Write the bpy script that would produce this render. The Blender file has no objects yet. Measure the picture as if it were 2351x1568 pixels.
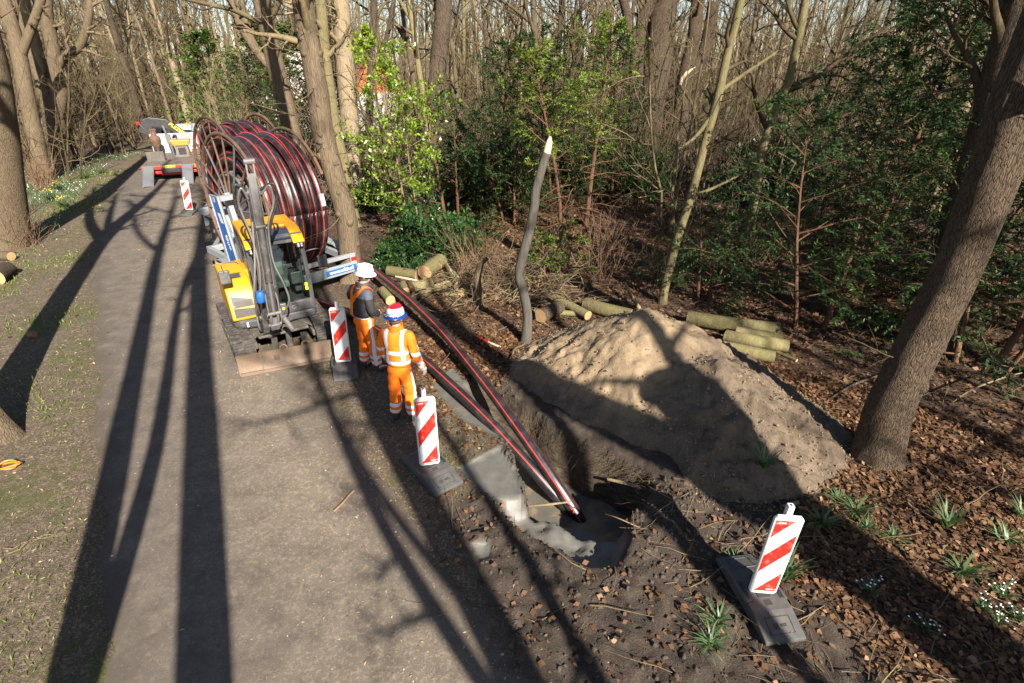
import bpy, bmesh, math, random
import numpy as np
from mathutils import Vector, Matrix, Quaternion, Euler

sc = bpy.context.scene
C = sc.collection
PI = math.pi
rad = math.radians

# ------------------------------------------------------------------ camera
CAM_H = 4.7
PITCH = 27.1
cam_data = bpy.data.cameras.new("camera")
cam_data.sensor_width = 36.0
cam_data.lens = 18.957
cam_data.clip_start = 0.05
cam_data.clip_end = 2000.0
cam = bpy.data.objects.new("camera", cam_data)
cam.location = (0, 0, CAM_H)
cam.rotation_euler = (rad(90 - PITCH), 0, 0)
C.objects.link(cam)
sc.camera = cam

# ------------------------------------------------------------------ light
SUN_AZ = 152.8          # clockwise from +Y: behind the camera, to its right
SUN_EL = 33.0
world = bpy.data.worlds.new("World")
sc.world = world
world.use_nodes = True
wn = world.node_tree
sky = wn.nodes.new("ShaderNodeTexSky")
sky.sky_type = 'NISHITA'
sky.sun_disc = False
sky.sun_elevation = rad(SUN_EL)
sky.sun_rotation = rad(SUN_AZ)
sky.air_density = 1.0
sky.dust_density = 0.6
sky.ozone_density = 1.2
bg = wn.nodes["Background"]
bg.inputs[1].default_value = 0.05
wn.links.new(sky.outputs[0], bg.inputs[0])

sun_data = bpy.data.lights.new("sun", 'SUN')
sun_data.energy = 5.0
sun_data.angle = rad(0.53)
sun_data.color = (1.0, 0.93, 0.82)
sun = bpy.data.objects.new("sun", sun_data)
sdir = Vector((math.sin(rad(SUN_AZ)) * math.cos(rad(SUN_EL)), math.cos(rad(SUN_AZ)) * math.cos(rad(SUN_EL)), math.sin(rad(SUN_EL))))
sun.rotation_euler = (-sdir).to_track_quat('-Z', 'Y').to_euler()
sun.location = sdir * 60
C.objects.link(sun)

sc.view_settings.view_transform = 'Standard'
sc.view_settings.look = 'None'
sc.view_settings.gamma = 1.0
sc.view_settings.use_curve_mapping = False
sc.view_settings.exposure = 1.55
sc.cycles.max_bounces = 6
sc.cycles.diffuse_bounces = 3
sc.cycles.glossy_bounces = 3
sc.cycles.transmission_bounces = 4
sc.cycles.transparent_max_bounces = 6
sc.cycles.use_denoising = True
sc.cycles.caustics_reflective = False
sc.cycles.caustics_refractive = False

# ------------------------------------------------------------------ helpers
_c, _s = math.cos(rad(PITCH)), math.sin(rad(PITCH))
def at(px, py, z=0.0):
    """Survey note (2351 px wide photo grid) -> world point at height z."""
    u = (px - 1175.5) / 1238.0
    v = (784 - py) / 1238.0
    d = Vector((u, _c + v * _s, -_s + v * _c))
    return Vector((0, 0, CAM_H)) + d * ((z - CAM_H) / d.z)

def tag(o, label=None, cat=None, group=None, kind=None):
    if label: o["label"] = label
    if cat: o["category"] = cat
    if group: o["group"] = group
    if kind: o["kind"] = kind
    return o

def thing(name, label, cat, loc=(0, 0, 0), rotz=0.0, group=None):
    o = bpy.data.objects.new(name, None)
    o.empty_display_size = 0.2
    C.objects.link(o)
    o.location = loc
    o.rotation_euler = (0, 0, rotz)
    return tag(o, label, cat, group)

def link_mesh(name, me, mats=(), parent=None, loc=None):
    o = bpy.data.objects.new(name, me)
    C.objects.link(o)
    for m in (mats if isinstance(mats, (list, tuple)) else [mats]):
        if m: me.materials.append(m)
    if parent: o.parent = parent
    if loc is not None: o.location = loc
    return o

def copy_tree(o, parent=None):
    c = o.copy()
    C.objects.link(c)
    if parent: c.parent = parent
    for ch in list(o.children):
        copy_tree(ch, c)
    return c

def np_mesh(name, V, F, smooth=False):
    """V (n,3) floats, F list of int arrays (m,k)"""
    me = bpy.data.meshes.new(name)
    V = np.asarray(V, dtype=np.float32)
    if not isinstance(F, (list, tuple)): F = [F]
    F = [np.asarray(f, dtype=np.int32) for f in F if len(f)]
    me.vertices.add(len(V))
    me.vertices.foreach_set("co", V.ravel())
    nl = sum(f.size for f in F)
    npoly = sum(len(f) for f in F)
    me.loops.add(nl)
    me.polygons.add(npoly)
    me.loops.foreach_set("vertex_index", np.concatenate([f.ravel() for f in F]))
    tot = np.concatenate([np.full(len(f), f.shape[1], np.int32) for f in F])
    start = np.concatenate([[0], np.cumsum(tot)[:-1]]).astype(np.int32)
    me.polygons.foreach_set("loop_start", start)
    try: me.polygons.foreach_set("loop_total", tot)
    except Exception: pass
    if smooth: me.polygons.foreach_set("use_smooth", np.ones(npoly, dtype=bool))
    me.update(calc_edges=True)
    me.validate()
    return me

def set_attr(me, name, vals, dom='POINT'):
    vals = np.asarray(vals, dtype=np.float32)
    if vals.ndim == 1:
        a = me.attributes.new(name, 'FLOAT', dom)
        a.data.foreach_set("value", vals)
    else:
        a = me.attributes.new(name, 'FLOAT_COLOR', dom)
        if vals.shape[1] == 3: vals = np.concatenate([vals, np.ones((len(vals), 1), np.float32)], 1)
        a.data.foreach_set("color", vals.ravel())

class MB:
    """collects shapes into one mesh"""
    def __init__(self): self.v, self.f, self.m, self.uv = [], [], [], {}
    def add(self, vs, fs, mi=0):
        b = len(self.v)
        self.v += [tuple(p) for p in vs]
        for f in fs:
            self.f.append(tuple(i + b for i in f)); self.m.append(mi)
        return b
    def box(self, c, s, rot=None, mi=0, taper=None):
        sx, sy, sz = s[0] / 2, s[1] / 2, s[2] / 2
        vs = []
        for z in (-1, 1):
            t = 1.0 if (taper is None or z < 0) else taper
            for x, y in ((-1, -1), (1, -1), (1, 1), (-1, 1)):
                vs.append(Vector((x * sx * t, y * sy * t, z * sz)))
        if rot is not None:
            R = rot if isinstance(rot, Matrix) else Euler(rot).to_matrix()
            vs = [R @ p for p in vs]
        c = Vector(c)
        self.add([p + c for p in vs], [(0, 3, 2, 1), (4, 5, 6, 7), (0, 1, 5, 4), (1, 2, 6, 5), (2, 3, 7, 6), (3, 0, 4, 7)], mi)
        return self
    def prism(self, pts, a, b, axis='y', mi=0):
        """2-D outline extruded along axis from a to b"""
        n = len(pts)
        def mk(p, t):
            if axis == 'y': return (p[0], t, p[1])
            if axis == 'x': return (t, p[0], p[1])
            return (p[0], p[1], t)
        vs = [mk(p, a) for p in pts] + [mk(p, b) for p in pts]
        fs = [tuple(range(n - 1, -1, -1)), tuple(range(n, 2 * n))]
        for i in range(n):
            j = (i + 1) % n
            fs.append((i, j, n + j, n + i))
        self.add(vs, fs, mi)
        return self
    def tube(self, pts, r, sides=8, caps=True, mi=0, closed=False, flat=1.0):
        pts = [Vector(p) for p in pts]
        n = len(pts)
        rs = r if isinstance(r, (list, tuple)) else [r] * n
        vs = []
        ref = None
        for i, p in enumerate(pts):
            if closed: t = pts[(i + 1) % n] - pts[i - 1]
            else: t = pts[min(i + 1, n - 1)] - pts[max(i - 1, 0)]
            t.normalize()
            if ref is None:
                ref = Vector((0, 0, 1)) if abs(t.z) < 0.9 else Vector((1, 0, 0))
            x = ref - t * ref.dot(t)
            if x.length < 1e-5: x = Vector((1, 0, 0)) - t * t.x
            x.normalize()
            ref = x
            y = t.cross(x)
            for k in range(sides):
                a = 2 * PI * k / sides
                vs.append(p + x * (math.cos(a) * rs[i]) + y * (math.sin(a) * rs[i] * flat))
        fs = []
        for i in range(n if closed else n - 1):
            for k in range(sides):
                k2 = (k + 1) % sides
                i2 = (i + 1) % n
                fs.append((i * sides + k, i * sides + k2, i2 * sides + k2, i2 * sides + k))
        if caps and not closed:
            fs.append(tuple(range(sides - 1, -1, -1)))
            fs.append(tuple((n - 1) * sides + k for k in range(sides)))
        self.add(vs, fs, mi)
        return self
    def cyl(self, a, b, r, sides=16, mi=0, r2=None):
        return self.tube([a, b], [r, r if r2 is None else r2], sides, True, mi)
    def lathe(self, prof, c=(0, 0, 0), sides=24, mi=0, sx=1.0, sy=1.0):
        """profile [(r,z)] round z"""
        vs, fs = [], []
        n = len(prof)
        for (r, z) in prof:
            for k in range(sides):
                a = 2 * PI * k / sides
                vs.append((c[0] + math.cos(a) * r * sx, c[1] + math.sin(a) * r * sy, c[2] + z))
        for i in range(n - 1):
            for k in range(sides):
                k2 = (k + 1) % sides
                fs.append((i * sides + k, i * sides + k2, (i + 1) * sides + k2, (i + 1) * sides + k))
        if prof[0][0] > 1e-4: fs.append(tuple(range(sides - 1, -1, -1)))
        if prof[-1][0] > 1e-4: fs.append(tuple((n - 1) * sides + k for k in range(sides)))
        self.add(vs, fs, mi)
        return self
    def quad(self, a, b, c, d, mi=0):
        self.add([a, b, c, d], [(0, 1, 2, 3)], mi); return self
    def xform(self, M):
        self.v = [tuple(M @ Vector(p)) for p in self.v]; return self
    def build(self, name, mats, parent=None, smooth=None, bevel=0.0, segs=2, loc=None):
        me = bpy.data.meshes.new(name)
        me.from_pydata(self.v, [], self.f)
        me.validate()
        o = link_mesh(name, me, mats, parent, loc)
        if len(me.polygons) == len(self.m): me.polygons.foreach_set("material_index", self.m)
        bm = bmesh.new(); bm.from_mesh(me)
        bmesh.ops.recalc_face_normals(bm, faces=bm.faces)
        bm.to_mesh(me); bm.free()
        if smooth is not None:
            me.polygons.foreach_set("use_smooth", [True] * len(me.polygons))
            try: me.set_sharp_from_angle(angle=rad(smooth))
            except Exception: pass
        if bevel > 0:
            b = o.modifiers.new("edge", 'BEVEL')
            b.width = bevel; b.segments = segs; b.limit_method = 'ANGLE'; b.angle_limit = rad(35)
            b.harden_normals = False
        return o

# numpy value noise -------------------------------------------------
def _hash(ix, iy, seed):
    h = (ix.astype(np.int64) * 374761393 + iy.astype(np.int64) * 668265263 + seed * 974711) & 0xFFFFFFFF
    h = ((h ^ (h >> 13)) * 1274126177) & 0xFFFFFFFF
    return ((h ^ (h >> 16)) & 0xFFFFFF) / float(0xFFFFFF)
def vnoise(x, y, seed=0):
    x = np.asarray(x, float); y = np.asarray(y, float)
    ix = np.floor(x); iy = np.floor(y)
    fx = x - ix; fy = y - iy
    fx = fx * fx * (3 - 2 * fx); fy = fy * fy * (3 - 2 * fy)
    a = _hash(ix, iy, seed); b = _hash(ix + 1, iy, seed)
    c = _hash(ix, iy + 1, seed); d = _hash(ix + 1, iy + 1, seed)
    return (a * (1 - fx) + b * fx) * (1 - fy) + (c * (1 - fx) + d * fx) * fy
def fbm(x, y, oct=4, seed=0, gain=0.5):
    v = 0; a = 1.0; t = 0; f = 1.0
    for i in range(oct):
        v = v + a * vnoise(np.asarray(x) * f + i * 17.3, np.asarray(y) * f - i * 9.1, seed + i); t += a; a *= gain; f *= 2.03
    return v / t * 2 - 1
def sstep(a, b, x):
    t = np.clip((np.asarray(x, float) - a) / (b - a), 0, 1)
    return t * t * (3 - 2 * t)
def poly_sd(px, py, poly):
    """signed distance to polygon (negative inside)"""
    px = np.asarray(px, float); py = np.asarray(py, float)
    d = np.full(px.shape, 1e9); inside = np.zeros(px.shape, bool)
    n = len(poly)
    for i in range(n):
        ax, ay = poly[i][0], poly[i][1]; bx, by = poly[(i + 1) % n][0], poly[(i + 1) % n][1]
        ex, ey = bx - ax, by - ay
        t = np.clip(((px - ax) * ex + (py - ay) * ey) / (ex * ex + ey * ey + 1e-12), 0, 1)
        d = np.minimum(d, np.hypot(px - ax - t * ex, py - ay - t * ey))
        cond = ((ay > py) != (by > py)) & (px < (bx - ax) * (py - ay) / ((by - ay) if by != ay else 1e-12) + ax)
        inside ^= cond
    return np.where(inside, -d, d)
def line_d(px, py, pts):
    px = np.asarray(px, float); py = np.asarray(py, float)
    d = np.full(px.shape, 1e9)
    for i in range(len(pts) - 1):
        ax, ay = pts[i][0], pts[i][1]; bx, by = pts[i + 1][0], pts[i + 1][1]
        ex, ey = bx - ax, by - ay
        t = np.clip(((px - ax) * ex + (py - ay) * ey) / (ex * ex + ey * ey), 0, 1)
        d = np.minimum(d, np.hypot(px - ax - t * ex, py - ay - t * ey))
    return d

# ------------------------------------------------------------------ materials
class NT:
    def __init__(self, name):
        self.mat = bpy.data.materials.new(name)
        self.mat.use_nodes = True
        self.t = self.mat.node_tree
        self.p = self.t.nodes["Principled BSDF"]
        self.out = self.t.nodes["Material Output"]
    def n(self, typ, **kw):
        nd = self.t.nodes.new(typ)
        for k, v in kw.items():
            if k in nd.inputs: nd.inputs[k].default_value = v
            else: setattr(nd, k, v)
        return nd
    def l(self, a, b): self.t.links.new(a, b)
    def tc(self, out='Object'):
        if not hasattr(self, '_tc'): self._tc = self.n("ShaderNodeTexCoord")
        return self._tc.outputs[out]
    def mapped(self, scale, out='Object', loc=(0, 0, 0)):
        m = self.n("ShaderNodeMapping")
        m.inputs['Scale'].default_value = scale if isinstance(scale, (tuple, list)) else (scale,) * 3
        m.inputs['Location'].default_value = loc
        self.l(self.tc(out), m.inputs[0])
        return m.outputs[0]
    def noise(self, scale, detail=4, rough=0.55, vec=None, dist=0.0):
        n = self.n("ShaderNodeTexNoise")
        n.inputs['Scale'].default_value = scale; n.inputs['Detail'].default_value = detail
        n.inputs['Roughness'].default_value = rough; n.inputs['Distortion'].default_value = dist
        self.l(vec if vec is not None else self.tc(), n.inputs['Vector'])
        return n.outputs['Fac']
    def voro(self, scale, vec=None, feature='F1', out='Distance', rnd=1.0):
        n = self.n("ShaderNodeTexVoronoi", feature=feature)
        n.inputs['Scale'].default_value = scale; n.inputs['Randomness'].default_value = rnd
        self.l(vec if vec is not None else self.tc(), n.inputs['Vector'])
        return n.outputs[out]
    def ramp(self, fac, stops, interp='LINEAR'):
        r = self.n("ShaderNodeValToRGB")
        cr = r.color_ramp; cr.interpolation = interp
        while len(cr.elements) < len(stops): cr.elements.new(0.5)
        for e, (p, c) in zip(cr.elements, stops):
            e.position = p
            e.color = (c, c, c, 1) if isinstance(c, (int, float)) else (c[0], c[1], c[2], 1)
        self.l(fac, r.inputs[0])
        return r.outputs[0]
    def mix(self, fac, a, b, mode='MIX'):
        m = self.n("ShaderNodeMix", data_type='RGBA', blend_type=mode)
        m.clamp_factor = True
        self._in(m.inputs[0], fac); self._in(m.inputs[6], a); self._in(m.inputs[7], b)
        return m.outputs[2]
    def _in(self, sock, v):
        if isinstance(v, bpy.types.NodeSocket): self.l(v, sock)
        elif isinstance(v, (int, float)):
            try: sock.default_value = v
            except Exception: sock.default_value = (v, v, v, 1)
        else: sock.default_value = (v[0], v[1], v[2], 1)
    def math(self, op, a, b=0.0, clamp=False):
        m = self.n("ShaderNodeMath", operation=op); m.use_clamp = clamp
        for i, v in enumerate((a, b)):
            if isinstance(v, bpy.types.NodeSocket): self.l(v, m.inputs[i])
            else: m.inputs[i].default_value = v
        return m.outputs[0]
    def attr(self, name, out='Color'):
        a = self.n("ShaderNodeAttribute", attribute_name=name)
        return a.outputs[out]
    def sep(self, v):
        s = self.n("ShaderNodeSeparateXYZ"); self.l(v, s.inputs[0]); return s.outputs
    def bump(self, h, strength=0.5, dist=0.02, normal=None):
        b = self.n("ShaderNodeBump")
        b.inputs['Strength'].default_value = strength; b.inputs['Distance'].default_value = dist
        self.l(h, b.inputs['Height'])
        if normal is not None: self.l(normal, b.inputs['Normal'])
        return b.outputs[0]
    def done(self, color=None, rough=None, normal=None, metal=None, spec=None, **kw):
        p = self.p
        if color is not None: self._in(p.inputs['Base Color'], color)
        if rough is not None:
            if isinstance(rough, bpy.types.NodeSocket): self.l(rough, p.inputs['Roughness'])
            else: p.inputs['Roughness'].default_value = rough
        if normal is not None: self.l(normal, p.inputs['Normal'])
        if metal is not None: p.inputs['Metallic'].default_value = metal
        if spec is not None: p.inputs['Specular IOR Level'].default_value = spec
        for k, v in kw.items(): p.inputs[k].default_value = v
        return self.mat

def grime(name, col, rough=0.5, metal=0.0, dirt=(0.16, 0.13, 0.10), amount=0.35, scale=6.0, fine=60.0, bump=0.1, spec=0.5, coat=0.0):
    """painted / metal surface with worn dusty patches"""
    t = NT(name)
    a = t.noise(scale, 5, 0.65)
    b = t.noise(fine, 3, 0.6)
    k = t.math('ADD', t.math('MULTIPLY', a, 0.7), t.math('MULTIPLY', b, 0.3))
    f = t.ramp(k, [(0.5 - amount * 0.05, 0.0), (0.78, 1.0)])
    f2 = t.math('MULTIPLY', f, amount * 1.6, True)
    var = t.mix(0.5, col, t.mix(a, [c * 0.72 for c in col], [min(1, c * 1.18) for c in col]))
    colr = t.mix(f2, var, dirt)
    r = t.math('ADD', t.math('MULTIPLY', f2, 0.4), rough, True)
    return t.done(colr, r, t.bump(b, bump, 0.004), metal, spec, **({'Coat Weight': coat} if coat else {}))

def bark(name, dark, light, vscale=14.0, stretch=0.16, bumpd=0.02, moss=None, mossamt=0.0, rnd=0.3, strength=0.7):
    t = NT(name)
    v = t.mapped((vscale, vscale, vscale * stretch))
    n1 = t.noise(1.0, 6, 0.65, v, 0.4)
    vo = t.voro(1.3, v, 'DISTANCE_TO_EDGE')
    crack = t.ramp(vo, [(0.0, 0.0), (0.13, 1.0)])
    big = t.noise(1.2, 3)
    h = t.math('ADD', t.math('MULTIPLY', crack, 0.6), n1)
    k = t.math('MULTIPLY', t.math('ADD', t.math('MULTIPLY', n1, 0.8), t.math('MULTIPLY', big, 0.35)), t.math('ADD', t.math('MULTIPLY', crack, 0.28), 0.72))
    col = t.ramp(k, [(0.15, dark), (0.75, light)])
    if moss is not None:
        mf = t.ramp(t.noise(2.2, 5, 0.6), [(0.5, 0.0), (0.68, 1.0)])
        col = t.mix(t.math('MULTIPLY', mf, mossamt), col, moss)
    if rnd > 0:
        oi = t.n("ShaderNodeObjectInfo")
        k2 = t.math('ADD', t.math('MULTIPLY', oi.outputs['Random'], rnd * 2), 1 - rnd)
        mm = t.n("ShaderNodeVectorMath", operation='SCALE')
        t.l(col, mm.inputs[0]); t.l(k2, mm.inputs['Scale'])
        col = mm.outputs[0]
    return t.done(col, 0.9, t.bump(h, strength, bumpd), 0, 0.2)

def leafy(name, stops, rough=0.45, trans=0.35, spec=0.5):
    """leaf material driven by a per-leaf 'tone' attribute"""
    t = NT(name)
    tone = t.attr('tone', 'Fac')
    col = t.ramp(tone, stops)
    t.done(col, rough, None, 0, spec)
    tr = t.n("ShaderNodeBsdfTranslucent")
    sc_ = t.mix(1.0, col, (1.5, 1.5, 0.9), 'MULTIPLY')
    t.l(sc_, tr.inputs[0])
    ms = t.n("ShaderNodeMixShader")
    ms.inputs[0].default_value = trans
    t.l(t.p.outputs[0], ms.inputs[1]); t.l(tr.outputs[0], ms.inputs[2]); t.l(ms.outputs[0], t.out.inputs[0])
    return t.mat

M = {}
M['yellow'] = grime('yellow_paint', (0.60, 0.275, 0.006), 0.42, amount=0.22, scale=3.5, spec=0.5)
M['dgrey'] = grime('dark_grey_paint', (0.055, 0.055, 0.06), 0.45, amount=0.35, dirt=(0.2, 0.17, 0.13))
M['boom'] = grime('boom_paint', (0.045, 0.042, 0.041), 0.5, amount=0.4, dirt=(0.19, 0.16, 0.13), scale=9)
M['black'] = grime('black_plastic', (0.018, 0.018, 0.02), 0.5, amount=0.25, dirt=(0.12, 0.1, 0.08))
M['hose'] = grime('rubber_hose', (0.02, 0.02, 0.02), 0.55, amount=0.4, dirt=(0.13, 0.11, 0.09), scale=20)
M['chrome'] = grime('rod_chrome', (0.62, 0.62, 0.62), 0.18, 0.9, amount=0.1)
M['galv'] = grime('galvanised_steel', (0.34, 0.36, 0.38), 0.45, 0.35, dirt=(0.2, 0.185, 0.16), amount=0.35, scale=14)
M['rust'] = grime('rusty_steel', (0.12, 0.058, 0.03), 0.75, 0.1, dirt=(0.16, 0.15, 0.14), amount=0.55, scale=8, bump=0.3)
M['rustgrey'] = grime('worn_grey_steel', (0.13, 0.13, 0.135), 0.6, 0.3, dirt=(0.20, 0.10, 0.05), amount=0.6, scale=7, bump=0.2)
M['blade'] = grime('worn_blade_steel', (0.20, 0.145, 0.105), 0.6, 0.2, dirt=(0.13, 0.055, 0.02), amount=0.5, scale=4, fine=30, bump=0.25)
M['blue'] = grime('blue_paint', (0.012, 0.10, 0.34), 0.4, amount=0.15)
M['white'] = grime('white_paint', (0.62, 0.62, 0.60), 0.45, dirt=(0.3, 0.27, 0.22), amount=0.3, scale=8)
M['red'] = grime('red_paint', (0.55, 0.02, 0.015), 0.4, amount=0.25)
M['orange'] = grime('orange_paint', (0.75, 0.20, 0.02), 0.45, amount=0.4, scale=9)
M['rubber'] = grime('track_rubber', (0.03, 0.027, 0.025), 0.8, dirt=(0.14, 0.11, 0.08), amount=0.7, scale=12, bump=0.3)
M['undercar'] = grime('undercarriage_steel', (0.085, 0.075, 0.065), 0.65, 0.1, dirt=(0.19, 0.15, 0.11), amount=0.6, scale=6, bump=0.2)
M['foot'] = grime('recycled_plastic', (0.06, 0.059, 0.057), 0.75, dirt=(0.13, 0.115, 0.095), amount=0.5, scale=9, fine=120, bump=0.35)
M['alu'] = grime('ramp_aluminium', (0.36, 0.36, 0.37), 0.4, 0.6, amount=0.25)
M['deck'] = grime('deck_boards', (0.12, 0.095, 0.075), 0.8, dirt=(0.19, 0.155, 0.12), amount=0.5, scale=8)
M['tyre'] = grime('tyre_rubber', (0.025, 0.025, 0.025), 0.8, dirt=(0.15, 0.12, 0.1), amount=0.5)
M['paper'] = grime('paper_label', (0.55, 0.6, 0.75), 0.6, amount=0.1)
M['roofglass'] = NT('tinted_roof').done((0.03, 0.035, 0.06), 0.15, None, 0.0, 0.6)
def _glass():
    t = NT('cab_glass')
    tr = t.n("ShaderNodeBsdfTransparent"); tr.inputs[0].default_value = (0.62, 0.74, 0.70, 1)
    gl = t.n("ShaderNodeBsdfGlossy"); gl.inputs['Roughness'].default_value = 0.03
    fr = t.n("ShaderNodeFresnel"); fr.inputs[0].default_value = 1.5
    k = t.math('ADD', t.math('MULTIPLY', fr.outputs[0], 0.9), 0.05)
    ms = t.n("ShaderNodeMixShader")
    t.l(k, ms.inputs[0]); t.l(tr.outputs[0], ms.inputs[1]); t.l(gl.outputs[0], ms.inputs[2]); t.l(ms.outputs[0], t.out.inputs[0])
    return t.mat
M['glass'] = _glass()
def _plain(name, col, rough=0.5, **kw): return NT(name).done(col, rough, None, **kw)
M['amber'] = _plain('amber_lens', (0.85, 0.25, 0.01), 0.15)
M['redlens'] = _plain('red_lens', (0.7, 0.02, 0.01), 0.2)
M['lamp'] = _plain('lamp_lens', (0.85, 0.85, 0.85), 0.12, metal=0.6)
M['ywhite'] = _plain('lettering_white', (0.85, 0.85, 0.85), 0.5)
M['yellowtxt'] = _plain('lettering_yellow', (0.8, 0.6, 0.02), 0.5)
M['blacktxt'] = _plain('lettering_black', (0.02, 0.02, 0.02), 0.6)
M['bluetxt'] = _plain('lettering_blue', (0.02, 0.2, 0.5), 0.5)
M['plate'] = _plain('plate_yellow', (0.8, 0.55, 0.02), 0.45)
M['hiviz'] = _plain('yellow_green_sticker', (0.6, 0.8, 0.02), 0.5)
M['skin'] = _plain('skin', (0.45, 0.25, 0.18), 0.55)
M['hair'] = _plain('cropped_hair', (0.09, 0.06, 0.045), 0.8)
M['boot'] = grime('boot_leather', (0.02, 0.02, 0.023), 0.6, amount=0.4)
M['glove'] = grime('glove_fabric', (0.42, 0.40, 0.34), 0.85, amount=0.3)

# bark
M['bark_grey'] = bark('bark_grey_brown', (0.030, 0.022, 0.015), (0.175, 0.128, 0.082), 24, 0.12, 0.02, (0.085, 0.085, 0.03), 0.3, 0.2)
M['bark_pale'] = bark('bark_pale', (0.10, 0.078, 0.050), (0.28, 0.215, 0.135), 26, 0.3, 0.012, (0.15, 0.13, 0.06), 0.4, 0.15, 0.5)
M['bark_moss'] = bark('bark_olive', (0.06, 0.050, 0.026), (0.20, 0.165, 0.082), 14, 0.3, 0.01, (0.12, 0.12, 0.035), 0.45, 0.2, 0.45)
M['bark_dark'] = bark('bark_oak_dark', (0.022, 0.016, 0.012), (0.12, 0.088, 0.06), 22, 0.12, 0.03, None, 0, 0.2, 0.9)
M['bark_oak'] = bark('bark_oak_ridged', (0.022, 0.016, 0.011), (0.14, 0.10, 0.066), 46, 0.16, 0.03, None, 0, 0.0, 1.0)
M['bark_red'] = bark('bark_yew_red', (0.045, 0.024, 0.015), (0.17, 0.09, 0.052), 18, 0.15, 0.01, None, 0, 0.2)
M['twig'] = bark('twig_bark', (0.035, 0.025, 0.016), (0.14, 0.102, 0.058), 20, 0.3, 0.004, (0.2, 0.19, 0.08), 0.4, 0.45)
M['twig_pale'] = bark('twig_bark_pale', (0.09, 0.07, 0.038), (0.26, 0.20, 0.115), 20, 0.3, 0.004, None, 0, 0.2)
M['cutwood'] = grime('cut_wood', (0.40, 0.24, 0.115), 0.8, dirt=(0.26, 0.15, 0.07), amount=0.4, scale=14)
M['splitwood'] = grime('split_wood', (0.55, 0.43, 0.28), 0.8, dirt=(0.38, 0.26, 0.15), amount=0.3, scale=18)
# foliage
M['holly'] = leafy('glossy_leaf', [(0.0, (0.035, 0.075, 0.012)), (0.5, (0.10, 0.17, 0.02)), (1.0, (0.25, 0.33, 0.04))], 0.3, 0.35)
M['laurel'] = leafy('laurel_leaf', [(0.0, (0.012, 0.035, 0.012)), (0.6, (0.03, 0.08, 0.02)), (1.0, (0.09, 0.17, 0.04))], 0.22, 0.15)
M['yew'] = leafy('yew_needles', [(0.0, (0.012, 0.026, 0.010)), (0.5, (0.03, 0.062, 0.016)), (0.85, (0.07, 0.115, 0.025)), (1.0, (0.12, 0.17, 0.035))], 0.5, 0.2, 0.35)
M['yewlight'] = leafy('yew_fresh_needles', [(0.0, (0.035, 0.065, 0.012)), (0.5, (0.11, 0.17, 0.03)), (1.0, (0.24, 0.30, 0.05))], 0.5, 0.35, 0.3)
M['conifer'] = leafy('conifer_spray', [(0.0, (0.015, 0.035, 0.008)), (0.5, (0.05, 0.10, 0.014)), (1.0, (0.12, 0.18, 0.025))], 0.6, 0.25, 0.3)
M['blades'] = leafy('bulb_leaves', [(0.0, (0.03, 0.07, 0.025)), (0.6, (0.075, 0.135, 0.05)), (1.0, (0.16, 0.22, 0.09))], 0.45, 0.25)
M['grass'] = leafy('short_grass', [(0.0, (0.05, 0.09, 0.012)), (0.6, (0.13, 0.19, 0.025)), (1.0, (0.32, 0.30, 0.11))], 0.6, 0.3, 0.2)
M['litter'] = leafy('dead_leaves', [(0.0, (0.028, 0.015, 0.009)), (0.45, (0.10, 0.050, 0.024)), (0.8, (0.20, 0.105, 0.052)), (1.0, (0.32, 0.20, 0.115))], 0.7, 0.2, 0.25)
M['chips'] = leafy('wood_chips', [(0.0, (0.09, 0.066, 0.042)), (0.5, (0.22, 0.165, 0.105)), (1.0, (0.44, 0.35, 0.24))], 0.8, 0.0, 0.2)
M['petal_y'] = _plain('daffodil_petal', (0.8, 0.55, 0.01), 0.6)
M['petal_w'] = _plain('snowdrop_petal', (0.8, 0.82, 0.8), 0.6)
# ================================================================== GROUND
def g2(pts, z=0.0): return [(p.x, p.y) for p in (at(a, b, z) for a, b in pts)]
ROAD_L = [(9.5, -16.0), (4.9, -9.4), (-0.4, -1.8), (-4.1, 3.47), (-6.03, 6.24), (-8.7, 10.1), (-11.4, 13.93), (-15.2, 20.2), (-18.3, 25.9), (-20.3, 31.0), (-21.0, 37.0), (-20.0, 46.0), (-17.0, 56.0)]
ROAD_R = [(13.0, -15.6), (7.9, -8.2), (3.2, -1.3), (-0.35, 3.75), (-2.3, 6.5), (-4.7, 9.9), (-7.6, 14.2), (-11.6, 20.5), (-14.3, 25.5), (-16.2, 30.5), (-16.8, 37.0), (-15.9, 46.0), (-13.0, 56.0)]
def _dens(pl, n=40):
    out = []
    P = [np.array(p) for p in pl]
    for i in range(len(P) - 1):
        p0 = P[max(i - 1, 0)]; p1 = P[i]; p2 = P[i + 1]; p3 = P[min(i + 2, len(P) - 1)]
        for k in range(n):
            t = k / n
            out.append(0.5 * ((2 * p1) + (-p0 + p2) * t + (2 * p0 - 5 * p1 + 4 * p2 - p3) * t * t + (-p0 + 3 * p1 - 3 * p2 + p3) * t ** 3))
    out.append(P[-1])
    return np.array(out)
RL, RR = _dens(ROAD_L, 30), _dens(ROAD_R, 30)
ROAD_POLY = np.concatenate([RL[::6], RR[::-1][::6]])
PIT = g2([(1195, 1092), (1158, 1012), (1110, 945), (1062, 886), (1086, 862), (1130, 885), (1190, 930), (1260, 975), (1340, 1018), (1430, 1058), (1490, 1085), (1502, 1118), (1468, 1165), (1430, 1196), (1340, 1192), (1290, 1165), (1215, 1150)])
SLAB = g2([(1050, 1075), (1148, 1022), (1195, 1088), (1205, 1165), (1120, 1138)])
SLOP = g2([(1150, 1150), (1215, 1145), (1300, 1165), (1430, 1192), (1445, 1225), (1412, 1292), (1345, 1292), (1275, 1250), (1178, 1198)])
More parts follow.
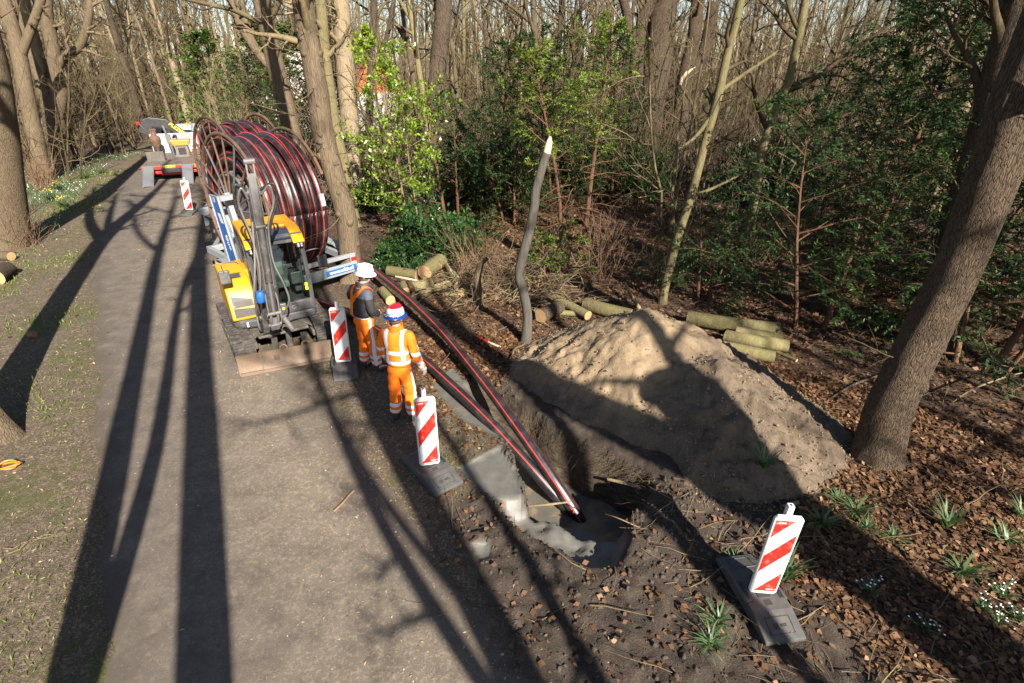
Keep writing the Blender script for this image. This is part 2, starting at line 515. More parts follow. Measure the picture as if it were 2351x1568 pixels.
SLUDGE = g2([(1000, 878), (1042, 848), (1095, 900), (1140, 965), (1190, 1040), (1150, 1012), (1062, 962), (1012, 912)])
PUDDLE = g2([(1088, 1250), (1120, 1245), (1130, 1275), (1108, 1290), (1090, 1275)])
SOIL = g2([(1055, 1078), (1110, 1000), (1130, 870), (1190, 800), (1260, 790), (1500, 1000), (1880, 1060), (1830, 1180), (1850, 1330), (1960, 1450), (2100, 1640), (1250, 1640), (1130, 1400), (1085, 1290), (1020, 1180)])
PILES = [(2.15, 7.85, 1.24, 0.62), (2.95, 6.75, 0.92, 0.56), (3.85, 6.40, 0.40, 0.50), (1.55, 7.20, 0.66, 0.64), (2.85, 7.75, 0.86, 0.62)]
def pile_h(x, y):
    """height of the sand heap above the ground (negative outside)"""
    x = np.asarray(x, float); y = np.asarray(y, float)
    acc = 0
    for (px, py, h, s) in PILES:
        d = np.hypot(x - px, y - py)
        d = np.sqrt(d * d + 0.05)
        acc = acc + np.exp(16 * (h - s * (d - 0.2)))
    h = np.log(acc + 1e-9) / 16
    return h

def road_sd(x, y): return poly_sd(x, y, ROAD_POLY)

def terrain(x, y, micro=True):
    x = np.asarray(x, float); y = np.asarray(y, float)
    rs = road_sd(x, y)
    off = np.clip(rs, 0, 30)
    z = 0.05 * fbm(x * 0.25, y * 0.25, 3, 3) * sstep(0, 4, off)
    z = z + 0.28 * fbm(x * 0.09 + 4, y * 0.09, 2, 8) * sstep(3, 14, off)
    # left bank rises a little beyond the verge
    left = sstep(0, 1, (-11.0 - x) - (y - 13) * -0.62)
    # crumbly verge lip
    z = z + 0.012 * sstep(-0.3, 0.4, rs)
    soil = sstep(0.18, -0.25, poly_sd(x, y, SOIL) + 0.22 * fbm(x * 1.3, y * 1.3, 3, 21))
    pit_sd = poly_sd(x, y, PIT) + 0.07 * fbm(x * 3.1, y * 3.1, 3, 33)
    slab_sd = poly_sd(x, y, SLAB); slop_sd = poly_sd(x, y, SLOP) + 0.05 * fbm(x * 3, y * 3, 2, 5)
    slud_sd = poly_sd(x, y, SLUDGE) + 0.06 * fbm(x * 2.5, y * 2.5, 2, 6)
    pud_sd = poly_sd(x, y, PUDDLE) + 0.05 * fbm(x * 3.5, y * 3.5, 2, 9)
    mud = np.maximum.reduce([sstep(0.03, -0.03, slab_sd), sstep(0.05, -0.05, slop_sd), sstep(0.05, -0.05, slud_sd), sstep(0.03, -0.03, pud_sd)])
    if micro:
        clod = fbm(x * 5.5, y * 5.5, 4, 40)
        z = z + soil * (0.07 * clod + 0.07 * fbm(x * 1.7, y * 1.7, 3, 41) - 0.05 * np.abs(fbm(x * 9, y * 9, 3, 43))) * (1 - 0.9 * mud)
        z = z + 0.014 * fbm(x * 7, y * 7, 3, 50) * sstep(-0.1, 0.5, rs) * (1 - mud)
        # spoil ridge between the trench and the heap
        z = z + soil * 0.10 * np.exp(-((pit_sd - 0.35) / 0.3) ** 2) * sstep(0.3, 1.2, x + (y - 5) * 0.3)
    z = z * (1 - 0.85 * sstep(0.04, -0.04, slab_sd))
    z = z - 0.03 * sstep(0.02, -0.05, slab_sd) - 0.05 * sstep(0.05, -0.1, pud_sd)
    # sludge apron in front of the pit steps down toward it
    lump = 0.10 * fbm(x * 4.2, y * 4.2, 4, 71) - 0.05 * np.abs(fbm(x * 8, y * 8, 3, 72))
    z = np.where(slop_sd < 0.1, z * (1 - sstep(0.1, -0.1, slop_sd)) + (-0.27 + lump) * sstep(0.10, -0.10, slop_sd), z)
    depth = 0.12 + 1.1 * sstep(7.9, 5.9, y)
    z = z - (depth + 0.05 * fbm(x * 4, y * 4, 2, 61)) * sstep(0.02, -0.16, pit_sd)
    # under the road the ground stays just below the surface sheet
    z = z - 0.05 * sstep(0.0, -0.5, rs)
    return z, rs, soil, mud, pit_sd

def tz(x, y):
    return float(terrain(np.array([x]), np.array([y]))[0][0])
def rzone(x, y): return float(road_sd(np.array([x]), np.array([y]))[0])
def gz(x, y):
    """height of whatever surface one would stand on"""
    rs = rzone(x, y)
    z = tz(x, y)
    return max(z, 0.0) if rs < 0 else z

def axis_pts(a, b, fa, fb, fine, grow, lim):
    pts = list(np.arange(fa, fb, fine))
    st = fine; x = fb
    while x < b:
        pts.append(x); st = min(st * grow, lim); x += st
    pts.append(b)
    st = fine; x = fa - fine
    while x > a:
        pts.append(x); st = min(st * grow, lim); x -= st
    pts.append(a)
    return np.array(sorted(pts))
gx = axis_pts(-160, 160, -6.5, 6.5, 0.045, 1.05, 3.0)
gy = axis_pts(-60, 260, 2.3, 9.5, 0.045, 1.05, 3.0)
GX, GY = np.meshgrid(gx, gy)
Z, RS, SO, MU, PS = terrain(GX.ravel(), GY.ravel())
nx, ny = len(gx), len(gy)
idx = np.arange(nx * ny).reshape(ny, nx)
quads = np.stack([idx[:-1, :-1].ravel(), idx[:-1, 1:].ravel(), idx[1:, 1:].ravel(), idx[1:, :-1].ravel()], 1)
me = np_mesh("ground", np.stack([GX.ravel(), GY.ravel(), Z], 1), quads, True)
xr, yr = GX.ravel(), GY.ravel()
side_right = sstep(-1, 1, (xr + 2.0) * 0.82 + (yr - 6.6) * 0.57)      # right of the road
def leaf_mask(x, y, rs):
    right = sstep(-0.5, 0.8, (x + 2.0) * 0.82 + (y - 6.6) * 0.57)
    n = fbm(x * 0.6, y * 0.6, 3, 12)
    lr = sstep(0.9, 2.2, rs + n * 0.8)
    ll = sstep(3.6, 6.5, rs + n * 1.5)
    return right * lr + (1 - right) * ll
LEAF = leaf_mask(xr, yr, RS) * (1 - SO * 0.92)
wall = sstep(0.02, -0.05, PS)
set_attr(me, 'zone', np.stack([LEAF, SO, MU], 1))
set_attr(me, 'pitwall', wall)
def ground_mat():
    t = NT('ground_surface')
    z = t.sep(t.attr('zone', 'Vector'))
    n_big = t.noise(0.7, 4); n_mid = t.noise(5, 5, 0.65); n_fine = t.noise(55, 4, 0.7); n_vf = t.noise(160, 2, 0.6)
    # verge: soil with pale wood chips and moss
    chip = t.ramp(t.math('ADD', t.math('MULTIPLY', n_fine, 0.6), t.math('MULTIPLY', n_vf, 0.4)), [(0.40, (0.045, 0.033, 0.022)), (0.52, (0.115, 0.083, 0.053)), (0.64, (0.27, 0.205, 0.14))])
    dust = t.mix(t.ramp(n_mid, [(0.38, 0.0), (0.62, 0.55)]), chip, (0.058, 0.043, 0.029))
    grit = t.ramp(t.noise(21, 3, 0.8), [(0.53, 0.0), (0.60, 0.8)])
    dust = t.mix(grit, dust, (0.22, 0.17, 0.115))
    moss = t.ramp(t.math('ADD', t.math('MULTIPLY', n_mid, 0.5), t.math('MULTIPLY', n_big, 0.6)), [(0.55, 0.0), (0.68, 0.75)])
    verge = t.mix(moss, dust, t.mix(n_fine, (0.035, 0.042, 0.008), (0.10, 0.115, 0.020)))
    # leaf floor
    vc = t.n("ShaderNodeTexVoronoi"); vc.inputs['Scale'].default_value = 30
    t.l(t.tc(), vc.inputs['Vector'])
    vs = t.sep(vc.outputs['Color'])
    leaf = t.ramp(vs[0], [(0.0, (0.025, 0.014, 0.009)), (0.5, (0.075, 0.040, 0.021)), (0.85, (0.14, 0.078, 0.042)), (1.0, (0.22, 0.14, 0.08))])
    leaf = t.mix(t.ramp(n_mid, [(0.35, 0.75), (0.6, 0.0)]), leaf, (0.024, 0.017, 0.012))
    # bare disturbed soil
    soil = t.ramp(t.math('ADD', t.math('MULTIPLY', n_mid, 0.55), t.math('MULTIPLY', n_fine, 0.45)), [(0.33, (0.020, 0.015, 0.011)), (0.52, (0.055, 0.040, 0.029)), (0.72, (0.125, 0.094, 0.068))])
    mud = t.ramp(n_mid, [(0.3, (0.085, 0.081, 0.070)), (0.7, (0.135, 0.129, 0.112))])
    pw = t.attr('pitwall', 'Fac')
    wallc = t.ramp(t.noise(1.0, 5, 0.6, t.mapped((7, 7, 26))), [(0.3, (0.028, 0.022, 0.018)), (0.6, (0.11, 0.08, 0.05)), (0.8, (0.20, 0.15, 0.095))])
    c = t.mix(z[0], verge, leaf)
    c = t.mix(z[1], c, soil)
    c = t.mix(pw, c, wallc)
    c = t.mix(z[2], c, mud)
    r = t.math('SUBTRACT', 0.95, t.math('MULTIPLY', z[2], 0.5))
    h = t.math('ADD', t.math('MULTIPLY', n_fine, 0.5), t.math('ADD', t.math('MULTIPLY', n_mid, 0.7), t.math('MULTIPLY', n_vf, 0.25)))
    keep = t.math('SUBTRACT', 1.0, t.math('MULTIPLY', z[2], 0.9))
    h2 = t.math('MULTIPLY', h, keep)
    return t.done(c, r, t.bump(h2, 0.9, 0.05), 0, 0.4)
ground = link_mesh("ground", me, ground_mat())
tag(ground, kind="structure")

# road sheet ---------------------------------------------------------
def resample(P, n, pw=1.0):
    d = np.concatenate([[0], np.cumsum(np.hypot(*np.diff(P, axis=0).T))])
    s = np.linspace(0, 1, n) * d[-1]
    return np.stack([np.interp(s, d, P[:, 0]), np.interp(s, d, P[:, 1])], 1)
# equal parameter on both sides keeps cross lines square to the road
ns, nt = RL.shape[0], 49
tt = np.linspace(-0.04, 1.04, nt)
A = RL[:, None, :] * (1 - tt)[None, :, None] + RR[:, None, :] * tt[None, :, None]
ax_, ay_ = A[..., 0].ravel(), A[..., 1].ravel()
edge = np.minimum(tt, 1 - tt)[None, :].repeat(ns, 0).ravel() * 3.6
zz = 0.004 + 0.018 * fbm(ax_ * 0.8, ay_ * 0.8, 3, 77) * 0.4 - 0.05 * sstep(0.20, -0.12, edge + 0.26 * fbm(ax_ * 1.3, ay_ * 1.3, 4, 78) + 0.12 * fbm(ax_ * 7, ay_ * 7, 2, 79))
idx = np.arange(ns * nt).reshape(ns, nt)
quads = np.stack([idx[:-1, :-1].ravel(), idx[:-1, 1:].ravel(), idx[1:, 1:].ravel(), idx[1:, :-1].ravel()], 1)
me = np_mesh("road", np.stack([ax_, ay_, zz], 1), quads, True)
set_attr(me, 'across', tt[None, :].repeat(ns, 0).ravel())
def road_mat():
    t = NT('worn_asphalt')
    ac = t.attr('across', 'Fac')
    n0 = t.noise(0.45, 4, 0.6); n1 = t.noise(3.2, 5, 0.65); n2 = t.noise(42, 4, 0.75); n3 = t.noise(140, 3, 0.7)
    base = t.ramp(t.math('ADD', t.math('MULTIPLY', n1, 0.5), t.math('MULTIPLY', n3, 0.5)), [(0.34, (0.062, 0.050, 0.041)), (0.5, (0.098, 0.081, 0.066)), (0.68, (0.15, 0.125, 0.10))])
    # pale dust / wood fibre trodden in along the middle and right
    d = t.math('ADD', t.math('MULTIPLY', n0, 0.6), t.math('MULTIPLY', n1, 0.4))
    band = t.math('MULTIPLY', t.ramp(ac, [(0.18, 0.15), (0.5, 0.75), (0.72, 1.0), (1.0, 0.6)]), t.ramp(d, [(0.36, 0.0), (0.6, 1.0)]))
    c = t.mix(t.math('MULTIPLY', band, 0.65), base, (0.185, 0.148, 0.108))
    speck = t.ramp(n2, [(0.60, 0.0), (0.68, 1.0)])
    c = t.mix(t.math('MULTIPLY', speck, t.math('ADD', t.math('MULTIPLY', band, 0.75), 0.15)), c, (0.34, 0.275, 0.195))
    g2_ = t.ramp(t.noise(19, 3, 0.85), [(0.52, 0.0), (0.60, 0.75)])
    c = t.mix(t.math('MULTIPLY', g2_, t.math('ADD', t.math('MULTIPLY', band, 0.8), 0.14)), c, (0.28, 0.225, 0.16))
    dark = t.ramp(t.noise(18, 4, 0.7), [(0.28, 0.5), (0.42, 0.0)])
    c = t.mix(dark, c, (0.04, 0.033, 0.027))
    # dark earth drifted over the edges
    e = t.ramp(t.math('ADD', ac, t.math('MULTIPLY', t.math('SUBTRACT', t.noise(1.6, 4, 0.65), 0.5), 0.35)), [(0.02, 0.95), (0.13, 0.0), (0.80, 0.0), (0.97, 0.95)])
    c = t.mix(t.math('MULTIPLY', e, t.ramp(n1, [(0.35, 0.35), (0.6, 1.0)])), c, (0.06, 0.045, 0.032))
    h = t.math('ADD', t.math('MULTIPLY', n3, 0.5), t.math('MULTIPLY', n2, 0.5))
    return t.done(c, 0.92, t.bump(h, 0.55, 0.015), 0, 0.35)
road = link_mesh("road", me, road_mat())
tag(road, kind="structure")

# slurry standing in the pit ------------------------------------------
def water_mat():
    t = NT('slurry')
    n = t.noise(3.5, 4, 0.6, None, 0.8)
    col = t.ramp(n, [(0.35, (0.09, 0.085, 0.075)), (0.52, (0.12, 0.105, 0.08)), (0.68, (0.22, 0.17, 0.11))])
    return t.done(col, 0.12, t.bump(t.noise(6, 3), 0.12, 0.02), 0, 0.5)
cx_ = sum(p[0] for p in PIT) / len(PIT); cy_ = sum(p[1] for p in PIT) / len(PIT)
b = MB()
pp = PIT + []
b.add([(p[0] * 1.0 + (p[0] - cx_) * 0.03, p[1] + (p[1] - cy_) * 0.03, -0.80) for p in pp], [tuple(range(len(pp)))])
o = b.build("slurry_water", water_mat())
tag(o, kind="structure")

# ================================================================== SAND HEAP
px_ = np.arange(-0.9, 5.6, 0.035); py_ = np.arange(4.3, 10.4, 0.035)
PX, PY = np.meshgrid(px_, py_)
x, y = PX.ravel(), PY.ravel()
h = pile_h(x, y)
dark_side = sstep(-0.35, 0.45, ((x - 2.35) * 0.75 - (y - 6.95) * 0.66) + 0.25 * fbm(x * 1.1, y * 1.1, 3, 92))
clod = 0.05 * fbm(x * 5.5, y * 5.5, 4, 90) + 0.10 * fbm(x * 1.9, y * 1.9, 3, 91) + (0.02 + 0.04 * dark_side) * fbm(x * 12, y * 12, 3, 95) - 0.05 * np.abs(fbm(x * 3.2, y * 3.2, 3, 99))
rill = 0.03 * fbm((x * 0.7 - y * 0.7) * 4.5, (x + y) * 0.9, 3, 94)
hz = h + (clod + rill) * sstep(-0.1, 0.25, h)
base = terrain(x, y, True)[0]
ps = poly_sd(x, y, PIT)
hz = np.minimum(hz, 0.9 * (ps - 0.34) + 0.10 * fbm(x * 4, y * 4, 3, 97))   # the toe stops at the trench
zz = np.where(hz > -0.10, hz, -0.10) + base
keepv = hz > -0.30
idx = np.arange(len(x)).reshape(PX.shape)
q = np.stack([idx[:-1, :-1].ravel(), idx[:-1, 1:].ravel(), idx[1:, 1:].ravel(), idx[1:, :-1].ravel()], 1)
q = q[keepv[q].all(1)]
used = np.unique(q); remap = np.full(len(x), -1); remap[used] = np.arange(len(used))
me = np_mesh("sand_pile", np.stack([x[used], y[used], zz[used]], 1), remap[q], True)
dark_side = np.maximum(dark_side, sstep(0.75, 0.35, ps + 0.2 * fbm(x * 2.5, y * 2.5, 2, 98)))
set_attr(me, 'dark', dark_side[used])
def sand_mat():
    t = NT('dug_sand')
    dk = t.attr('dark', 'Fac')
    n1 = t.noise(3, 5, 0.6); n2 = t.noise(38, 4, 0.7); n3 = t.noise(9, 5, 0.7)
    k = t.math('ADD', t.math('MULTIPLY', n1, 0.4), t.math('ADD', t.math('MULTIPLY', n2, 0.3), t.math('MULTIPLY', n3, 0.3)))
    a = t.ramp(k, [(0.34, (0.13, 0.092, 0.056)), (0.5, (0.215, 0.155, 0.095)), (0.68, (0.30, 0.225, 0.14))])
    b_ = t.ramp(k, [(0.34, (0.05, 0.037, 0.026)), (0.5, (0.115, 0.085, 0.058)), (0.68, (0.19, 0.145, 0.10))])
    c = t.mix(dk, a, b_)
    h = t.math('ADD', t.math('MULTIPLY', n2, 0.5), n3)
    return t.done(c, 0.95, t.bump(h, 0.7, 0.035), 0, 0.3)
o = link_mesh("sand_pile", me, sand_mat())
tag(o, "tall heap of yellow-brown sand and dark soil dug beside the muddy pit", "sand pile")
# ================================================================== lettering
def lettering(name, body, size, mat, parent, M4, depth=0.001, bold=0.0):
    cu = bpy.data.curves.new(name, 'FONT')
    cu.body = body; cu.size = size; cu.extrude = depth; cu.align_x = 'CENTER'; cu.align_y = 'CENTER'; cu.offset = bold
    o = bpy.data.objects.new(name, cu); C.objects.link(o)
    bpy.context.view_layer.update()
    me = bpy.data.meshes.new_from_object(o.evaluated_get(bpy.context.evaluated_depsgraph_get()))
    bpy.data.objects.remove(o); bpy.data.curves.remove(cu)
    me.name = name
    me.materials.clear()
    t = link_mesh(name, me, mat, parent)
    t.matrix_basis = M4
    return t
def frame4(o, x, y):
    """matrix with origin o, text running along x, up along y"""
    x = Vector(x).normalized(); y = Vector(y); z = x.cross(y).normalized(); y = z.cross(x)
    m = Matrix.Identity(4)
    for i in range(3):
        m[i][0] = x[i]; m[i][1] = y[i]; m[i][2] = z[i]; m[i][3] = o[i]
    return m
def arc(cx, cy, r, a0, a1, n):
    return [(cx + r * math.cos(rad(a0 + (a1 - a0) * i / n)), cy + r * math.sin(rad(a0 + (a1 - a0) * i / n))) for i in range(n + 1)]
def bez(p0, p1, p2, p3, n=14):
    P = [Vector(p) for p in (p0, p1, p2, p3)]
    return [P[0] * (1 - t) ** 3 + P[1] * 3 * t * (1 - t) ** 2 + P[2] * 3 * t * t * (1 - t) + P[3] * t ** 3 for t in (i / n for i in range(n + 1))]
def spline(pts, n=8):
    P = [Vector(p) for p in pts]; out = []
    for i in range(len(P) - 1):
        p0, p1, p2, p3 = P[max(i - 1, 0)], P[i], P[i + 1], P[min(i + 2, len(P) - 1)]
        for k in range(n):
            t = k / n
            out.append(0.5 * ((2 * p1) + (p2 - p0) * t + (2 * p0 - 5 * p1 + 4 * p2 - p3) * t * t + (3 * p1 - p0 - 3 * p2 + p3) * t ** 3))
    return out + [P[-1]]

# ================================================================== EXCAVATOR
EX = thing("excavator", "yellow and dark grey mini excavator with folded boom, parked on rubber tracks", "excavator", (-4.62, 9.50, 0.004), rad(-57))
def track_outline(L, r, off=0.0, zc=0.285):
    return arc(L, zc, r + off, -90, 90, 10) + arc(-L, zc, r + off, 90, 270, 10)
for s in (-1, 1):
    y0 = s * 0.615
    b = MB()
    outl, inn = track_outline(0.80, 0.275), track_outline(0.80, 0.225)
    n = len(outl)
    for (ya, yb) in ((y0 - 0.15, y0 + 0.15),):
        vs = [(p[0], ya, p[1]) for p in outl] + [(p[0], yb, p[1]) for p in outl] + [(p[0], ya, p[1]) for p in inn] + [(p[0], yb, p[1]) for p in inn]
        fs = []
        for i in range(n):
            j = (i + 1) % n
            fs += [(i, j, n + j, n + i), (2 * n + i, 3 * n + i, 3 * n + j, 2 * n + j), (i, 2 * n + i, 2 * n + j, j), (n + i, n + j, 3 * n + j, 3 * n + i)]
        b.add(vs, fs)
    # lugs round the belt
    per = 4 * 0.80 + 2 * PI * 0.285
    k = 0; d = 0.0
    while d < per - 0.02:
        q = d
        if q < 1.6: p = (-0.8 + q, 0.565); ang = 0
        elif q < 1.6 + PI * 0.285:
            a = PI / 2 - (q - 1.6) / 0.285; p = (0.8 + 0.285 * math.cos(a), 0.285 + 0.285 * math.sin(a)); ang = PI / 2 - a
        elif q < 3.2 + PI * 0.285: p = (0.8 - (q - 1.6 - PI * 0.285), 0.004); ang = PI
        else:
            a = -PI / 2 - (q - 3.2 - PI * 0.285) / 0.285; p = (-0.8 + 0.285 * math.cos(a), 0.285 + 0.285 * math.sin(a)); ang = PI / 2 - a
        for yy, dx in ((y0 - 0.075, 0.02), (y0 + 0.075, -0.02)):
            b.box((p[0] + dx * math.cos(ang), yy, p[1] - dx * math.sin(ang)), (0.045, 0.135, 0.028), (0, ang, 0))
        d += 0.098; k += 1
    tr = b.build("track", M['rubber'], EX, 40)
    f = MB()
    f.box((0, y0, 0.27), (1.55, 0.16, 0.20)); f.box((0, y0, 0.40), (1.2, 0.12, 0.08))
    f.build("track_frame", M['undercar'], tr, bevel=0.02)
    for xx, rr in ((0.80, 0.215), (-0.80, 0.215)):
        w = MB().cyl((xx, y0 - 0.12, 0.285), (xx, y0 + 0.12, 0.285), rr, 20).cyl((xx, y0 - 0.14, 0.285), (xx, y0 + 0.14, 0.285), 0.08, 14)
        w.build("drive_wheel", M['undercar'], tr, 40)
    for xx in (-0.45, -0.15, 0.15, 0.45):
        MB().cyl((xx, y0 - 0.13, 0.13), (xx, y0 + 0.13, 0.13), 0.075, 14).build("roller", M['undercar'], tr, 40)
# undercarriage
b = MB()
b.box((0, 0, 0.38), (0.9, 0.72, 0.16))
b.prism([(0.35, -0.45), (0.95, -0.38), (0.95, 0.38), (0.35, 0.45), (-0.5, 0.45), (-0.5, -0.45)], 0.46, 0.51, 'z')
for s in (-1, 1):
    b.prism([(0.30, 0.50), (1.00, 0.42), (1.0, 0.30), (0.3, 0.3)], s * 0.44 - 0.02, s * 0.44 + 0.02, 'y')
    b.prism([(0.40, s * 0.20), (0.98, s * 0.42), (0.98, s * 0.44), (0.35, s * 0.46)], 0.511, 0.535, 'z')
b.cyl((0, 0, 0.46), (0, 0, 0.60), 0.36, 28)
b.build("undercarriage", M['undercar'], EX, 35, bevel=0.012)
# dozer blade: curved plate with a folded end piece
prof = [(1.42, 0.02), (1.40, 0.10), (1.395, 0.20), (1.41, 0.30), (1.45, 0.40), (1.475, 0.405), (1.44, 0.31), (1.42, 0.20), (1.425, 0.10), (1.45, 0.02)]
b = MB()
b.prism(prof, -0.44, 0.775, 'y'); b.prism([(p[0] - 0.012, p[1] - 0.006) for p in prof], -0.775, -0.446, 'y')
b.box((1.44, 0.0, 0.03), (0.05, 1.53, 0.05)); b.box((1.415, -0.443, 0.21), (0.05, 0.02, 0.38))
for yy in (-0.10, 0.22):
    b.tube(arc(0, 0, 0.045, 0, 180, 8) and [(1.44 + 0.0, yy + 0.05 * math.cos(a), 0.40 + 0.06 * math.sin(a)) for a in [PI * i / 8 for i in range(9)]], 0.016, 6)
bl = b.build("dozer_blade", M['blade'], EX, 35)
b = MB()
for s in (-1, 1): b.box((1.16, s * 0.22, 0.28), (0.55, 0.09, 0.12), (0, rad(8), 0))
b.cyl((0.95, 0, 0.42), (1.38, 0, 0.30), 0.045, 12)
b.build("blade_arm", M['undercar'], bl, bevel=0.01)
# revolving frame skirt
plan = arc(-0.15, 0.0, 0.80, 95, 265, 20) + [(0.30, -0.80), (0.52, -0.76), (0.66, -0.60), (0.72, -0.30), (0.80, -0.12), (0.80, 0.12), (0.74, 0.3), (0.74, 0.72), (0.66, 0.79), (0.2, 0.8)]
b = MB(); b.prism(plan, 0.60, 0.80, 'z')
b.build("counterweight_skirt", M['dgrey'], EX, 50, bevel=0.05, segs=3)
b = MB(); b.prism([(-.1, .5), (.62, .0)] and [(p[0] * 0.8, p[1] * 0.8) for p in plan], 0.55, 0.602, 'z'); b.build("slew_deck", M['black'], EX)
# yellow engine cowl
prof = [(-0.80, 0.80), (0.64, 0.80), (0.665, 0.86), (0.60, 1.10), (0.50, 1.34), (0.38, 1.50), (0.20, 1.58), (-0.80, 1.60)]
b = MB(); b.prism(prof, -0.775, -0.295, 'y')
me_ = b
cow = b.build("engine_cowl", M['yellow'], EX, 50, bevel=0.09, segs=4)
b = MB(); b.prism(arc(-0.15, 0.0, 0.79, 172, 265, 12) + [(-0.1, -0.77), (-0.1, -0.2), (-0.9, -0.1)], 0.80, 1.585, 'z')
MB().prism(arc(-0.15, 0.0, 0.79, 95, 170, 10) + [(-0.7, 0.0), (-0.66, 0.76)], 0.80, 1.3, 'z').build('rear_cover', M['dgrey'], EX, 50, bevel=0.05)
b.build("rear_hood", M['yellow'], EX, 50, bevel=0.07, segs=3)
# grille openings on the sloping nose of the cowl
def nose(y, z): # x of the nose surface at height z
    if z < 1.10: return 0.665 + (z - 0.86) * (0.60 - 0.665) / 0.24
    return 0.60 + (z - 1.10) * (0.50 - 0.60) / 0.24
for (za, zb, zc_, zd) in ((0.875, 0.875, 1.02, 1.06), (1.065, 1.065, 1.19, 1.29)):
    c4 = [(-0.715, za), (-0.345, zb), (-0.345, zc_), (-0.715, zd)]
    b = MB()
    fr = [(nose(y, z) + 0.004, y, z) for y, z in c4]; bk = [(nose(y, z) + 0.0015, y, z) for y, z in c4]
    b.add(fr + bk, [(0, 1, 2, 3), (0, 4, 5, 1), (1, 5, 6, 2), (2, 6, 7, 3), (3, 7, 4, 0)])
    for i in range(9):
        t = (i + 0.5) / 9; z = za + (zc_ - za) * t
        b.box((nose(-0.5, z) + 0.007, -0.53, z), (0.006, 0.31, 0.006), (0, rad(-15), 0), 1)
    b.build("cowl_grille", [M['black'], M['deck']], cow)
b = MB(); b.box((0.21, -0.53, 1.607), (0.16, 0.2, 0.012), (0, rad(8), 0)); b.build("cowl_badge", M['dgrey'], cow)
b = MB(); b.box((0.668, -0.50, 0.70), (0.006, 0.12, 0.10), (0, 0, rad(12))); st = b.build("number_sticker", M['white'], EX)
lettering("sticker_number", "94", 0.09, M['blacktxt'], st, frame4((0.6725, -0.50, 0.70), (-0.2, 0.98, 0), (0, 0, 1)))
# cab
X0, X1, Y0, Y1, Z0, Z1 = -0.62, 0.72, -0.27, 0.765, 0.80, 2.36
b = MB()
pw = 0.07
def post(a, c, w=pw, d=pw): 
    b.tube([a, c], [w * 0.62, w * 0.62], 4)
for (xb, xt, y) in ((X1, X1 - 0.14, Y0 + 0.03), (X1, X1 - 0.14, Y1 - 0.03)):
    b.tube([(xb, y, Z0), (xb, y, Z0 + 0.45), (xb - 0.03, y, Z0 + 1.0), (xt, y, Z1)], 0.045, 6)
for y in (Y0 + 0.03, Y1 - 0.03):
    b.tube([(X0, y, Z0), (X0, y, Z1)], 0.05, 6)
    b.tube([(0.12, y, Z0), (0.08, y, Z1)], 0.03, 6)
    b.tube([(X0, y, Z1), (X1 - 0.14, y, Z1)], 0.045, 6)
for x, z in ((X0, Z1), (X1 - 0.14, Z1), (X0, Z0), (X1 - 0.12, Z1 - 0.10)):
    b.tube([(x, Y0, z), (x, Y1, z)], 0.045, 6)
cabf = b.build("cab_frame", M['dgrey'], EX, 40)
b = MB()
b.prism([(X0, 0.79), (X1 + 0.03, 0.79), (X1 + 0.06, 0.86), (X1 + 0.035, 1.03), (X1 - 0.02, 1.04), (X1 - 0.04, 0.84), (X0, 0.84)], Y0, Y1, 'y')
b.box((0.4, Y1 - 0.01, 0.93), (0.62, 0.05, 0.25)); b.box((-0.25, Y1 - 0.01, 1.02), (0.7, 0.05, 0.42)); b.box((X0 + 0.01, 0.25, 1.1), (0.05, 1.0, 0.6))
b.build("cab_lower_panel", M['dgrey'], EX, 40, bevel=0.02, segs=3)
b = MB()
b.quad((X1 + 0.012, Y0 + 0.07, 1.05), (X1 + 0.012, Y1 - 0.07, 1.05), (X1 - 0.02, Y1 - 0.07, 1.80), (X1 - 0.02, Y0 + 0.07, 1.80))
b.quad((X1 - 0.022, Y0 + 0.07, 1.81), (X1 - 0.022, Y1 - 0.07, 1.81), (X1 - 0.125, Y1 - 0.07, 2.24), (X1 - 0.125, Y0 + 0.07, 2.24))
b.build("windscreen", M['glass'], EX)
b = MB()
for y in (Y0 + 0.02, Y1 - 0.02):
    b.quad((0.15, y, 1.05), (X1 - 0.03, y, 1.05), (X1 - 0.16, y, Z1 - 0.05), (0.12, y, Z1 - 0.05))
    b.quad((X0 + 0.05, y, 1.22), (0.09, y, 1.22), (0.06, y, Z1 - 0.05), (X0 + 0.05, y, Z1 - 0.05))
b.quad((X0, Y0 + 0.06, 1.4), (X0, Y1 - 0.06, 1.4), (X0, Y1 - 0.06, Z1 - 0.06), (X0, Y0 + 0.06, Z1 - 0.06))
b.build("side_window", M['glass'], EX)
# roof with yellow visor (frame of yellow round a tinted hatch)
b = MB()
zr = Z1 + 0.03
b.prism([(X0 - 0.04, Y0 - 0.01), (0.16, Y0 - 0.01), (0.16, Y1 + 0.01), (X0 - 0.04, Y1 + 0.01)], zr, zr + 0.10, 'z')
for s, (ya, yb) in ((0, (Y0 - 0.02, Y0 + 0.20)), (1, (Y1 - 0.20, Y1 + 0.02))):
    b.prism([(0.10, zr), (0.10, zr + 0.10), (0.42, zr + 0.085), (0.66, zr - 0.03), (0.78, zr - 0.14), (0.74, zr - 0.17), (0.58, zr - 0.02)], ya, yb, 'y')
roof = b.build("cab_roof", M['yellow'], EX, 50, bevel=0.035, segs=3)
b = MB(); b.prism([(0.155, zr + 0.0), (0.155, zr + 0.06), (0.40, zr + 0.05), (0.66, zr - 0.05), (0.64, zr - 0.08)], Y0 + 0.195, Y1 - 0.195, 'y'); b.build("roof_hatch", M['roofglass'], roof, bevel=0.01)
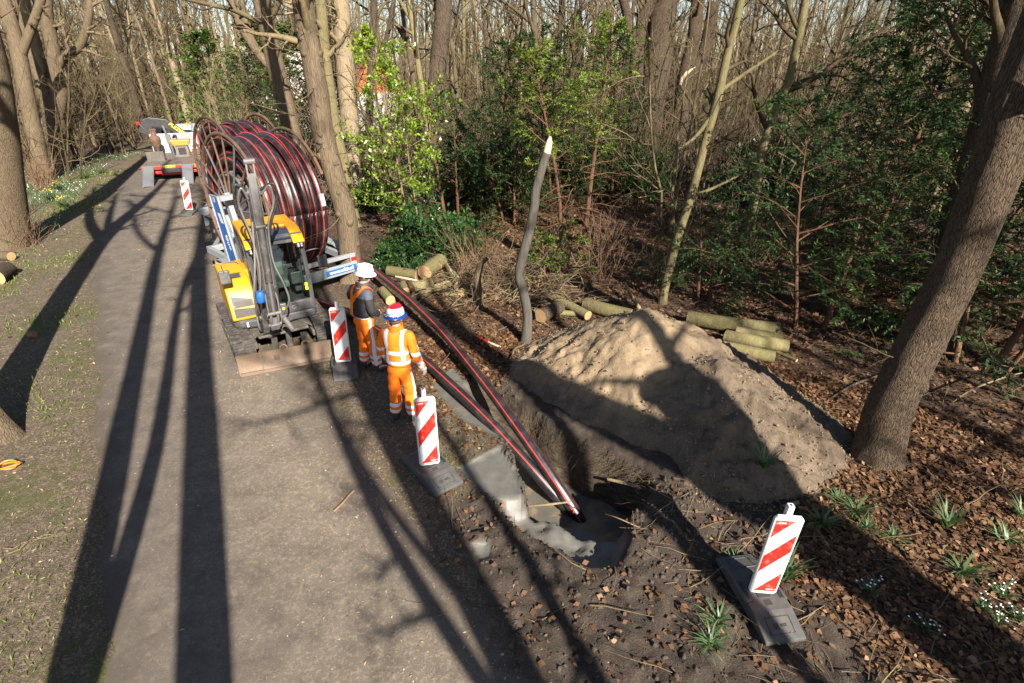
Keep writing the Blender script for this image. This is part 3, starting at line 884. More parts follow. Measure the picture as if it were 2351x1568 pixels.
for y in (Y0 + 0.09, Y1 - 0.09):
    b = MB(); b.box((0.755, y, zr - 0.185), (0.07, 0.15, 0.10), (0, rad(10), 0)); wl = b.build("work_light", M['black'], EX, bevel=0.015)
    b = MB()
    for dy in (-0.03, 0.03):
        for dz in (-0.02, 0.02): b.cyl((0.785, y + dy, zr - 0.19 + dz), (0.797, y + dy, zr - 0.19 + dz), 0.019, 10)
    b.build("light_lens", M['lamp'], wl)
# mirrors
for (yy, ym, x0) in ((Y1, Y1 + 0.30, 0.60), (Y0 - 0.18, Y0 - 0.46, 0.58)):
    b = MB(); b.tube(spline([(x0, yy, 1.95), (x0 + 0.06, yy + (ym - yy) * 0.25, 2.02), (x0 + 0.10, ym, 2.02), (x0 + 0.11, ym, 1.86)], 5), 0.011, 6)
    mr = b.build("mirror_bracket", M['dgrey'], EX, 40)
    b = MB(); b.box((x0 + 0.10, ym, 1.76), (0.05, 0.19, 0.27), (0, rad(-6), 0)); b.build("mirror", M['dgrey'], EX, bevel=0.03, segs=3)
# stickers on the cab
b = MB(); b.box((X1 + 0.016, Y1 - 0.10, 1.30), (0.004, 0.055, 0.16), (0, rad(-1), 0)); b.build("safety_sticker", M['hiviz'], EX)
b = MB(); b.box((X1 + 0.062, Y0 + 0.42, 0.93), (0.006, 0.05, 0.05)); b.build("warning_sticker", M['plate'], EX)
b = MB(); b.tube([(X1 + 0.056, Y0 + 0.62 + 0.035 * math.cos(a), 0.92 + 0.035 * math.sin(a)) for a in [2 * PI * i / 16 for i in range(16)]], 0.004, 5, False, closed=True); b.build("round_emblem", M['galv'], EX)
# interior
b = MB(); b.box((-0.22, 0.25, 1.15), (0.50, 0.48, 0.16)); b.box((-0.42, 0.25, 1.52), (0.14, 0.46, 0.62), (0, rad(-10), 0)); b.box((-0.47, 0.25, 1.92), (0.10, 0.28, 0.20))
b.build("seat", grime('seat_fabric', (0.10, 0.13, 0.11), 0.8, amount=0.2), EX, bevel=0.05, segs=3)
b = MB(); b.box((0.12, 0.25, 0.86), (1.1, 0.95, 0.04)); b.box((0.02, 0.60, 1.22), (0.55, 0.14, 0.34)); b.box((0.02, -0.10, 1.22), (0.55, 0.14, 0.34)); b.box((0.45, 0.55, 1.42), (0.06, 0.2, 0.26))
b.build("console", M['dgrey'], EX, bevel=0.02)
for yy in (0.58, -0.08): MB().tube([(0.22, yy, 1.38), (0.25, yy, 1.55)], [0.016, 0.028], 8).build("control_lever", M['black'], EX)
for yy in (0.18, 0.32): MB().tube([(0.40, yy, 0.88), (0.45, yy, 1.35)], 0.012, 6).build("control_lever", M['chrome'], EX)
# swing post
YB = -0.02
b = MB()
b.prism([(0.72, 0.55), (1.00, 0.52), (1.10, 0.60), (1.12, 0.86), (1.02, 0.95), (0.92, 0.86), (0.74, 0.82)], YB - 0.13, YB + 0.13, 'y')
b.cyl((0.94, YB, 0.46), (0.94, YB, 0.98), 0.10, 18); b.cyl((1.02, YB - 0.17, 0.86), (1.02, YB + 0.17, 0.86), 0.05, 14)
b.build("swing_post", M['boom'], EX, 40, bevel=0.015)
# boom
bo = [(0.93, 0.82), (1.04, 0.74), (1.14, 0.84), (1.22, 1.50), (1.28, 1.95), (1.26, 2.35), (1.30, 2.86), (1.22, 2.96), (1.12, 2.90), (1.06, 2.40), (0.96, 1.95), (0.94, 1.4)]
b = MB(); b.prism(bo, YB - 0.085, YB + 0.085, 'y')
boom = b.build("boom", M['boom'], EX, 40, bevel=0.012)
for s in (-1, 1):
    MB().prism([(0.94, 0.84), (1.04, 0.76), (1.13, 0.84), (1.18, 1.20), (1.04, 1.2)], YB + s * 0.10 - 0.012, YB + s * 0.10 + 0.012, 'y').build("boom_plate", M['boom'], boom, 40)
    MB().cyl((1.21, YB + s * 0.08, 2.88), (1.21, YB + s * 0.13, 2.88), 0.065, 16).build("boom_pin", M['boom'], boom, 40)
# boom cylinder at the side, arm folded down in front of the boom
b = MB(); b.cyl((1.10, YB + 0.17, 0.80), (1.22, YB + 0.15, 1.42), 0.048, 14); b.cyl((1.22, YB + 0.15, 1.42), (1.27, YB + 0.13, 1.95), 0.026, 12, 1); b.build("boom_cylinder", [M['boom'], M['chrome']], EX, 40)
ar = [(1.14, 3.13), (1.21, 3.16), (1.30, 2.98), (1.40, 2.62), (1.60, 1.10), (1.56, 1.03), (1.49, 1.06), (1.28, 2.50), (1.17, 2.86)]
b = MB(); b.prism([(p[0] + 0.03, p[1] + 0.0) for p in ar], YB - 0.070, YB + 0.070, 'y')
arm = b.build("arm", M['boom'], EX, 40, bevel=0.012)
b = MB()
for s in (-1, 1):
    b.prism([(p[0] + 0.032, p[1]) for p in [(1.30, 2.98), (1.40, 2.62), (1.55, 1.5), (1.53, 1.5), (1.38, 2.6), (1.28, 2.95)]], YB + s * 0.073 - 0.004, YB + s * 0.073 + 0.004, 'y')
    b.prism([(1.15, 3.30), (1.19, 3.32), (1.34, 2.90), (1.28, 2.88)], YB + s * 0.055 - 0.012, YB + s * 0.055 + 0.012, 'y')
b.cyl((1.17, YB - 0.085, 3.30), (1.17, YB + 0.085, 3.30), 0.045, 14); b.cyl((1.25, YB - 0.075, 3.08), (1.25, YB + 0.075, 3.08), 0.02, 10)
b.build("arm_bracket", M['rustgrey'], arm, 40)
b = MB(); b.cyl((1.46, YB, 2.40), (1.60, YB, 1.62), 0.058, 16); b.cyl((1.60, YB, 1.62), (1.675, YB, 1.16), 0.03, 14, 1); b.cyl((1.455, YB - 0.08, 2.43), (1.455, YB + 0.08, 2.43), 0.04, 14)
b.build("bucket_cylinder", [M['boom'], M['chrome']], EX, 40)
b = MB()
for s in (-1, 1):
    b.tube(spline([(1.56, YB + s * 0.085, 1.42), (1.64, YB + s * 0.095, 1.30), (1.69, YB + s * 0.09, 1.13)], 5), 0.022, 8, flat=0.7)
    b.tube(spline([(1.69, YB + s * 0.06, 1.13), (1.68, YB + s * 0.06, 1.02), (1.63, YB + s * 0.06, 0.92)], 5), 0.024, 8)
for (x, z) in ((1.69, 1.13), (1.57, 1.07), (1.63, 0.92)): b.cyl((x, YB - 0.11, z), (x, YB + 0.11, z), 0.03, 12)
b.build("bucket_linkage", M['rustgrey'], EX, 40)
b = MB(); b.box((1.58, YB, 0.93), (0.22, 0.16, 0.12), (0, rad(25), 0)); b.cyl((1.66, YB + 0.16, 1.02), (1.74, YB + 0.28, 0.80), 0.045, 14); b.build("quick_coupler", M['rustgrey'], EX, 40, bevel=0.015)
b = MB(); b.lathe([(0.0, 0.0), (0.07, 0.0), (0.08, 0.03), (0.08, 0.13), (0.06, 0.17), (0, 0.17)], (1.50, YB - 0.16, 1.30), 16); b.build("blue_cap", M['blue'], EX, 40)
# hoses
hs = [
    [(1.30, YB - 0.11, 2.82), (1.34, YB - 0.20, 2.98), (1.30, YB - 0.26, 2.75), (1.36, YB - 0.15, 2.30), (1.45, YB - 0.11, 1.9), (1.42, YB - 0.13, 1.5), (1.30, YB - 0.2, 1.2), (1.12, YB - 0.17, 0.98)],
    [(1.28, YB + 0.11, 2.86), (1.36, YB + 0.24, 2.98), (1.34, YB + 0.27, 2.72), (1.36, YB + 0.14, 2.4), (1.48, YB + 0.13, 1.9), (1.60, YB + 0.24, 1.55), (1.58, YB + 0.30, 1.25), (1.40, YB + 0.2, 1.0)],
    [(1.26, YB + 0.10, 2.92), (1.36, YB + 0.30, 3.00), (1.33, YB + 0.33, 2.75), (1.32, YB + 0.2, 2.45), (1.30, YB + 0.14, 2.2)],
    [(1.24, YB - 0.10, 2.90), (1.27, YB - 0.27, 3.02), (1.24, YB - 0.30, 2.72), (1.26, YB - 0.18, 2.4), (1.28, YB - 0.12, 2.1)],
    [(1.34, YB - 0.10, 2.5), (1.42, YB - 0.14, 2.1), (1.50, YB - 0.2, 1.75), (1.50, YB - 0.26, 1.45), (1.35, YB - 0.24, 1.15), (1.1, YB - 0.2, 0.9)],
    [(1.06, YB - 0.16, 1.1), (1.16, YB - 0.22, 0.92), (1.14, YB - 0.2, 0.72), (1.0, YB - 0.16, 0.62)],
    [(1.06, YB + 0.16, 1.15), (1.18, YB + 0.20, 0.95), (1.16, YB + 0.18, 0.72), (1.02, YB + 0.15, 0.62)],
]
for i, h in enumerate(hs):
    b = MB(); b.tube(spline(h, 7), 0.019 if i not in (2, 3) else 0.024, 7)
    b.build("hydraulic_hose", M['hose'] if i in (2, 3) else grime('steel_hose', (0.20, 0.19, 0.18), 0.45, 0.4, amount=0.4) , EX, 60)
b = MB()
for s in (-1, 1): b.tube([(1.17, YB + s * 0.10, 1.5), (1.21, YB + s * 0.10, 1.9), (1.21, YB + s * 0.10, 2.3), (1.25, YB + s * 0.10, 2.8)], 0.011, 6)
b.build("steel_pipe", M['chrome'], EX, 60)

# the machine is wide on its tracks and compact above them
BOOM = ("swing_post", "boom", "boom_cylinder", "arm", "bucket_cylinder", "bucket_linkage", "quick_coupler", "blue_cap", "hydraulic_hose", "steel_pipe")
UNDER = ("track", "undercarriage", "dozer_blade", "slew_deck")
for ch in EX.children:
    base = ch.name.split(".")[0]
    if base in UNDER: Mx = Matrix.Diagonal((1.06, 1.12, 0.92 if base != "dozer_blade" else 1.0, 1.0))
    elif base in BOOM:
        Mx = Matrix.Identity(4); Mx[1][2] = 0.065; Mx[0][2] = 0.10; Mx[2][2] = 1.07; Mx[0][0] = 0.92; Mx[1][1] = 0.9
        Mx[1][3] = -0.235; Mx[0][3] = 0.0; Mx[2][3] = -0.10
    else: Mx = Matrix.Translation((0.08, -0.03, 0.49)) @ Matrix.Diagonal((0.92, 0.90, 0.87, 1.0)) @ Matrix.Translation((0, 0, -0.56))
    if ch.name.startswith("dozer_blade"): Mx = Matrix.Translation((1.4, 0, 0)) @ Matrix.Rotation(rad(-9), 4, 'Z') @ Matrix.Translation((-1.4, 0, 0)) @ Mx
    todo = [ch]
    while todo:
        q = todo.pop(); todo += list(q.children)
        q.data.transform(q.matrix_basis.inverted() @ Mx @ q.matrix_basis)

# ================================================================== PIPE MATERIAL
def pipe_mat():
    t = NT('striped_pipe')
    uv = t.n("ShaderNodeUVMap"); uv.uv_map = 'pipe'
    s = t.sep(uv.outputs[0])
    f = t.math('FRACT', t.math('MULTIPLY', s[0], 4.0))
    d = t.math('ABSOLUTE', t.math('SUBTRACT', f, 0.5))
    stripe = t.math('LESS_THAN', d, 0.055)
    n = t.noise(6, 4, 0.6)
    dust = t.ramp(n, [(0.45, 0.0), (0.75, 0.35)])
    c = t.mix(dust, (0.014, 0.0145, 0.018), (0.10, 0.09, 0.08))
    c = t.mix(stripe, c, (0.62, 0.035, 0.012))
    return t.done(c, t.math('ADD', t.math('MULTIPLY', dust, 0.6), 0.33), None, 0, 0.5)
M['pipe'] = pipe_mat()
def uv_tube(paths, r, sides=16):
    """paths: list of (points, phase); returns mesh with angle in UV layer 'pipe'"""
    V, F, U = [], [], []
    for pts, ph in paths:
        pts = [Vector(p) for p in pts]; n = len(pts); base = len(V); ref = None
        for i, p in enumerate(pts):
            t = (pts[min(i + 1, n - 1)] - pts[max(i - 1, 0)]).normalized()
            if ref is None: ref = Vector((0, 0, 1)) if abs(t.z) < 0.9 else Vector((1, 0, 0))
            x = (ref - t * ref.dot(t)).normalized(); ref = x; y = t.cross(x)
            for k in range(sides + 1):
                a = 2 * PI * k / sides
                V.append(p + x * (math.cos(a) * r) + y * (math.sin(a) * r)); U.append((k / sides + ph, i * 0.1))
        for i in range(n - 1):
            for k in range(sides):
                a = base + i * (sides + 1) + k
                F.append((a, a + 1, a + sides + 2, a + sides + 1))
        for e, i in ((0, 0), (1, n - 1)):
            ring = [base + i * (sides + 1) + k for k in range(sides)]
            F.append(tuple(ring[::-1] if e == 0 else ring))
    me = bpy.data.meshes.new("pipe_run")
    me.from_pydata([tuple(v) for v in V], [], F)
    ul = me.uv_layers.new(name='pipe')
    vi = np.empty(len(me.loops), np.int32); me.loops.foreach_get("vertex_index", vi)
    ul.data.foreach_set("uv", np.array(U, np.float32)[vi].ravel())
    me.polygons.foreach_set("use_smooth", [True] * len(me.polygons))
    me.update()
    return me

# ================================================================== REEL
def make_reel(R=1.62, w=1.42):
    root = thing("pipe_reel", "nearer of the two big reels, rusty spoked rims wound with black pipe striped red", "pipe reel")
    for s in (-1, 1):
        y = s * w / 2
        b = MB()
        aa = [2 * PI * i / 72 for i in range(72)] if s < 0 else [rad(28 + 270 * i / 54) for i in range(55)]
        b.tube([(R * math.cos(a), y, R * math.sin(a)) for a in aa], 0.042, 8, closed=s < 0, flat=0.8)
        b.tube([((R - 0.09) * math.cos(a), y, (R - 0.09) * math.sin(a)) for a in aa], 0.016, 6, closed=s < 0)
        rim = b.build("rim", M['rust'], root, 60)
        b = MB()
        for i in range(18):
            a = 2 * PI * (i + 0.3) / 18
            if s > 0 and not (28 < math.degrees(a) < 298): continue
            b.tube([(0.10 * math.cos(a), y + s * 0.10, 0.10 * math.sin(a)), (0.75 * math.cos(a), y + s * 0.03, 0.75 * math.sin(a)), (R * math.cos(a), y, R * math.sin(a))], 0.024, 6, mi=i % 3 == 0)
        b.build("rim_spokes", [M['rust'], M['rustgrey']], rim, 60)
        b = MB(); b.cyl((0, y - 0.03, 0), (0, y + s * 0.16, 0), 0.13, 18); b.build("hub", M['rust'], root, 40)
    b = MB()
    rd = 0.82
    for i in range(12):
        a = 2 * PI * i / 12
        b.tube([(rd * math.cos(a), -w / 2, rd * math.sin(a)), (rd * math.cos(a), w / 2, rd * math.sin(a))], 0.03, 6)
    for y in (-w / 2, 0, w / 2): b.tube([(rd * math.cos(a), y, rd * math.sin(a)) for a in [2 * PI * i / 36 for i in range(36)]], 0.03, 6, closed=True)
    b.cyl((0, -w / 2, 0), (0, w / 2, 0), 0.06, 12)
    b.lathe([(rd - 0.04, -w / 2 + 0.1), (rd - 0.04, w / 2 - 0.1)], (0, 0, 0), 36)
    n0 = len(b.v) - 72
    b.v[n0:] = [(p[0], p[2], p[1]) for p in b.v[n0:]]
    b.build("drum", M['rustgrey'], root, 50)
    return root
def make_coil(root, seed, w=1.42, Ro=1.40, r=0.08):
    rng = random.Random(seed)
    paths = []
    for layer, Rl in enumerate((Ro - 0.46, Ro - 0.31, Ro - 0.155, Ro)):
        n = 8 if layer % 2 else 7
        if layer == 0: n = 7
        for i in range(n):
            y = (-w / 2 + 0.11) + (w - 0.22) * (i + (0.5 if n == 7 else 0)) / 7.0 * (1.0 if n == 8 else 1.0)
            if y > w / 2 - 0.08: continue
            j = rng.uniform(-0.012, 0.012)
            tilt = rng.uniform(-0.03, 0.03); ph0 = rng.random() * 0.25; rr = Rl + rng.uniform(-0.025, 0.03)
            sag = rng.uniform(0.0, 0.04); sp = rng.uniform(0, 6.28)
            pts = []
            for k in range(65):
                a = 2 * PI * k / 64
                q = rr + 0.02 * math.sin(2 * a + sp) + sag * math.sin(a) * (layer == 3)
                pts.append((q * math.cos(a), y + j + tilt * math.sin(a + sp), q * math.sin(a)))
            paths.append((pts, ph0))
    # loose turns riding up over the top layer
    for (y, lift, dr) in ((-w / 2 + 0.16, 0.13, 0.0), (-0.12, 0.13, 0.08), (0.30, 0.12, 0.06)):
        pts = []
        for k in range(65):
            a = 2 * PI * k / 64
            up = max(0.0, math.sin(a - 0.35))
            pts.append(((Ro + 0.005 + lift * up ** 1.5) * math.cos(a), y + dr * math.sin(a + 0.6), (Ro + 0.005 + lift * up ** 1.5) * math.sin(a)))
        paths.append((pts, rng.random() * 0.25))
    o = link_mesh("pipe_coil", uv_tube(paths, r, 14), M['pipe'], root)
    return o
REEL_A = Vector((-5.72, 12.68, 1.80)); AXANG = math.atan2(0.742, 0.67)
# reel frame: local Y is the axle, local X the travel direction
reel = make_reel(); make_coil(reel, 5)
reel.location = REEL_A; reel.rotation_euler = (0, 0, AXANG - PI / 2)
b = MB(); b.box((1.43 * math.cos(rad(-172)) , 0.60, 1.43 * math.sin(rad(8)) + 0.10), (0.006, 0.16, 0.26)); 
# paper tag stuck on the outermost turn
tagm = MB()
for i in range(7):
    pass
ta = [rad(a) for a in (4, 6, 8, 10, 12, 14)]
vs = []
for a in ta:
    for yy in (0.555, 0.60, 0.66):
        bulge = math.sqrt(max(0, 0.084 ** 2 - (yy - 0.60) ** 2))
        q = 1.40 + bulge + 0.03
        vs.append((q * math.cos(a), yy, q * math.sin(a)))
fs = [(i * 3 + j, i * 3 + j + 1, i * 3 + j + 4, i * 3 + j + 3) for i in range(len(ta) - 1) for j in range(2)]
tagm.add(vs, fs); tagm.build("paper_tag", M['paper'], reel)
reel2 = copy_tree(reel)
for ch in list(reel2.children):
    if ch.name.startswith("pipe_coil") or ch.name.startswith("paper_tag"): bpy.data.objects.remove(ch)
make_coil(reel2, 9, Ro=1.30)
reel2.location = (-8.05, 16.75, 1.80); reel2.rotation_euler = (0, 0, rad(-42))
reel2["label"] = "farther of the two big pipe reels, partly hidden by bare twigs"
for r_ in (reel, reel2): r_["group"] = "pipe reels on trailers"

# ================================================================== TRAILERS
def make_trailer(full=True):
    root = thing("reel_trailer", "galvanised reel trailer with blue side board and amber lamp, behind the excavator", "trailer")
    # local: origin under the axle on the ground, x = toward the camera (rear), y = axle
    b = MB()
    for s in (-1, 1):
        b.box((0.1, s * 0.98, 0.62), (3.4, 0.10, 0.16))
        b.prism([(-0.55, 0.70), (0.55, 0.70), (0.16, 1.78), (-0.16, 1.78)], s * 0.98 - 0.035, s * 0.98 + 0.035, 'y')
        b.box((0.10, s * 0.98, 1.25), (0.16, 0.13, 1.25), (0, rad(0), 0))
        b.box((0.02, s * 0.98, 1.83), (0.30, 0.16, 0.14))
    b.box((-1.6, 0, 0.62), (0.12, 2.0, 0.14))
    b.box((1.70, 0, 0.72), (0.10, 2.06, 0.09)); b.box((1.78, 0, 0.46), (0.06, 2.10, 0.24)); b.box((1.70, 0.98, 0.6), (0.16, 0.14, 0.36)); b.box((1.70, -0.98, 0.6), (0.16, 0.14, 0.36))
    b.tube([(-1.6, 0.9, 0.6), (-3.2, 0, 0.55)], 0.06, 4); b.tube([(-1.6, -0.9, 0.6), (-3.2, 0, 0.55)], 0.06, 4)
    b.build("chassis", M['galv'], root, 35, bevel=0.008)
    for s in (-1, 1):
        for xx in (0.55, -0.15) if s > 0 else (0.85, 0.12):
            w = MB(); w.lathe([(0.18, -0.10), (0.31, -0.10), (0.33, -0.06), (0.33, 0.06), (0.31, 0.10), (0.18, 0.10)], (0, 0, 0), 24)
            w.v = [(p[0] + xx, p[2] + s * 1.19, p[1] + 0.33) for p in w.v]
            wh = w.build("wheel", M['tyre'], root, 40)
            h = MB(); h.cyl((xx, s * 1.19 - 0.06, 0.33), (xx, s * 1.19 + 0.06, 0.33), 0.19, 18); h.cyl((xx, s * 1.30, 0.33), (xx, s * 1.24, 0.33), 0.06, 12); h.build("wheel_rim", M['galv'], wh, 40)
        f = MB()
        xc = 0.2 if s > 0 else 0.48
        pr = [(xc - 0.85, 0.42), (xc - 0.80, 0.72), (xc - 0.6, 0.78), (xc + 0.6, 0.78), (xc + 0.80, 0.72), (xc + 0.85, 0.42), (xc + 0.82, 0.42), (xc + 0.77, 0.70), (xc + 0.6, 0.755), (xc - 0.6, 0.755), (xc - 0.77, 0.70), (xc - 0.82, 0.42)]
        f.prism(pr, s * 1.19 - 0.14, s * 1.19 + 0.14, 'y'); f.build("mudguard", M['galv'], root, 40)
    # blue side board on the left, in a galvanised edge
    bd = [(0.98, 0.86), (0.60, 1.98), (0.40, 1.98), (0.60, 0.78)]
    b = MB()
    pts = [(0.55, 2.02), (0.25, 2.02), (0.72, 0.70), (0.98, 0.84)]
    bd = [(1.18, 0.74), (1.24, 0.98), (0.98, 2.34), (0.60, 2.34), (0.84, 0.68)]
    b.prism(bd, -1.40, -1.375, 'y'); board = b.build("side_board", M['blue'], root)
    b = MB(); L = [(p[0], -1.388, p[1]) for p in bd]; b.tube(L + [L[0]], 0.03, 4); b.box((0.75, -1.2, 2.26), (0.10, 0.42, 0.10)); b.box((0.55, -1.02, 1.75), (0.16, 0.10, 1.1), (0, rad(-14), 0)); b.box((0.98, -1.2, 0.80), (0.10, 0.42, 0.10)); b.box((0.62, -1.12, 1.45), (0.08, 0.30, 0.08)); b.build("board_frame", M['galv'], board)
    b = MB(); b.quad((0.86, -1.4035, 1.80), (1.00, -1.4035, 1.80), (0.92, -1.4035, 2.0), (0.78, -1.4035, 2.0)); b.build("board_notice", M['white'], board)
    lettering("board_lettering", "wilda", 0.16, M['ywhite'], board, frame4((0.98, -1.4045, 1.40), (-0.24, 0, 1), (-1, 0, -0.24)))
    # amber lamp on its stalk
    b = MB(); b.cyl((0.45, -0.98, 1.90), (0.45, -0.98, 2.02), 0.03, 10); b.cyl((0.45, -0.98, 2.02), (0.45, -0.98, 2.05), 0.08, 16); lp = b.build("lamp_stalk", M['black'], root, 40)
    b = MB(); b.lathe([(0.085, 0), (0.09, 0.05), (0.07, 0.10), (0, 0.11)], (0.45, -0.98, 2.05), 18); b.build("amber_lamp", M['amber'], root, 40)
    b = MB(); b.box((1.813, 0.62, 0.46), (0.006, 0.80, 0.13)); sg = b.build("rear_sign", M['blue'], root)
    lettering("sign_lettering", "www.wilda.nl", 0.115, M['ywhite'], sg, frame4((1.8175, 0.62, 0.46), (0, 1, 0), (0, 0, 1)), bold=0.002)
    b = MB(); b.box((1.813, 0.05, 0.46), (0.01, 0.16, 0.12)); b.build("latch_plate", M['galv'], root, bevel=0.004)
    for s in (-1, 1):
        b = MB(); b.box((1.815, s * 0.98, 0.66), (0.02, 0.14, 0.08)); b.build("tail_lamp", M['redlens'], root)
    return root
# local +x -> world b=(.742,-.67), local +y -> axle (.67,.742)
tr1 = make_trailer(); tr1.location = (REEL_A.x, REEL_A.y, 0); tr1.rotation_euler = (0, 0, math.atan2(-0.67, 0.742)); tr1["group"] = "reel trailers"
tr2 = copy_tree(tr1); tr2.location = (-8.05, 16.75, 0); tr2.rotation_euler = (0, 0, rad(-42)); tr2["label"] = "second galvanised reel trailer, mostly hidden, carrying the farther reel behind the first"

# ================================================================== LOOSE PIPES
def pipe_thing(label, pts, ph):
    o = link_mesh("plastic_pipe", uv_tube([(spline(pts, 10), ph)], 0.08, 18), M['pipe'])
    return tag(o, label, "pipe", "pipes running into the pit")
P1 = [at(690, 520, 0.55), at(737, 548, 0.42), at(776, 568, 0.36), at(828, 598, 0.36), at(900, 652, 0.40), at(1000, 745, 0.36), at(1100, 864, 0.24), at(1190, 985, 0.05), at(1260, 1085, -0.30), at(1318, 1172, -0.70), at(1345, 1215, -0.95)]
P2 = [at(600, 652, 0.10), at(660, 664, 0.10), at(710, 686, 0.10), at(770, 708, 0.10), at(870, 760, 0.10), at(960, 818, 0.13), at(1040, 888, 0.16), at(1120, 965, 0.06), at(1200, 1052, -0.22), at(1262, 1122, -0.52), at(1318, 1182, -0.82), at(1340, 1205, -0.95)]
pipe_thing("black red-striped pipe arching from the reels past the logs, farther of two entering the pit", P1, 0.02)
pipe_thing("black red-striped pipe lying behind the two workers, nearer of two entering the pit", P2, 0.05)
# ================================================================== BEACONS
def stripe_mat():
    t = NT('beacon_stripes')
    p = t.sep(t.tc())
    n = t.noise(14, 4, 0.6)
    # z runs 0.16..1.12 along the face, x -0.125..0.125
    k = t.math('ADD', t.math('MULTIPLY', p[2], 1.0), t.math('MULTIPLY', p[0], -1.29))
    redm = t.math('MAXIMUM', t.math('LESS_THAN', k, 0.30), t.math('MAXIMUM', t.math('LESS_THAN', t.math('ABSOLUTE', t.math('SUBTRACT', k, 0.6875)), 0.112), t.math('GREATER_THAN', k, 1.03)))
    rib = t.math('SINE', t.math('MULTIPLY', p[0], 260.0))
    dirt = t.ramp(n, [(0.5, 0.0), (0.8, 0.5)])
    c = t.mix(redm, (0.80, 0.80, 0.80), (0.62, 0.022, 0.014))
    c = t.mix(dirt, c, (0.42, 0.38, 0.33))
    return t.done(c, 0.32, t.bump(rib, 0.15, 0.002), 0, 0.5)
M['stripe'] = stripe_mat()
def rounded(w, h, cham, x0=0.0, z0=0.0):
    return [(-w / 2, z0 + cham), (-w / 2 + cham * 0.6, z0), (w / 2 - cham * 0.6, z0), (w / 2, z0 + cham), (w / 2, z0 + h - cham), (w / 2 - cham * 0.8, z0 + h), (-w / 2 + cham * 0.8, z0 + h), (-w / 2, z0 + h - cham)]
def make_beacon():
    root = thing("traffic_beacon", "x", "traffic beacon")
    # the foot: recycled plastic wedge block, long in y
    b = MB()
    prof = [(-0.48, 0.0), (-0.48, 0.045), (-0.22, 0.125), (0.22, 0.125), (0.48, 0.045), (0.48, 0.0)]
    b.prism([(p[0], p[1]) for p in prof], -0.205, 0.205, 'x')
    foot = b.build("foot", M['foot'], root, bevel=0.014, segs=2)
    b = MB()
    b.box((0, 0, 0.128), (0.13, 0.15, 0.012)); 
    for y in (-0.14, 0.14): b.box((0, y, 0.1245), (0.07, 0.055, 0.006))
    b.build("foot_socket", M['black'], foot)
    for s in (-1, 1):
        MB().box((s * 0.178, 0, 0.105), (0.062, 0.22, 0.05)).build("carry_notch", M['black'], foot)
        MB().cyl((s * 0.197, -0.12, 0.112), (s * 0.197, 0.12, 0.112), 0.022, 10).build("carry_bar", M['foot'], foot, 40)
    for s in (-1, 1):
        cy = s * 0.35; cz = 0.0865; ang = rad(-17.1 * s)
        b = MB(); b.tube([(dx, cy + dy * math.cos(ang), cz + dy * math.sin(ang)) for dx, dy in ((-0.12, -0.075), (0.12, -0.075), (0.12, 0.075), (-0.12, 0.075))], 0.005, 4, closed=True)
        b.build("foot_panel_edge", M['black'], foot)
        if s < 0:
            lettering("foot_mark", "|||| est", 0.055, M['black'], foot, frame4((0, cy, cz + 0.003), (1, 0, 0), (0, math.cos(ang), math.sin(ang))))
    # post and panel
    b = MB(); b.box((0, 0.012, 0.66), (0.055, 0.055, 1.16)); post = b.build("post", M['white'], root, bevel=0.006)
    b = MB(); b.cyl((0, 0.012, 1.239), (0, 0.012, 1.2415), 0.012, 10); b.build("post_hole", M['black'], post)
    b = MB(); b.prism(rounded(0.262, 1.02, 0.035, 0, 0.13), -0.048, -0.012, 'y'); b.box((0, -0.03, 0.125), (0.09, 0.03, 0.03))
    pan = b.build("panel", M['white'], root, bevel=0.010, segs=3)
    b = MB(); b.prism([(-0.112, 0.175), (0.112, 0.175), (0.112, 1.105), (-0.112, 1.105)], -0.0505, -0.047, 'y'); face = b.build("striped_face", M['stripe'], pan)
    # small white marks on the red corners
    for (xx, zz, rx) in ((-0.062, 1.075, 1), (0.062, 0.205, -1)):
        lettering("panel_lettering", "KWS", 0.030, M['ywhite'], pan, frame4((xx + 0.012 * rx, -0.0515, zz), (rx, 0, 0), (0, 0, rx)), 0.0004)
        b = MB(); cx = xx - 0.035 * rx
        b.tube([(cx + 0.009 * math.cos(a), -0.0515, zz + 0.009 * math.sin(a)) for a in [rad(90 + 120 * i) for i in range(3)]], 0.0028, 5, closed=True); b.build("panel_emblem", M['ywhite'], pan)
    return root
beacon = make_beacon()
def set_beacon(o, x, y, rz, tilt, lean, label):
    o.location = (x, y, gz(x, y) if o is not None else 0); o.rotation_euler = (tilt, lean, rz)
    o["label"] = label; o["group"] = "red and white striped traffic beacons"
bpts = [(at(988, 1082), 14, 0, 0.0, "striped traffic beacon nearest the worker in the orange jacket, beside the grey slurry slab"),
        (at(792, 845), 9, 0, 1.5, "striped traffic beacon just in front of the excavator's dozer blade"),
        (at(437, 490), 10, -2, 4, "small far striped traffic beacon standing by the truck's loading ramps"),
        (at(1738, 1372), -4, 1, 2, "striped traffic beacon leaning on the bare soil in the near right corner")]
beacons = []
for i, (p, rz, tl, ln, lab) in enumerate(bpts):
    o = beacon if i == 0 else copy_tree(beacon)
    set_beacon(o, p.x, p.y, rad(rz), rad(tl), rad(ln), lab)
    beacons.append(o)
# feet lie along their own direction
for o, a in zip(beacons, (24, 10, 0, 13)):
    for ch in o.children:
        if ch.name.startswith("foot"):
            ch.rotation_euler = (0, 0, rad(a))

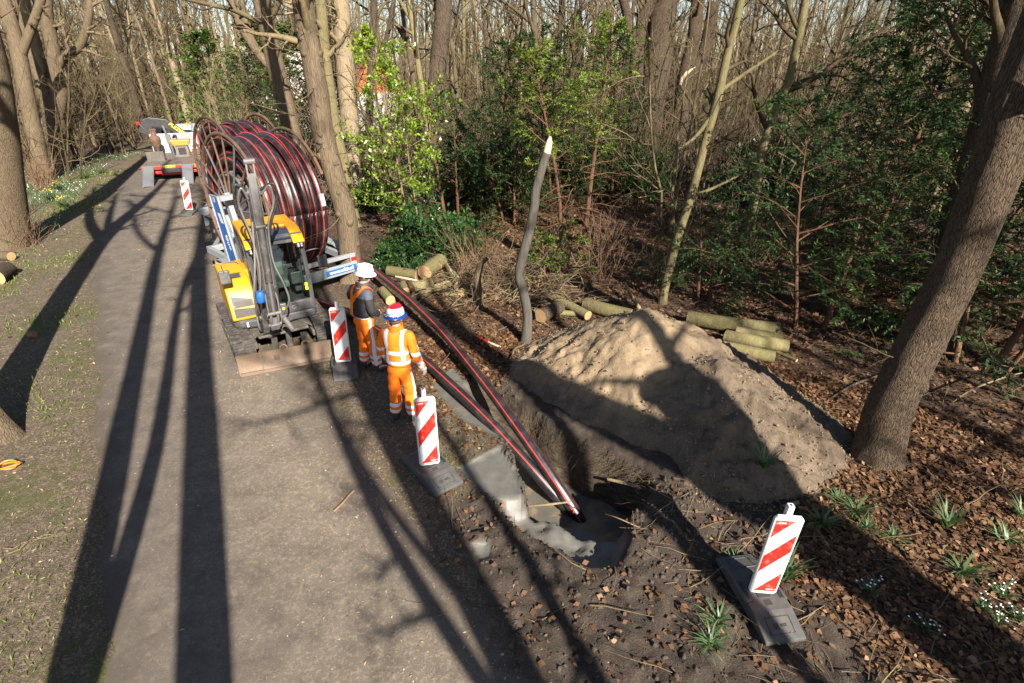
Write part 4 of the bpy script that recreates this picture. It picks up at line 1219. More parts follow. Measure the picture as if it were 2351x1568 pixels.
# ================================================================== PEOPLE
def skin_build(name, nodes, edges, mat, parent, sub=2, noise=0.0, nscale=9.0, seed=0, fine=0.0):
    """nodes: {key: (x,y,z,rx,ry)}; edges: key pairs; first node is the root"""
    keys = list(nodes); ix = {k: i for i, k in enumerate(keys)}
    me = bpy.data.meshes.new(name)
    me.from_pydata([nodes[k][:3] for k in keys], [(ix[a], ix[b]) for a, b in edges], [])
    o = bpy.data.objects.new(name, me); C.objects.link(o)
    m = o.modifiers.new("skin", 'SKIN'); m.use_smooth_shade = True; m.branch_smoothing = 0.3
    for i, k in enumerate(keys):
        sv = me.skin_vertices[0].data[i]; sv.radius = (nodes[k][3], nodes[k][4]); sv.use_root = (i == 0)
    ss = o.modifiers.new("sub", 'SUBSURF'); ss.levels = sub; ss.render_levels = sub
    bpy.context.view_layer.update()
    m2 = bpy.data.meshes.new_from_object(o.evaluated_get(bpy.context.evaluated_depsgraph_get()))
    bpy.data.objects.remove(o); bpy.data.meshes.remove(me)
    m2.name = name
    if noise or fine:
        m2.calc_loop_triangles()
        n = len(m2.vertices); co = np.empty(n * 3, np.float32); m2.vertices.foreach_get("co", co); co = co.reshape(-1, 3)
        no = np.empty(n * 3, np.float32); m2.vertices.foreach_get("normal", no); no = no.reshape(-1, 3)
        d = noise * fbm(co[:, 0] * nscale + co[:, 1] * nscale * 0.8, co[:, 2] * nscale * 1.6 + co[:, 1] * 3, 3, seed)
        d = d + fine * np.sin(co[:, 2] * 55 + 5 * fbm(co[:, 0] * 9, co[:, 2] * 6 + co[:, 1] * 7, 2, seed + 4))
        co = co + no * d[:, None]
        m2.vertices.foreach_set("co", co.ravel())
    m2.polygons.foreach_set("use_smooth", [True] * len(m2.polygons)); m2.update()
    m2.materials.clear()
    return link_mesh(name, m2, mat, parent)

def cloth(name, col, rules, rough=0.75):
    """fabric with reflective tape laid out in the garment's own coordinates; rules(t, p)->mask"""
    t = NT(name)
    p = t.sep(t.tc())
    n = t.noise(9, 4, 0.6); nf = t.noise(300, 2)
    c = t.mix(t.ramp(n, [(0.42, 0.0), (0.75, 0.35)]), col, [v * 0.55 for v in col])
    dirt = t.ramp(t.noise(22, 4, 0.7), [(0.62, 0.0), (0.72, 0.6)])
    low = t.math('LESS_THAN', p[2], 0.55)
    c = t.mix(t.math('MULTIPLY', dirt, t.math('ADD', t.math('MULTIPLY', low, 0.6), 0.3)), c, (0.10, 0.07, 0.05))
    r = rough
    m = rules(t, p)
    if m is not None:
        c = t.mix(m, c, (0.62, 0.66, 0.74))
        r = t.math('SUBTRACT', rough, t.math('MULTIPLY', m, 0.35))
    return t.done(c, r, t.bump(nf, 0.1, 0.002), 0, 0.3)
def band(t, v, c, hw): return t.math('LESS_THAN', t.math('ABSOLUTE', t.math('SUBTRACT', v, c)), hw)
def anyof(t, ms):
    o = ms[0]
    for m in ms[1:]: o = t.math('MAXIMUM', o, m)
    return o
ORANGE = (0.85, 0.17, 0.008)
def trouser_rule(belt):
    def f(t, p):
        ax = t.math('ABSOLUTE', p[0])
        ms = [band(t, p[2], 0.30, 0.026), band(t, p[2], 0.20, 0.026)]
        side = t.math('MULTIPLY', band(t, p[1], 0.0, 0.024), t.math('GREATER_THAN', ax, 0.165))
        ms.append(t.math('MULTIPLY', side, t.math('LESS_THAN', p[2], 0.98)))
        if belt: ms.append(band(t, p[2], 1.015, 0.03))
        return anyof(t, ms)
    return f
def jacket_rule(t, p):
    ax = t.math('ABSOLUTE', p[0])
    body = [band(t, p[2], 1.19, 0.026), band(t, p[2], 1.04, 0.026)]
    strap = t.math('MULTIPLY', band(t, ax, 0.118, 0.026), t.math('GREATER_THAN', p[2], 1.04))
    sl = t.math('MULTIPLY', t.math('GREATER_THAN', ax, 0.30), band(t, p[1], 0.0, 0.018))
    return anyof(t, body + [strap, sl])
M['trouser_b'] = cloth('orange_trousers', ORANGE, trouser_rule(False))
M['trouser_a'] = cloth('orange_bib_trousers', ORANGE, trouser_rule(True))
M['jacket'] = cloth('orange_jacket', (0.80, 0.19, 0.010), jacket_rule)
def fleece():
    t = NT('black_grey_fleece')
    p = t.sep(t.tc())
    yoke = t.math('GREATER_THAN', t.math('ADD', p[2], t.math('MULTIPLY', t.noise(3, 2), 0.02)), 1.355)
    n = t.noise(12, 4)
    c = t.mix(yoke, t.mix(n, (0.014, 0.014, 0.016), (0.035, 0.034, 0.036)), (0.075, 0.078, 0.10))
    return t.done(c, 0.8, t.bump(t.noise(250, 2), 0.15, 0.002), 0, 0.3)
M['fleece'] = fleece()
M['bib'] = cloth('orange_bib', ORANGE, lambda t, p: None)

def hand_nodes(nd, ed, wrist, hand, side, fwd, key, curl=0.35):
    """palm + four fingers + thumb as chains rooted in the palm"""
    w, h = Vector(wrist), Vector(hand)
    d = (h - w).normalized(); f = Vector(fwd).normalized(); sdv = d.cross(f).normalized() * side
    palm = w + d * 0.045; nd[key + 'p'] = (*palm, 0.034, 0.022); ed.append((key + 'w', key + 'p'))
    kn = w + d * 0.085; nd[key + 'k'] = (*kn, 0.038, 0.019); ed.append((key + 'p', key + 'k'))
    for i, (off, ln) in enumerate(((-0.030, 0.070), (-0.010, 0.080), (0.010, 0.076), (0.029, 0.060))):
        b0 = kn + f * off * -1 + d * 0.012; prev = key + 'k'
        dd = d.copy()
        inw = -sdv
        for j, fr in enumerate((0.42, 0.33, 0.25)):
            dd = (dd + inw * curl).normalized()
            b0 = b0 + dd * ln * fr
            k2 = f"{key}f{i}{j}"; nd[k2] = (*b0, 0.0092 - 0.001 * j, 0.0092 - 0.001 * j); ed.append((prev, k2)); prev = k2
    t0 = w + d * 0.03 + f * 0.036; nd[key + 't0'] = (*t0, 0.013, 0.013); ed.append((key + 'p', key + 't0'))
    t1 = t0 + d * 0.030 + f * 0.018; nd[key + 't1'] = (*t1, 0.011, 0.011); ed.append((key + 't0', key + 't1'))
    t2 = t1 + d * 0.028 + f * 0.004; nd[key + 't2'] = (*t2, 0.009, 0.009); ed.append((key + 't1', key + 't2'))

def make_person(label, loc, rotz, pose, group):
    """pose: dict with joint positions in local space (x right, y ahead, z up)"""
    P = pose
    root = thing("person", label, "person", loc, rotz, group)
    nd, ed = {}, []
    nd['pel'] = (0, 0, 0.97, 0.13, 0.10)
    nd['wai'] = (0, 0.0, 1.12, 0.125, 0.095); nd['che'] = (*P['chest'], 0.15, 0.11); nd['nkb'] = (*P['neck'], 0.065, 0.06)
    hd = Vector(P['head'])
    nk = Vector(P['neck']).lerp(hd, 0.42)
    nd['nk'] = (*nk, 0.056, 0.058); 
    fd = Vector(P['face']).normalized()
    nd['jaw'] = (*(hd + fd * 0.035 - Vector((0, 0, 0.055))), 0.062, 0.066)
    nd['skl'] = (*(hd - fd * 0.008 + Vector((0, 0, 0.03))), 0.082, 0.092)
    nd['crn'] = (*(hd - fd * 0.01 + Vector((0, 0, 0.085))), 0.060, 0.068)
    ed += [('pel', 'wai'), ('wai', 'che'), ('che', 'nkb'), ('nkb', 'nk'), ('nk', 'jaw'), ('jaw', 'skl'), ('skl', 'crn')]
    for s, S in ((-1, 'L'), (1, 'R')):
        sh, el, wr, hn = (Vector(P[k + S]) for k in ('sh', 'el', 'wr', 'hn'))
        nd['sh' + S] = (*sh, 0.058, 0.055); nd['el' + S] = (*el, 0.042, 0.042); nd['h' + S + 'w'] = (*wr, 0.028, 0.025)
        ed += [('che', 'sh' + S), ('sh' + S, 'el' + S), ('el' + S, 'h' + S + 'w')]
        hand_nodes(nd, ed, wr, hn, s, P.get('thumb' + S, (0, 1, 0)), 'h' + S, P.get('curl', 0.3))
        hp, kn, an, to = (Vector(P[k + S]) for k in ('hp', 'kn', 'an', 'to'))
        nd['hp' + S] = (*hp, 0.085, 0.085); nd['kn' + S] = (*kn, 0.058, 0.058); nd['an' + S] = (*an, 0.042, 0.042)
        nd['to' + S] = (*to, 0.035, 0.025)
        ed += [('pel', 'hp' + S), ('hp' + S, 'kn' + S), ('kn' + S, 'an' + S), ('an' + S, 'to' + S)]
    body = skin_build("body", nd, ed, M['skin'], root, 2)
    # face details
    side = fd.cross(Vector((0, 0, 1))).normalized()
    b = MB()
    b.tube([hd + fd * 0.082 + Vector((0, 0, 0.02)), hd + fd * 0.098 - Vector((0, 0, 0.012)), hd + fd * 0.112 - Vector((0, 0, 0.028)), hd + fd * 0.09 - Vector((0, 0, 0.036))], [0.008, 0.012, 0.015, 0.008], 8)
    b.build("nose", M['skin'], body, 60)
    for s in (-1, 1):
        b = MB(); c0 = hd + side * s * 0.083 - fd * 0.012
        b.tube([c0 + Vector((0, 0, 0.034)), c0 + side * s * 0.014 - fd * 0.014 + Vector((0, 0, 0.018)), c0 + side * s * 0.016 - fd * 0.012 - Vector((0, 0, 0.012)), c0 - Vector((0, 0, 0.034))], [0.006, 0.012, 0.012, 0.006], 8)
        b.build("ear", M['skin'], body, 60)
        b = MB(); b.lathe([(0, -0.011), (0.008, -0.008), (0.011, 0), (0.008, 0.008), (0, 0.011)], hd + fd * 0.078 + side * s * 0.03 + Vector((0, 0, 0.018)), 10); b.build("eye", M['white'], body, 60)
    b = MB(); b.tube([hd + fd * 0.092 + side * -0.022 - Vector((0, 0, 0.06)), hd + fd * 0.102 - Vector((0, 0, 0.06)), hd + fd * 0.092 + side * 0.022 - Vector((0, 0, 0.06))], [0.004, 0.007, 0.004], 6); b.build("mouth", grime('lips', (0.35, 0.13, 0.10), 0.5), body, 60)
    b = MB(); b.lathe([(0.074, -0.10), (0.088, -0.06), (0.094, -0.01), (0.092, 0.03)], hd - fd * 0.016 + Vector((0, 0, 0.03)), 20); b.build("hair", M['hair'], root, 60)
    # trousers
    t = {}
    te = []
    bl = P.get('belly', 1.0)
    t['w'] = (0, 0.0, 1.05, 0.185 * bl, 0.135 * bl); t['p'] = (0, 0.0, 0.92, 0.17 * bl, 0.135 * bl)
    te.append(('w', 'p'))
    for S in 'LR':
        hp, kn, an = (Vector(P[k + S]) for k in ('hp', 'kn', 'an'))
        t['a' + S] = (*hp.lerp(kn, 0.25), 0.105, 0.108); t['b' + S] = (*kn, 0.088, 0.09); t['c' + S] = (*kn.lerp(an, 0.6), 0.085, 0.09); t['d' + S] = (*(an + Vector((0, 0.0, 0.015))), 0.085, 0.095)
        te += [('p', 'a' + S), ('a' + S, 'b' + S), ('b' + S, 'c' + S), ('c' + S, 'd' + S)]
    skin_build("trousers", t, te, P['trousers'], root, 3, 0.016, 8, 3, 0.0022)
    # boots
    for S in 'LR':
        an, to = Vector(P['an' + S]), Vector(P['to' + S])
        d = (to - an); d.z = 0; d.normalize()
        bn = {'a': (*(an + Vector((0, 0, 0.08))), 0.058, 0.060), 'h': (*(an - d * 0.03 + Vector((0, 0, -0.04))), 0.050, 0.046), 'm': (*(an + d * 0.09 + Vector((0, 0, -0.035))), 0.050, 0.040), 't': (*(an + d * 0.17 + Vector((0, 0, -0.045))), 0.044, 0.034)}
        skin_build("boot", bn, [('a', 'h'), ('h', 'm'), ('m', 't')], M['boot'], root, 2)
    # top
    j, je = {}, []
    hem = P.get('hem', 0.90)
    j['h'] = (0, 0.0, hem, 0.195 * bl, 0.145 * bl); j['w'] = (0, 0.0, 1.08, 0.188 * bl, 0.142 * bl); ch = Vector(P['chest'])
    j['m'] = (*(ch - Vector((0, 0, 0.12))), 0.20 * bl, 0.145 * bl); j['c'] = (*(ch + Vector((0, 0, 0.05))), 0.185, 0.132); nk0 = Vector(P['neck']); j['n'] = (*(nk0 - Vector((0, 0, 0.02))), 0.09, 0.082); j['k'] = (*(nk0 + (hd - nk0) * 0.26), 0.075, 0.078)
    je += [('h', 'w'), ('w', 'm'), ('m', 'c'), ('c', 'n'), ('n', 'k')]
    for S in 'LR':
        sh, el, wr = (Vector(P[k + S]) for k in ('sh', 'el', 'wr'))
        j['s' + S] = (*sh, 0.082, 0.080); j['u' + S] = (*sh.lerp(el, 0.5), 0.076, 0.076); j['e' + S] = (*el, 0.068, 0.068); j['f' + S] = (*el.lerp(wr, 0.5), 0.060, 0.060); j['v' + S] = (*wr, 0.050, 0.050)
        je += [('c', 's' + S), ('s' + S, 'u' + S), ('u' + S, 'e' + S), ('e' + S, 'f' + S), ('f' + S, 'v' + S)]
    top = skin_build(P['topname'], j, je, P['top'], root, 3, 0.014, 7, 9, 0.002)
    return root, top, body, hd, fd

def helmet(root, hd, fd, mats, tilt=0.0):
    yaw = math.atan2(fd.y, fd.x) - PI / 2
    b = MB()
    dome = [(0.124, -0.005), (0.123, 0.03), (0.114, 0.075), (0.096, 0.105), (0.070, 0.128), (0.035, 0.140), (0.0, 0.143)]
    b.lathe(dome[:4], (0, 0, 0), 32, 0, 0.92, 1.08); b.lathe(dome[3:], (0, 0, 0), 32, 1, 0.92, 1.08)
    b.tube([(-0.0, -0.11 + 0.22 * i / 10, 0.118 + 0.028 * math.sin(PI * i / 10)) for i in range(11)], 0.010, 6, mi=1)
    for s in (-1, 1): b.tube([(s * 0.035, -0.10 + 0.20 * i / 10, 0.112 + 0.026 * math.sin(PI * i / 10)) for i in range(11)], 0.006, 6, mi=1)
    h = b.build("helmet", [mats[0], mats[1]], root, 50)
    h.location = hd + Vector((0, 0, 0.045)); h.rotation_euler = Euler((rad(tilt), 0, yaw))
    b = MB(); b.lathe([(0.114, 0.004), (0.126, 0.010), (0.145, 0.002), (0.164, -0.016), (0.166, -0.022), (0.145, -0.006), (0.116, -0.004)], (0, 0, 0), 36, 0, 0.93, 1.07)
    b.build("helmet_brim", mats[2], h, 50)
    return h

# worker with the white helmet and the bib trousers
PA = dict(chest=(0, 0.02, 1.33), neck=(0.0, 0.05, 1.48), head=(0.02, 0.12, 1.64), face=(0.55, 0.78, -0.12),
          shL=(-0.185, 0.02, 1.42), elL=(-0.33, 0.0, 1.22), wrL=(-0.30, 0.20, 1.20), hnL=(-0.25, 0.28, 1.22),
          shR=(0.185, 0.02, 1.42), elR=(0.30, -0.02, 1.15), wrR=(0.19, 0.17, 1.03), hnR=(0.12, 0.24, 1.0), curl=0.5,
          hpL=(-0.095, 0, 0.92), knL=(-0.115, 0.02, 0.50), anL=(-0.12, -0.02, 0.09), toL=(-0.14, 0.15, 0.05),
          hpR=(0.095, 0, 0.92), knR=(0.12, 0.04, 0.50), anR=(0.13, 0.06, 0.09), toR=(0.19, 0.22, 0.05),
          thumbL=(0, 0, 1), thumbR=(0, 0, 1), trousers=M['trouser_a'], top=M['fleece'], topname="fleece_jacket", hem=0.99, belly=1.18)
pa = at(851, 851)
pA, topA, bodyA, hdA, fdA = make_person("worker with white helmet, black fleece and orange bib trousers, nearer the excavator", (pa.x, pa.y, 0.01), rad(-42), PA, "workers by the pit")
pA.scale = (1.04, 1.04, 1.04)
hA = helmet(pA, hdA, fdA, [M['white'], M['white'], M['white']], -10)
for (a0, z, r_) in ((-70, 0.045, 0.028), (-110, 0.05, 0.022), (-150, 0.04, 0.02)):
    c = Vector((0.128 * 0.92 * math.cos(rad(a0)), 0.128 * 1.08 * math.sin(rad(a0)), z))
    n = Vector((c.x, c.y, 0.03)).normalized(); u = Vector((0, 0, 1)).cross(n).normalized(); v = n.cross(u)
    ring = [c + n * 0.004 + u * r_ * math.cos(q) * (1 + 0.4 * math.sin(3 * q)) + v * r_ * 0.7 * math.sin(q) for q in [2 * PI * i / 14 for i in range(14)]]
    b = MB(); b.add(ring, [tuple(range(14))]); b.build("helmet_sticker", M['blacktxt'], hA)
# bib straps draped over the back
from mathutils.bvhtree import BVHTree
def drape(name, top, pts, w, mat, parent, frm, off=0.008):
    me = top.data
    bv = BVHTree.FromPolygons([v.co for v in me.vertices], [p.vertices for p in me.polygons])
    cs = spline(pts, 10); rows = []
    for i, p in enumerate(cs):
        tg = (cs[min(i + 1, len(cs) - 1)] - cs[max(i - 1, 0)]).normalized()
        d = (Vector((0, 0, p.z)) + Vector(frm) - p); d.z = 0
        if frm == (0, 0, 0):
            d = Vector((-p.x * 0.3, -p.y, 0))
        sidev = tg.cross(d.normalized()).normalized()
        row = []
        for k in range(5):
            q = p + sidev * w * (k / 4 - 0.5)
            hit = bv.find_nearest(q)
            row.append(hit[0] + hit[1] * off)
        rows.append(row)
    b = MB()
    vs = [q for r in rows for q in r]
    b.add(vs, [(i * 5 + k, i * 5 + k + 1, i * 5 + k + 6, i * 5 + k + 5) for i in range(len(rows) - 1) for k in range(4)])
    o = b.build(name, mat, parent, 60)
    s = o.modifiers.new("thick", 'SOLIDIFY'); s.thickness = 0.006; s.offset = 1
    return o
drape("bib_strap", topA, [(-0.10, 0.16, 1.44), (-0.11, 0.04, 1.50), (-0.10, -0.08, 1.44), (-0.07, -0.16, 1.28), (-0.05, -0.17, 1.10), (-0.04, -0.17, 1.02)], 0.075, M['bib'], pA, (0, 0, 0))
drape("bib_strap", topA, [(0.11, 0.16, 1.42), (0.12, 0.03, 1.49), (0.08, -0.09, 1.43), (-0.01, -0.15, 1.34), (-0.07, -0.17, 1.22), (-0.10, -0.17, 1.08), (-0.11, -0.17, 1.02)], 0.075, M['bib'], pA, (0, 0, 0))
# worker with the striped helmet and the orange jacket
PB = dict(chest=(0, 0.01, 1.35), neck=(0.0, 0.01, 1.50), head=(0.0, 0.045, 1.665), face=(0.12, 0.97, -0.22),
          shL=(-0.195, 0.0, 1.44), elL=(-0.27, 0.02, 1.16), wrL=(-0.25, 0.14, 0.95), hnL=(-0.24, 0.18, 0.86),
          shR=(0.195, 0.0, 1.44), elR=(0.285, -0.03, 1.16), wrR=(0.325, 0.06, 0.92), hnR=(0.335, 0.10, 0.82), curl=0.35,
          hpL=(-0.095, 0, 0.92), knL=(-0.12, 0.02, 0.50), anL=(-0.13, -0.02, 0.09), toL=(-0.17, 0.14, 0.05),
          hpR=(0.095, 0, 0.92), knR=(0.115, 0.02, 0.50), anR=(0.125, 0.01, 0.09), toR=(0.19, 0.17, 0.05),
          trousers=M['trouser_b'], top=M['jacket'], topname="jacket", hem=0.90)
pb = at(931, 967)
pB, topB, bodyB, hdB, fdB = make_person("worker in orange jacket and trousers with red, white and blue helmet, back to the road", (pb.x, pb.y, 0.01), rad(-14), PB, "workers by the pit")
M['helmetblue'] = grime('helmet_blue', (0.01, 0.035, 0.22), 0.3, amount=0.1)
M['helmetred'] = grime('helmet_red', (0.55, 0.012, 0.03), 0.3, amount=0.1)
hB = helmet(pB, hdB, fdB, [M['white'], M['helmetred'], M['helmetblue']], -4)
lettering("helmet_mark", "A.C", 0.040, M['bluetxt'], hB, frame4((-0.005, -0.136, 0.038), (1, 0, 0), (0, 0.25, 1)), 0.002, 0.001)
for a in (-140, -115, -65, -40):
    MB().lathe([(0.007, 0), (0.004, 0.004), (0, 0.005)], (0.140 * 0.93 * math.cos(rad(a)), 0.140 * 1.07 * math.sin(rad(a)), 0.007), 8).build("brim_stud", M['ywhite'], hB)
# glove on the hanging right hand, collar
gl = {}; ge = []
gl['hRw'] = (*PB['wrR'], 0.043, 0.043)
hand_nodes(gl, ge, PB['wrR'], PB['hnR'], 1, (0, 1, 0), 'hR', 0.35)
for k in list(gl):
    v = gl[k]; gl[k] = (v[0], v[1], v[2], v[3] * 1.25 + 0.002, v[4] * 1.25 + 0.002)
skin_build("glove", gl, ge, M['glove'], pB, 2)
b = MB(); n0 = Vector(PB['neck'])
b.lathe([(0.105, -0.02), (0.098, 0.03), (0.10, 0.075), (0.092, 0.075), (0.088, 0.0)], n0 + Vector((0, 0.012, 0.0)), 24, 0, 1.0, 0.95); b.build("collar", M['bib'], topB, 60)
b = MB(); n0 = Vector(PA['neck'])
b.lathe([(0.105, -0.02), (0.095, 0.03), (0.105, 0.07), (0.095, 0.07), (0.085, 0.0)], n0 + Vector((0, 0.02, 0.0)), 24, 0, 1.0, 0.95); b.build("collar", M['fleece'], topA, 60)
# ================================================================== FLATBED TRUCK
TR = thing("flatbed_truck", "red and white flatbed truck with black loader crane and lowered loading ramps", "truck", (-15.55, 25.5, 0.0), rad(24))
# local: y ahead (away from the camera), x right
TR.scale = (0.94, 0.94, 0.94)
HB = 0.72
b = MB(); b.box((0, 2.3, HB - 0.05), (2.45, 4.6, 0.10)); b.build("bed", M['deck'], TR, bevel=0.01)
b = MB()
b.box((0, 0.03, HB - 0.11), (2.47, 0.08, 0.17))
for s in (-1, 1): b.box((s * 1.21, 2.3, HB - 0.10), (0.05, 4.5, 0.14))
b.box((0, 0.15, 0.38), (2.1, 0.12, 0.13)); b.box((0.0, 0.12, 0.36), (0.9, 0.16, 0.22))
b.build("rear_frame", M['red'], TR, bevel=0.01)
b = MB(); b.box((0, 2.5, 0.50), (0.85, 5.4, 0.22)); b.box((0, 0.35, 0.45), (0.5, 0.4, 0.25)); b.build("chassis_rail", M['black'], TR, bevel=0.02)
for s in (-1, 1):
    b = MB(); b.box((s * 0.98, -0.015, HB - 0.10), (0.44, 0.03, 0.13)); tl = b.build("tail_light", M['redlens'], TR)
    b = MB(); b.box((s * 1.10, -0.032, HB - 0.10), (0.16, 0.01, 0.11)); b.build("indicator", M['amber'], tl)
b = MB(); b.box((-0.08, -0.018, HB - 0.08), (0.55, 0.02, 0.13)); npl = b.build("number_plate", M['plate'], TR)
lettering("plate_lettering", "VX-PP-50", 0.115, M['blacktxt'], npl, frame4((-0.05, -0.029, HB - 0.08), (1, 0, 0), (0, 0, 1)), 0.001)
b = MB(); b.box((-0.325, -0.0285, HB - 0.08), (0.06, 0.002, 0.13)); b.build("plate_band", M['blue'], npl)
for xr in (-0.92, 0.72):
    b = MB()
    p0, p1 = Vector((xr, -0.05, HB - 0.02)), Vector((xr, -1.55, 0.03))
    d = (p1 - p0); n = Vector((1, 0, 0)).cross(d).normalized()
    if n.z < 0: n = -n
    for s in (-1, 1):
        q = Vector((s * 0.20, 0, 0)); b.tube([p0 + q, p1 + q], 0.035, 4)
    for i in range(22):
        t = (i + 0.5) / 22; c = p0.lerp(p1, t) + n * 0.012
        b.box(c, (0.36, 0.055, 0.02), (math.atan2(d.z, d.y) + PI if False else math.asin(-d.z / d.length) * -1 * -1, 0, 0))
    b.build("loading_ramp", M['alu'], TR)
def truck_wheel(x, y, r, w):
    b = MB(); b.lathe([(r * 0.55, -w / 2), (r * 0.95, -w / 2), (r, -w / 3), (r, w / 3), (r * 0.95, w / 2), (r * 0.55, w / 2)], (0, 0, 0), 28)
    b.v = [(p[2] + x, p[0] + y, p[1] + r) for p in b.v]; wh = b.build("wheel", M['tyre'], TR, 40)
    h = MB(); h.cyl((x - w * 0.4, y, r), (x + w * 0.4, y, r), r * 0.56, 18); h.build("wheel_rim", M['galv'], wh, 40)
for s in (-1, 1):
    truck_wheel(s * 0.98, 1.6, 0.36, 0.42); truck_wheel(s * 0.98, 6.9, 0.38, 0.28)
b = MB(); b.box((0.0, 4.62, HB + 0.5), (2.4, 0.06, 1.0)); b.build("headboard", M['galv'], TR, bevel=0.01)
b = MB(); b.box((0, 6.8, 1.45), (2.25, 1.8, 1.7)); b.box((0, 6.8, 2.25), (2.0, 1.5, 0.2)); cb = b.build("cab", M['white'], TR, bevel=0.10, segs=3)
b = MB(); b.box((0, 5.89, 1.9), (1.5, 0.02, 0.45)); b.build("rear_window", M['roofglass'], cb)
b = MB(); b.box((1.125, 6.9, 1.85), (0.02, 0.9, 0.5)); b.box((-1.125, 6.9, 1.85), (0.02, 0.9, 0.5)); b.build("door_window", M['roofglass'], cb)
b = MB(); b.lathe([(0.09, 0), (0.09, 0.12), (0.05, 0.16), (0, 0.16)], (0.55, 6.3, 2.36), 14); b.build("amber_lamp", M['amber'], TR, 40)
b = MB(); b.tube([(0.85, 5.6, 0.9), (0.85, 5.6, 2.35), (0.80, 5.5, 2.62)], 0.07, 10); b.build("exhaust_pipe", M['galv'], TR, 40)
b = MB(); b.prism([(1.2, 2.9), (1.25, 2.9), (1.25, 4.6), (1.2, 4.6)], HB + 0.05, HB + 1.1, 'z'); b.build("side_panel", M['red'], TR)
# folded loader crane
cr = thing("x", None, None); bpy.data.objects.remove(cr)
b = MB(); b.box((-0.3, 5.2, 1.15), (0.7, 0.6, 1.1)); b.cyl((-0.3, 5.2, 1.5), (-0.3, 5.2, 2.3), 0.22, 16); cb_ = b.build("crane_column", M['black'], TR, 40, bevel=0.03)
b = MB(); b.prism([(-1.62, 2.55), (-1.40, 2.92), (-1.05, 3.05), (-0.25, 2.90), (0.65, 1.95), (0.70, 1.72), (0.35, 1.70), (-0.35, 2.30), (-0.9, 2.42)], 4.95, 5.35, 'y'); jb = b.build("crane_boom", M['black'], TR, bevel=0.04)
lettering("boom_lettering", "PLEZIER", 0.27, M['yellowtxt'], TR, frame4((0.16, 4.945, 2.28), (0.66, 0, -0.75), (0.75, 0, 0.66)), 0.002, 0.004)
b = MB(); b.prism([(-1.70, 2.2), (-1.45, 2.75), (-1.0, 2.5), (-0.75, 1.5), (-0.1, 1.45), (-0.1, 1.3), (-1.0, 1.3), (-1.35, 2.0)], 4.80, 4.94, 'y'); b.tube([(-1.55, 4.85, 2.7), (-1.15, 4.85, 1.9), (-0.9, 4.85, 1.4)], 0.07, 8); b.build("crane_outer_boom", M['black'], TR, 40, bevel=0.02)
b = MB(); b.box((-1.58, 4.78, 2.72), (0.16, 0.08, 0.18)); b.build("crane_lamp", M['redlens'], TR, bevel=0.02)
b = MB(); b.box((-0.62, 4.79, 1.62), (0.30, 0.02, 0.26)); b.build("crane_notice", M['white'], TR)
for ch in TR.children:
    if ch.name.split(".")[0] in ("cab", "crane_column", "crane_boom", "crane_outer_boom", "crane_lamp", "crane_notice", "amber_lamp", "exhaust_pipe", "boom_lettering"):
        for q in [ch] + list(ch.children): q.data.transform(q.matrix_basis.inverted() @ Matrix.Diagonal((1, 1, 0.83, 1)) @ q.matrix_basis)
# loose gear carried on the bed ------------------------------------------
def on_bed(name, label, cat, x, y):
    o = thing(name, label, cat); o.location = TR.location + Matrix.Rotation(rad(24), 3, 'Z') @ Vector((x * 0.94, y * 0.94, HB * 0.94)); o.rotation_euler = (0, 0, rad(24)); o.scale = (0.8, 0.8, 0.8); return o
g = on_bed("auger_drive", "rusty brown auger drive standing on the truck bed's left edge", "auger", -0.85, 3.7)
b = MB(); b.lathe([(0.05, 0.0), (0.10, 0.35), (0.22, 0.55), (0.26, 0.62), (0.26, 0.75), (0.30, 0.80), (0.30, 1.05), (0.26, 1.10), (0.15, 1.20), (0.13, 1.45), (0, 1.45)], (0, 0, 0), 20); b.build("drive_housing", M['rust'], g, 40)
b = MB()
for s in (-1, 1): b.box((s * 0.12, 0, 1.42), (0.05, 0.2, 0.35))
b.cyl((-0.18, 0, 1.5), (0.18, 0, 1.5), 0.04, 10); b.build("hanger", M['rust'], g, 40)
g = on_bed("bucket", "worn dark digger bucket standing on the near left of the truck bed", "digger bucket", -0.72, 1.55)
b = MB(); b.prism([(-0.12, 0.0), (0.10, 0.02), (0.32, 0.20), (0.38, 0.48), (0.33, 0.50), (0.28, 0.24), (0.08, 0.08), (-0.06, 0.06), (-0.08, 0.55), (-0.12, 0.55)], -0.42, 0.42, 'x'); b.build("bucket_shell", M['undercar'], g, bevel=0.01)
b = MB(); b.prism([(-0.12, 0.0), (0.10, 0.02), (0.32, 0.20), (0.38, 0.48), (-0.10, 0.55)], 0.42, 0.45, 'x'); b.prism([(-0.12, 0.0), (0.10, 0.02), (0.32, 0.20), (0.38, 0.48), (-0.10, 0.55)], -0.45, -0.42, 'x'); b.build("bucket_cheek", M['undercar'], g)
g = on_bed("breaker_hammer", "grey hydraulic breaker with hoses on the truck bed, beside the rusty auger", "breaker", -0.15, 3.6)
b = MB(); b.cyl((0, 0, 0.0), (-0.05, 0, 0.7), 0.07, 10); b.box((-0.07, 0, 0.95), (0.26, 0.24, 0.55), (0, rad(-6), 0)); b.cyl((-0.12, 0, 1.2), (-0.2, 0, 1.75), 0.07, 10); b.build("breaker_body", M['rustgrey'], g, 40, bevel=0.02)
for i in range(3):
    b = MB(); b.tube(spline([(0.15 + 0.06 * i, -0.1, 1.0), (0.3 + 0.05 * i, -0.2, 1.2), (0.38, -0.15, 0.8 - 0.1 * i), (0.2, -0.1, 0.4)], 6), 0.03, 6); b.build("breaker_hose", M['hose'], g, 60)
g = on_bed("plate_compactor", "grey compactor with orange hopper top in the middle of the truck bed", "compactor", 0.38, 2.9)
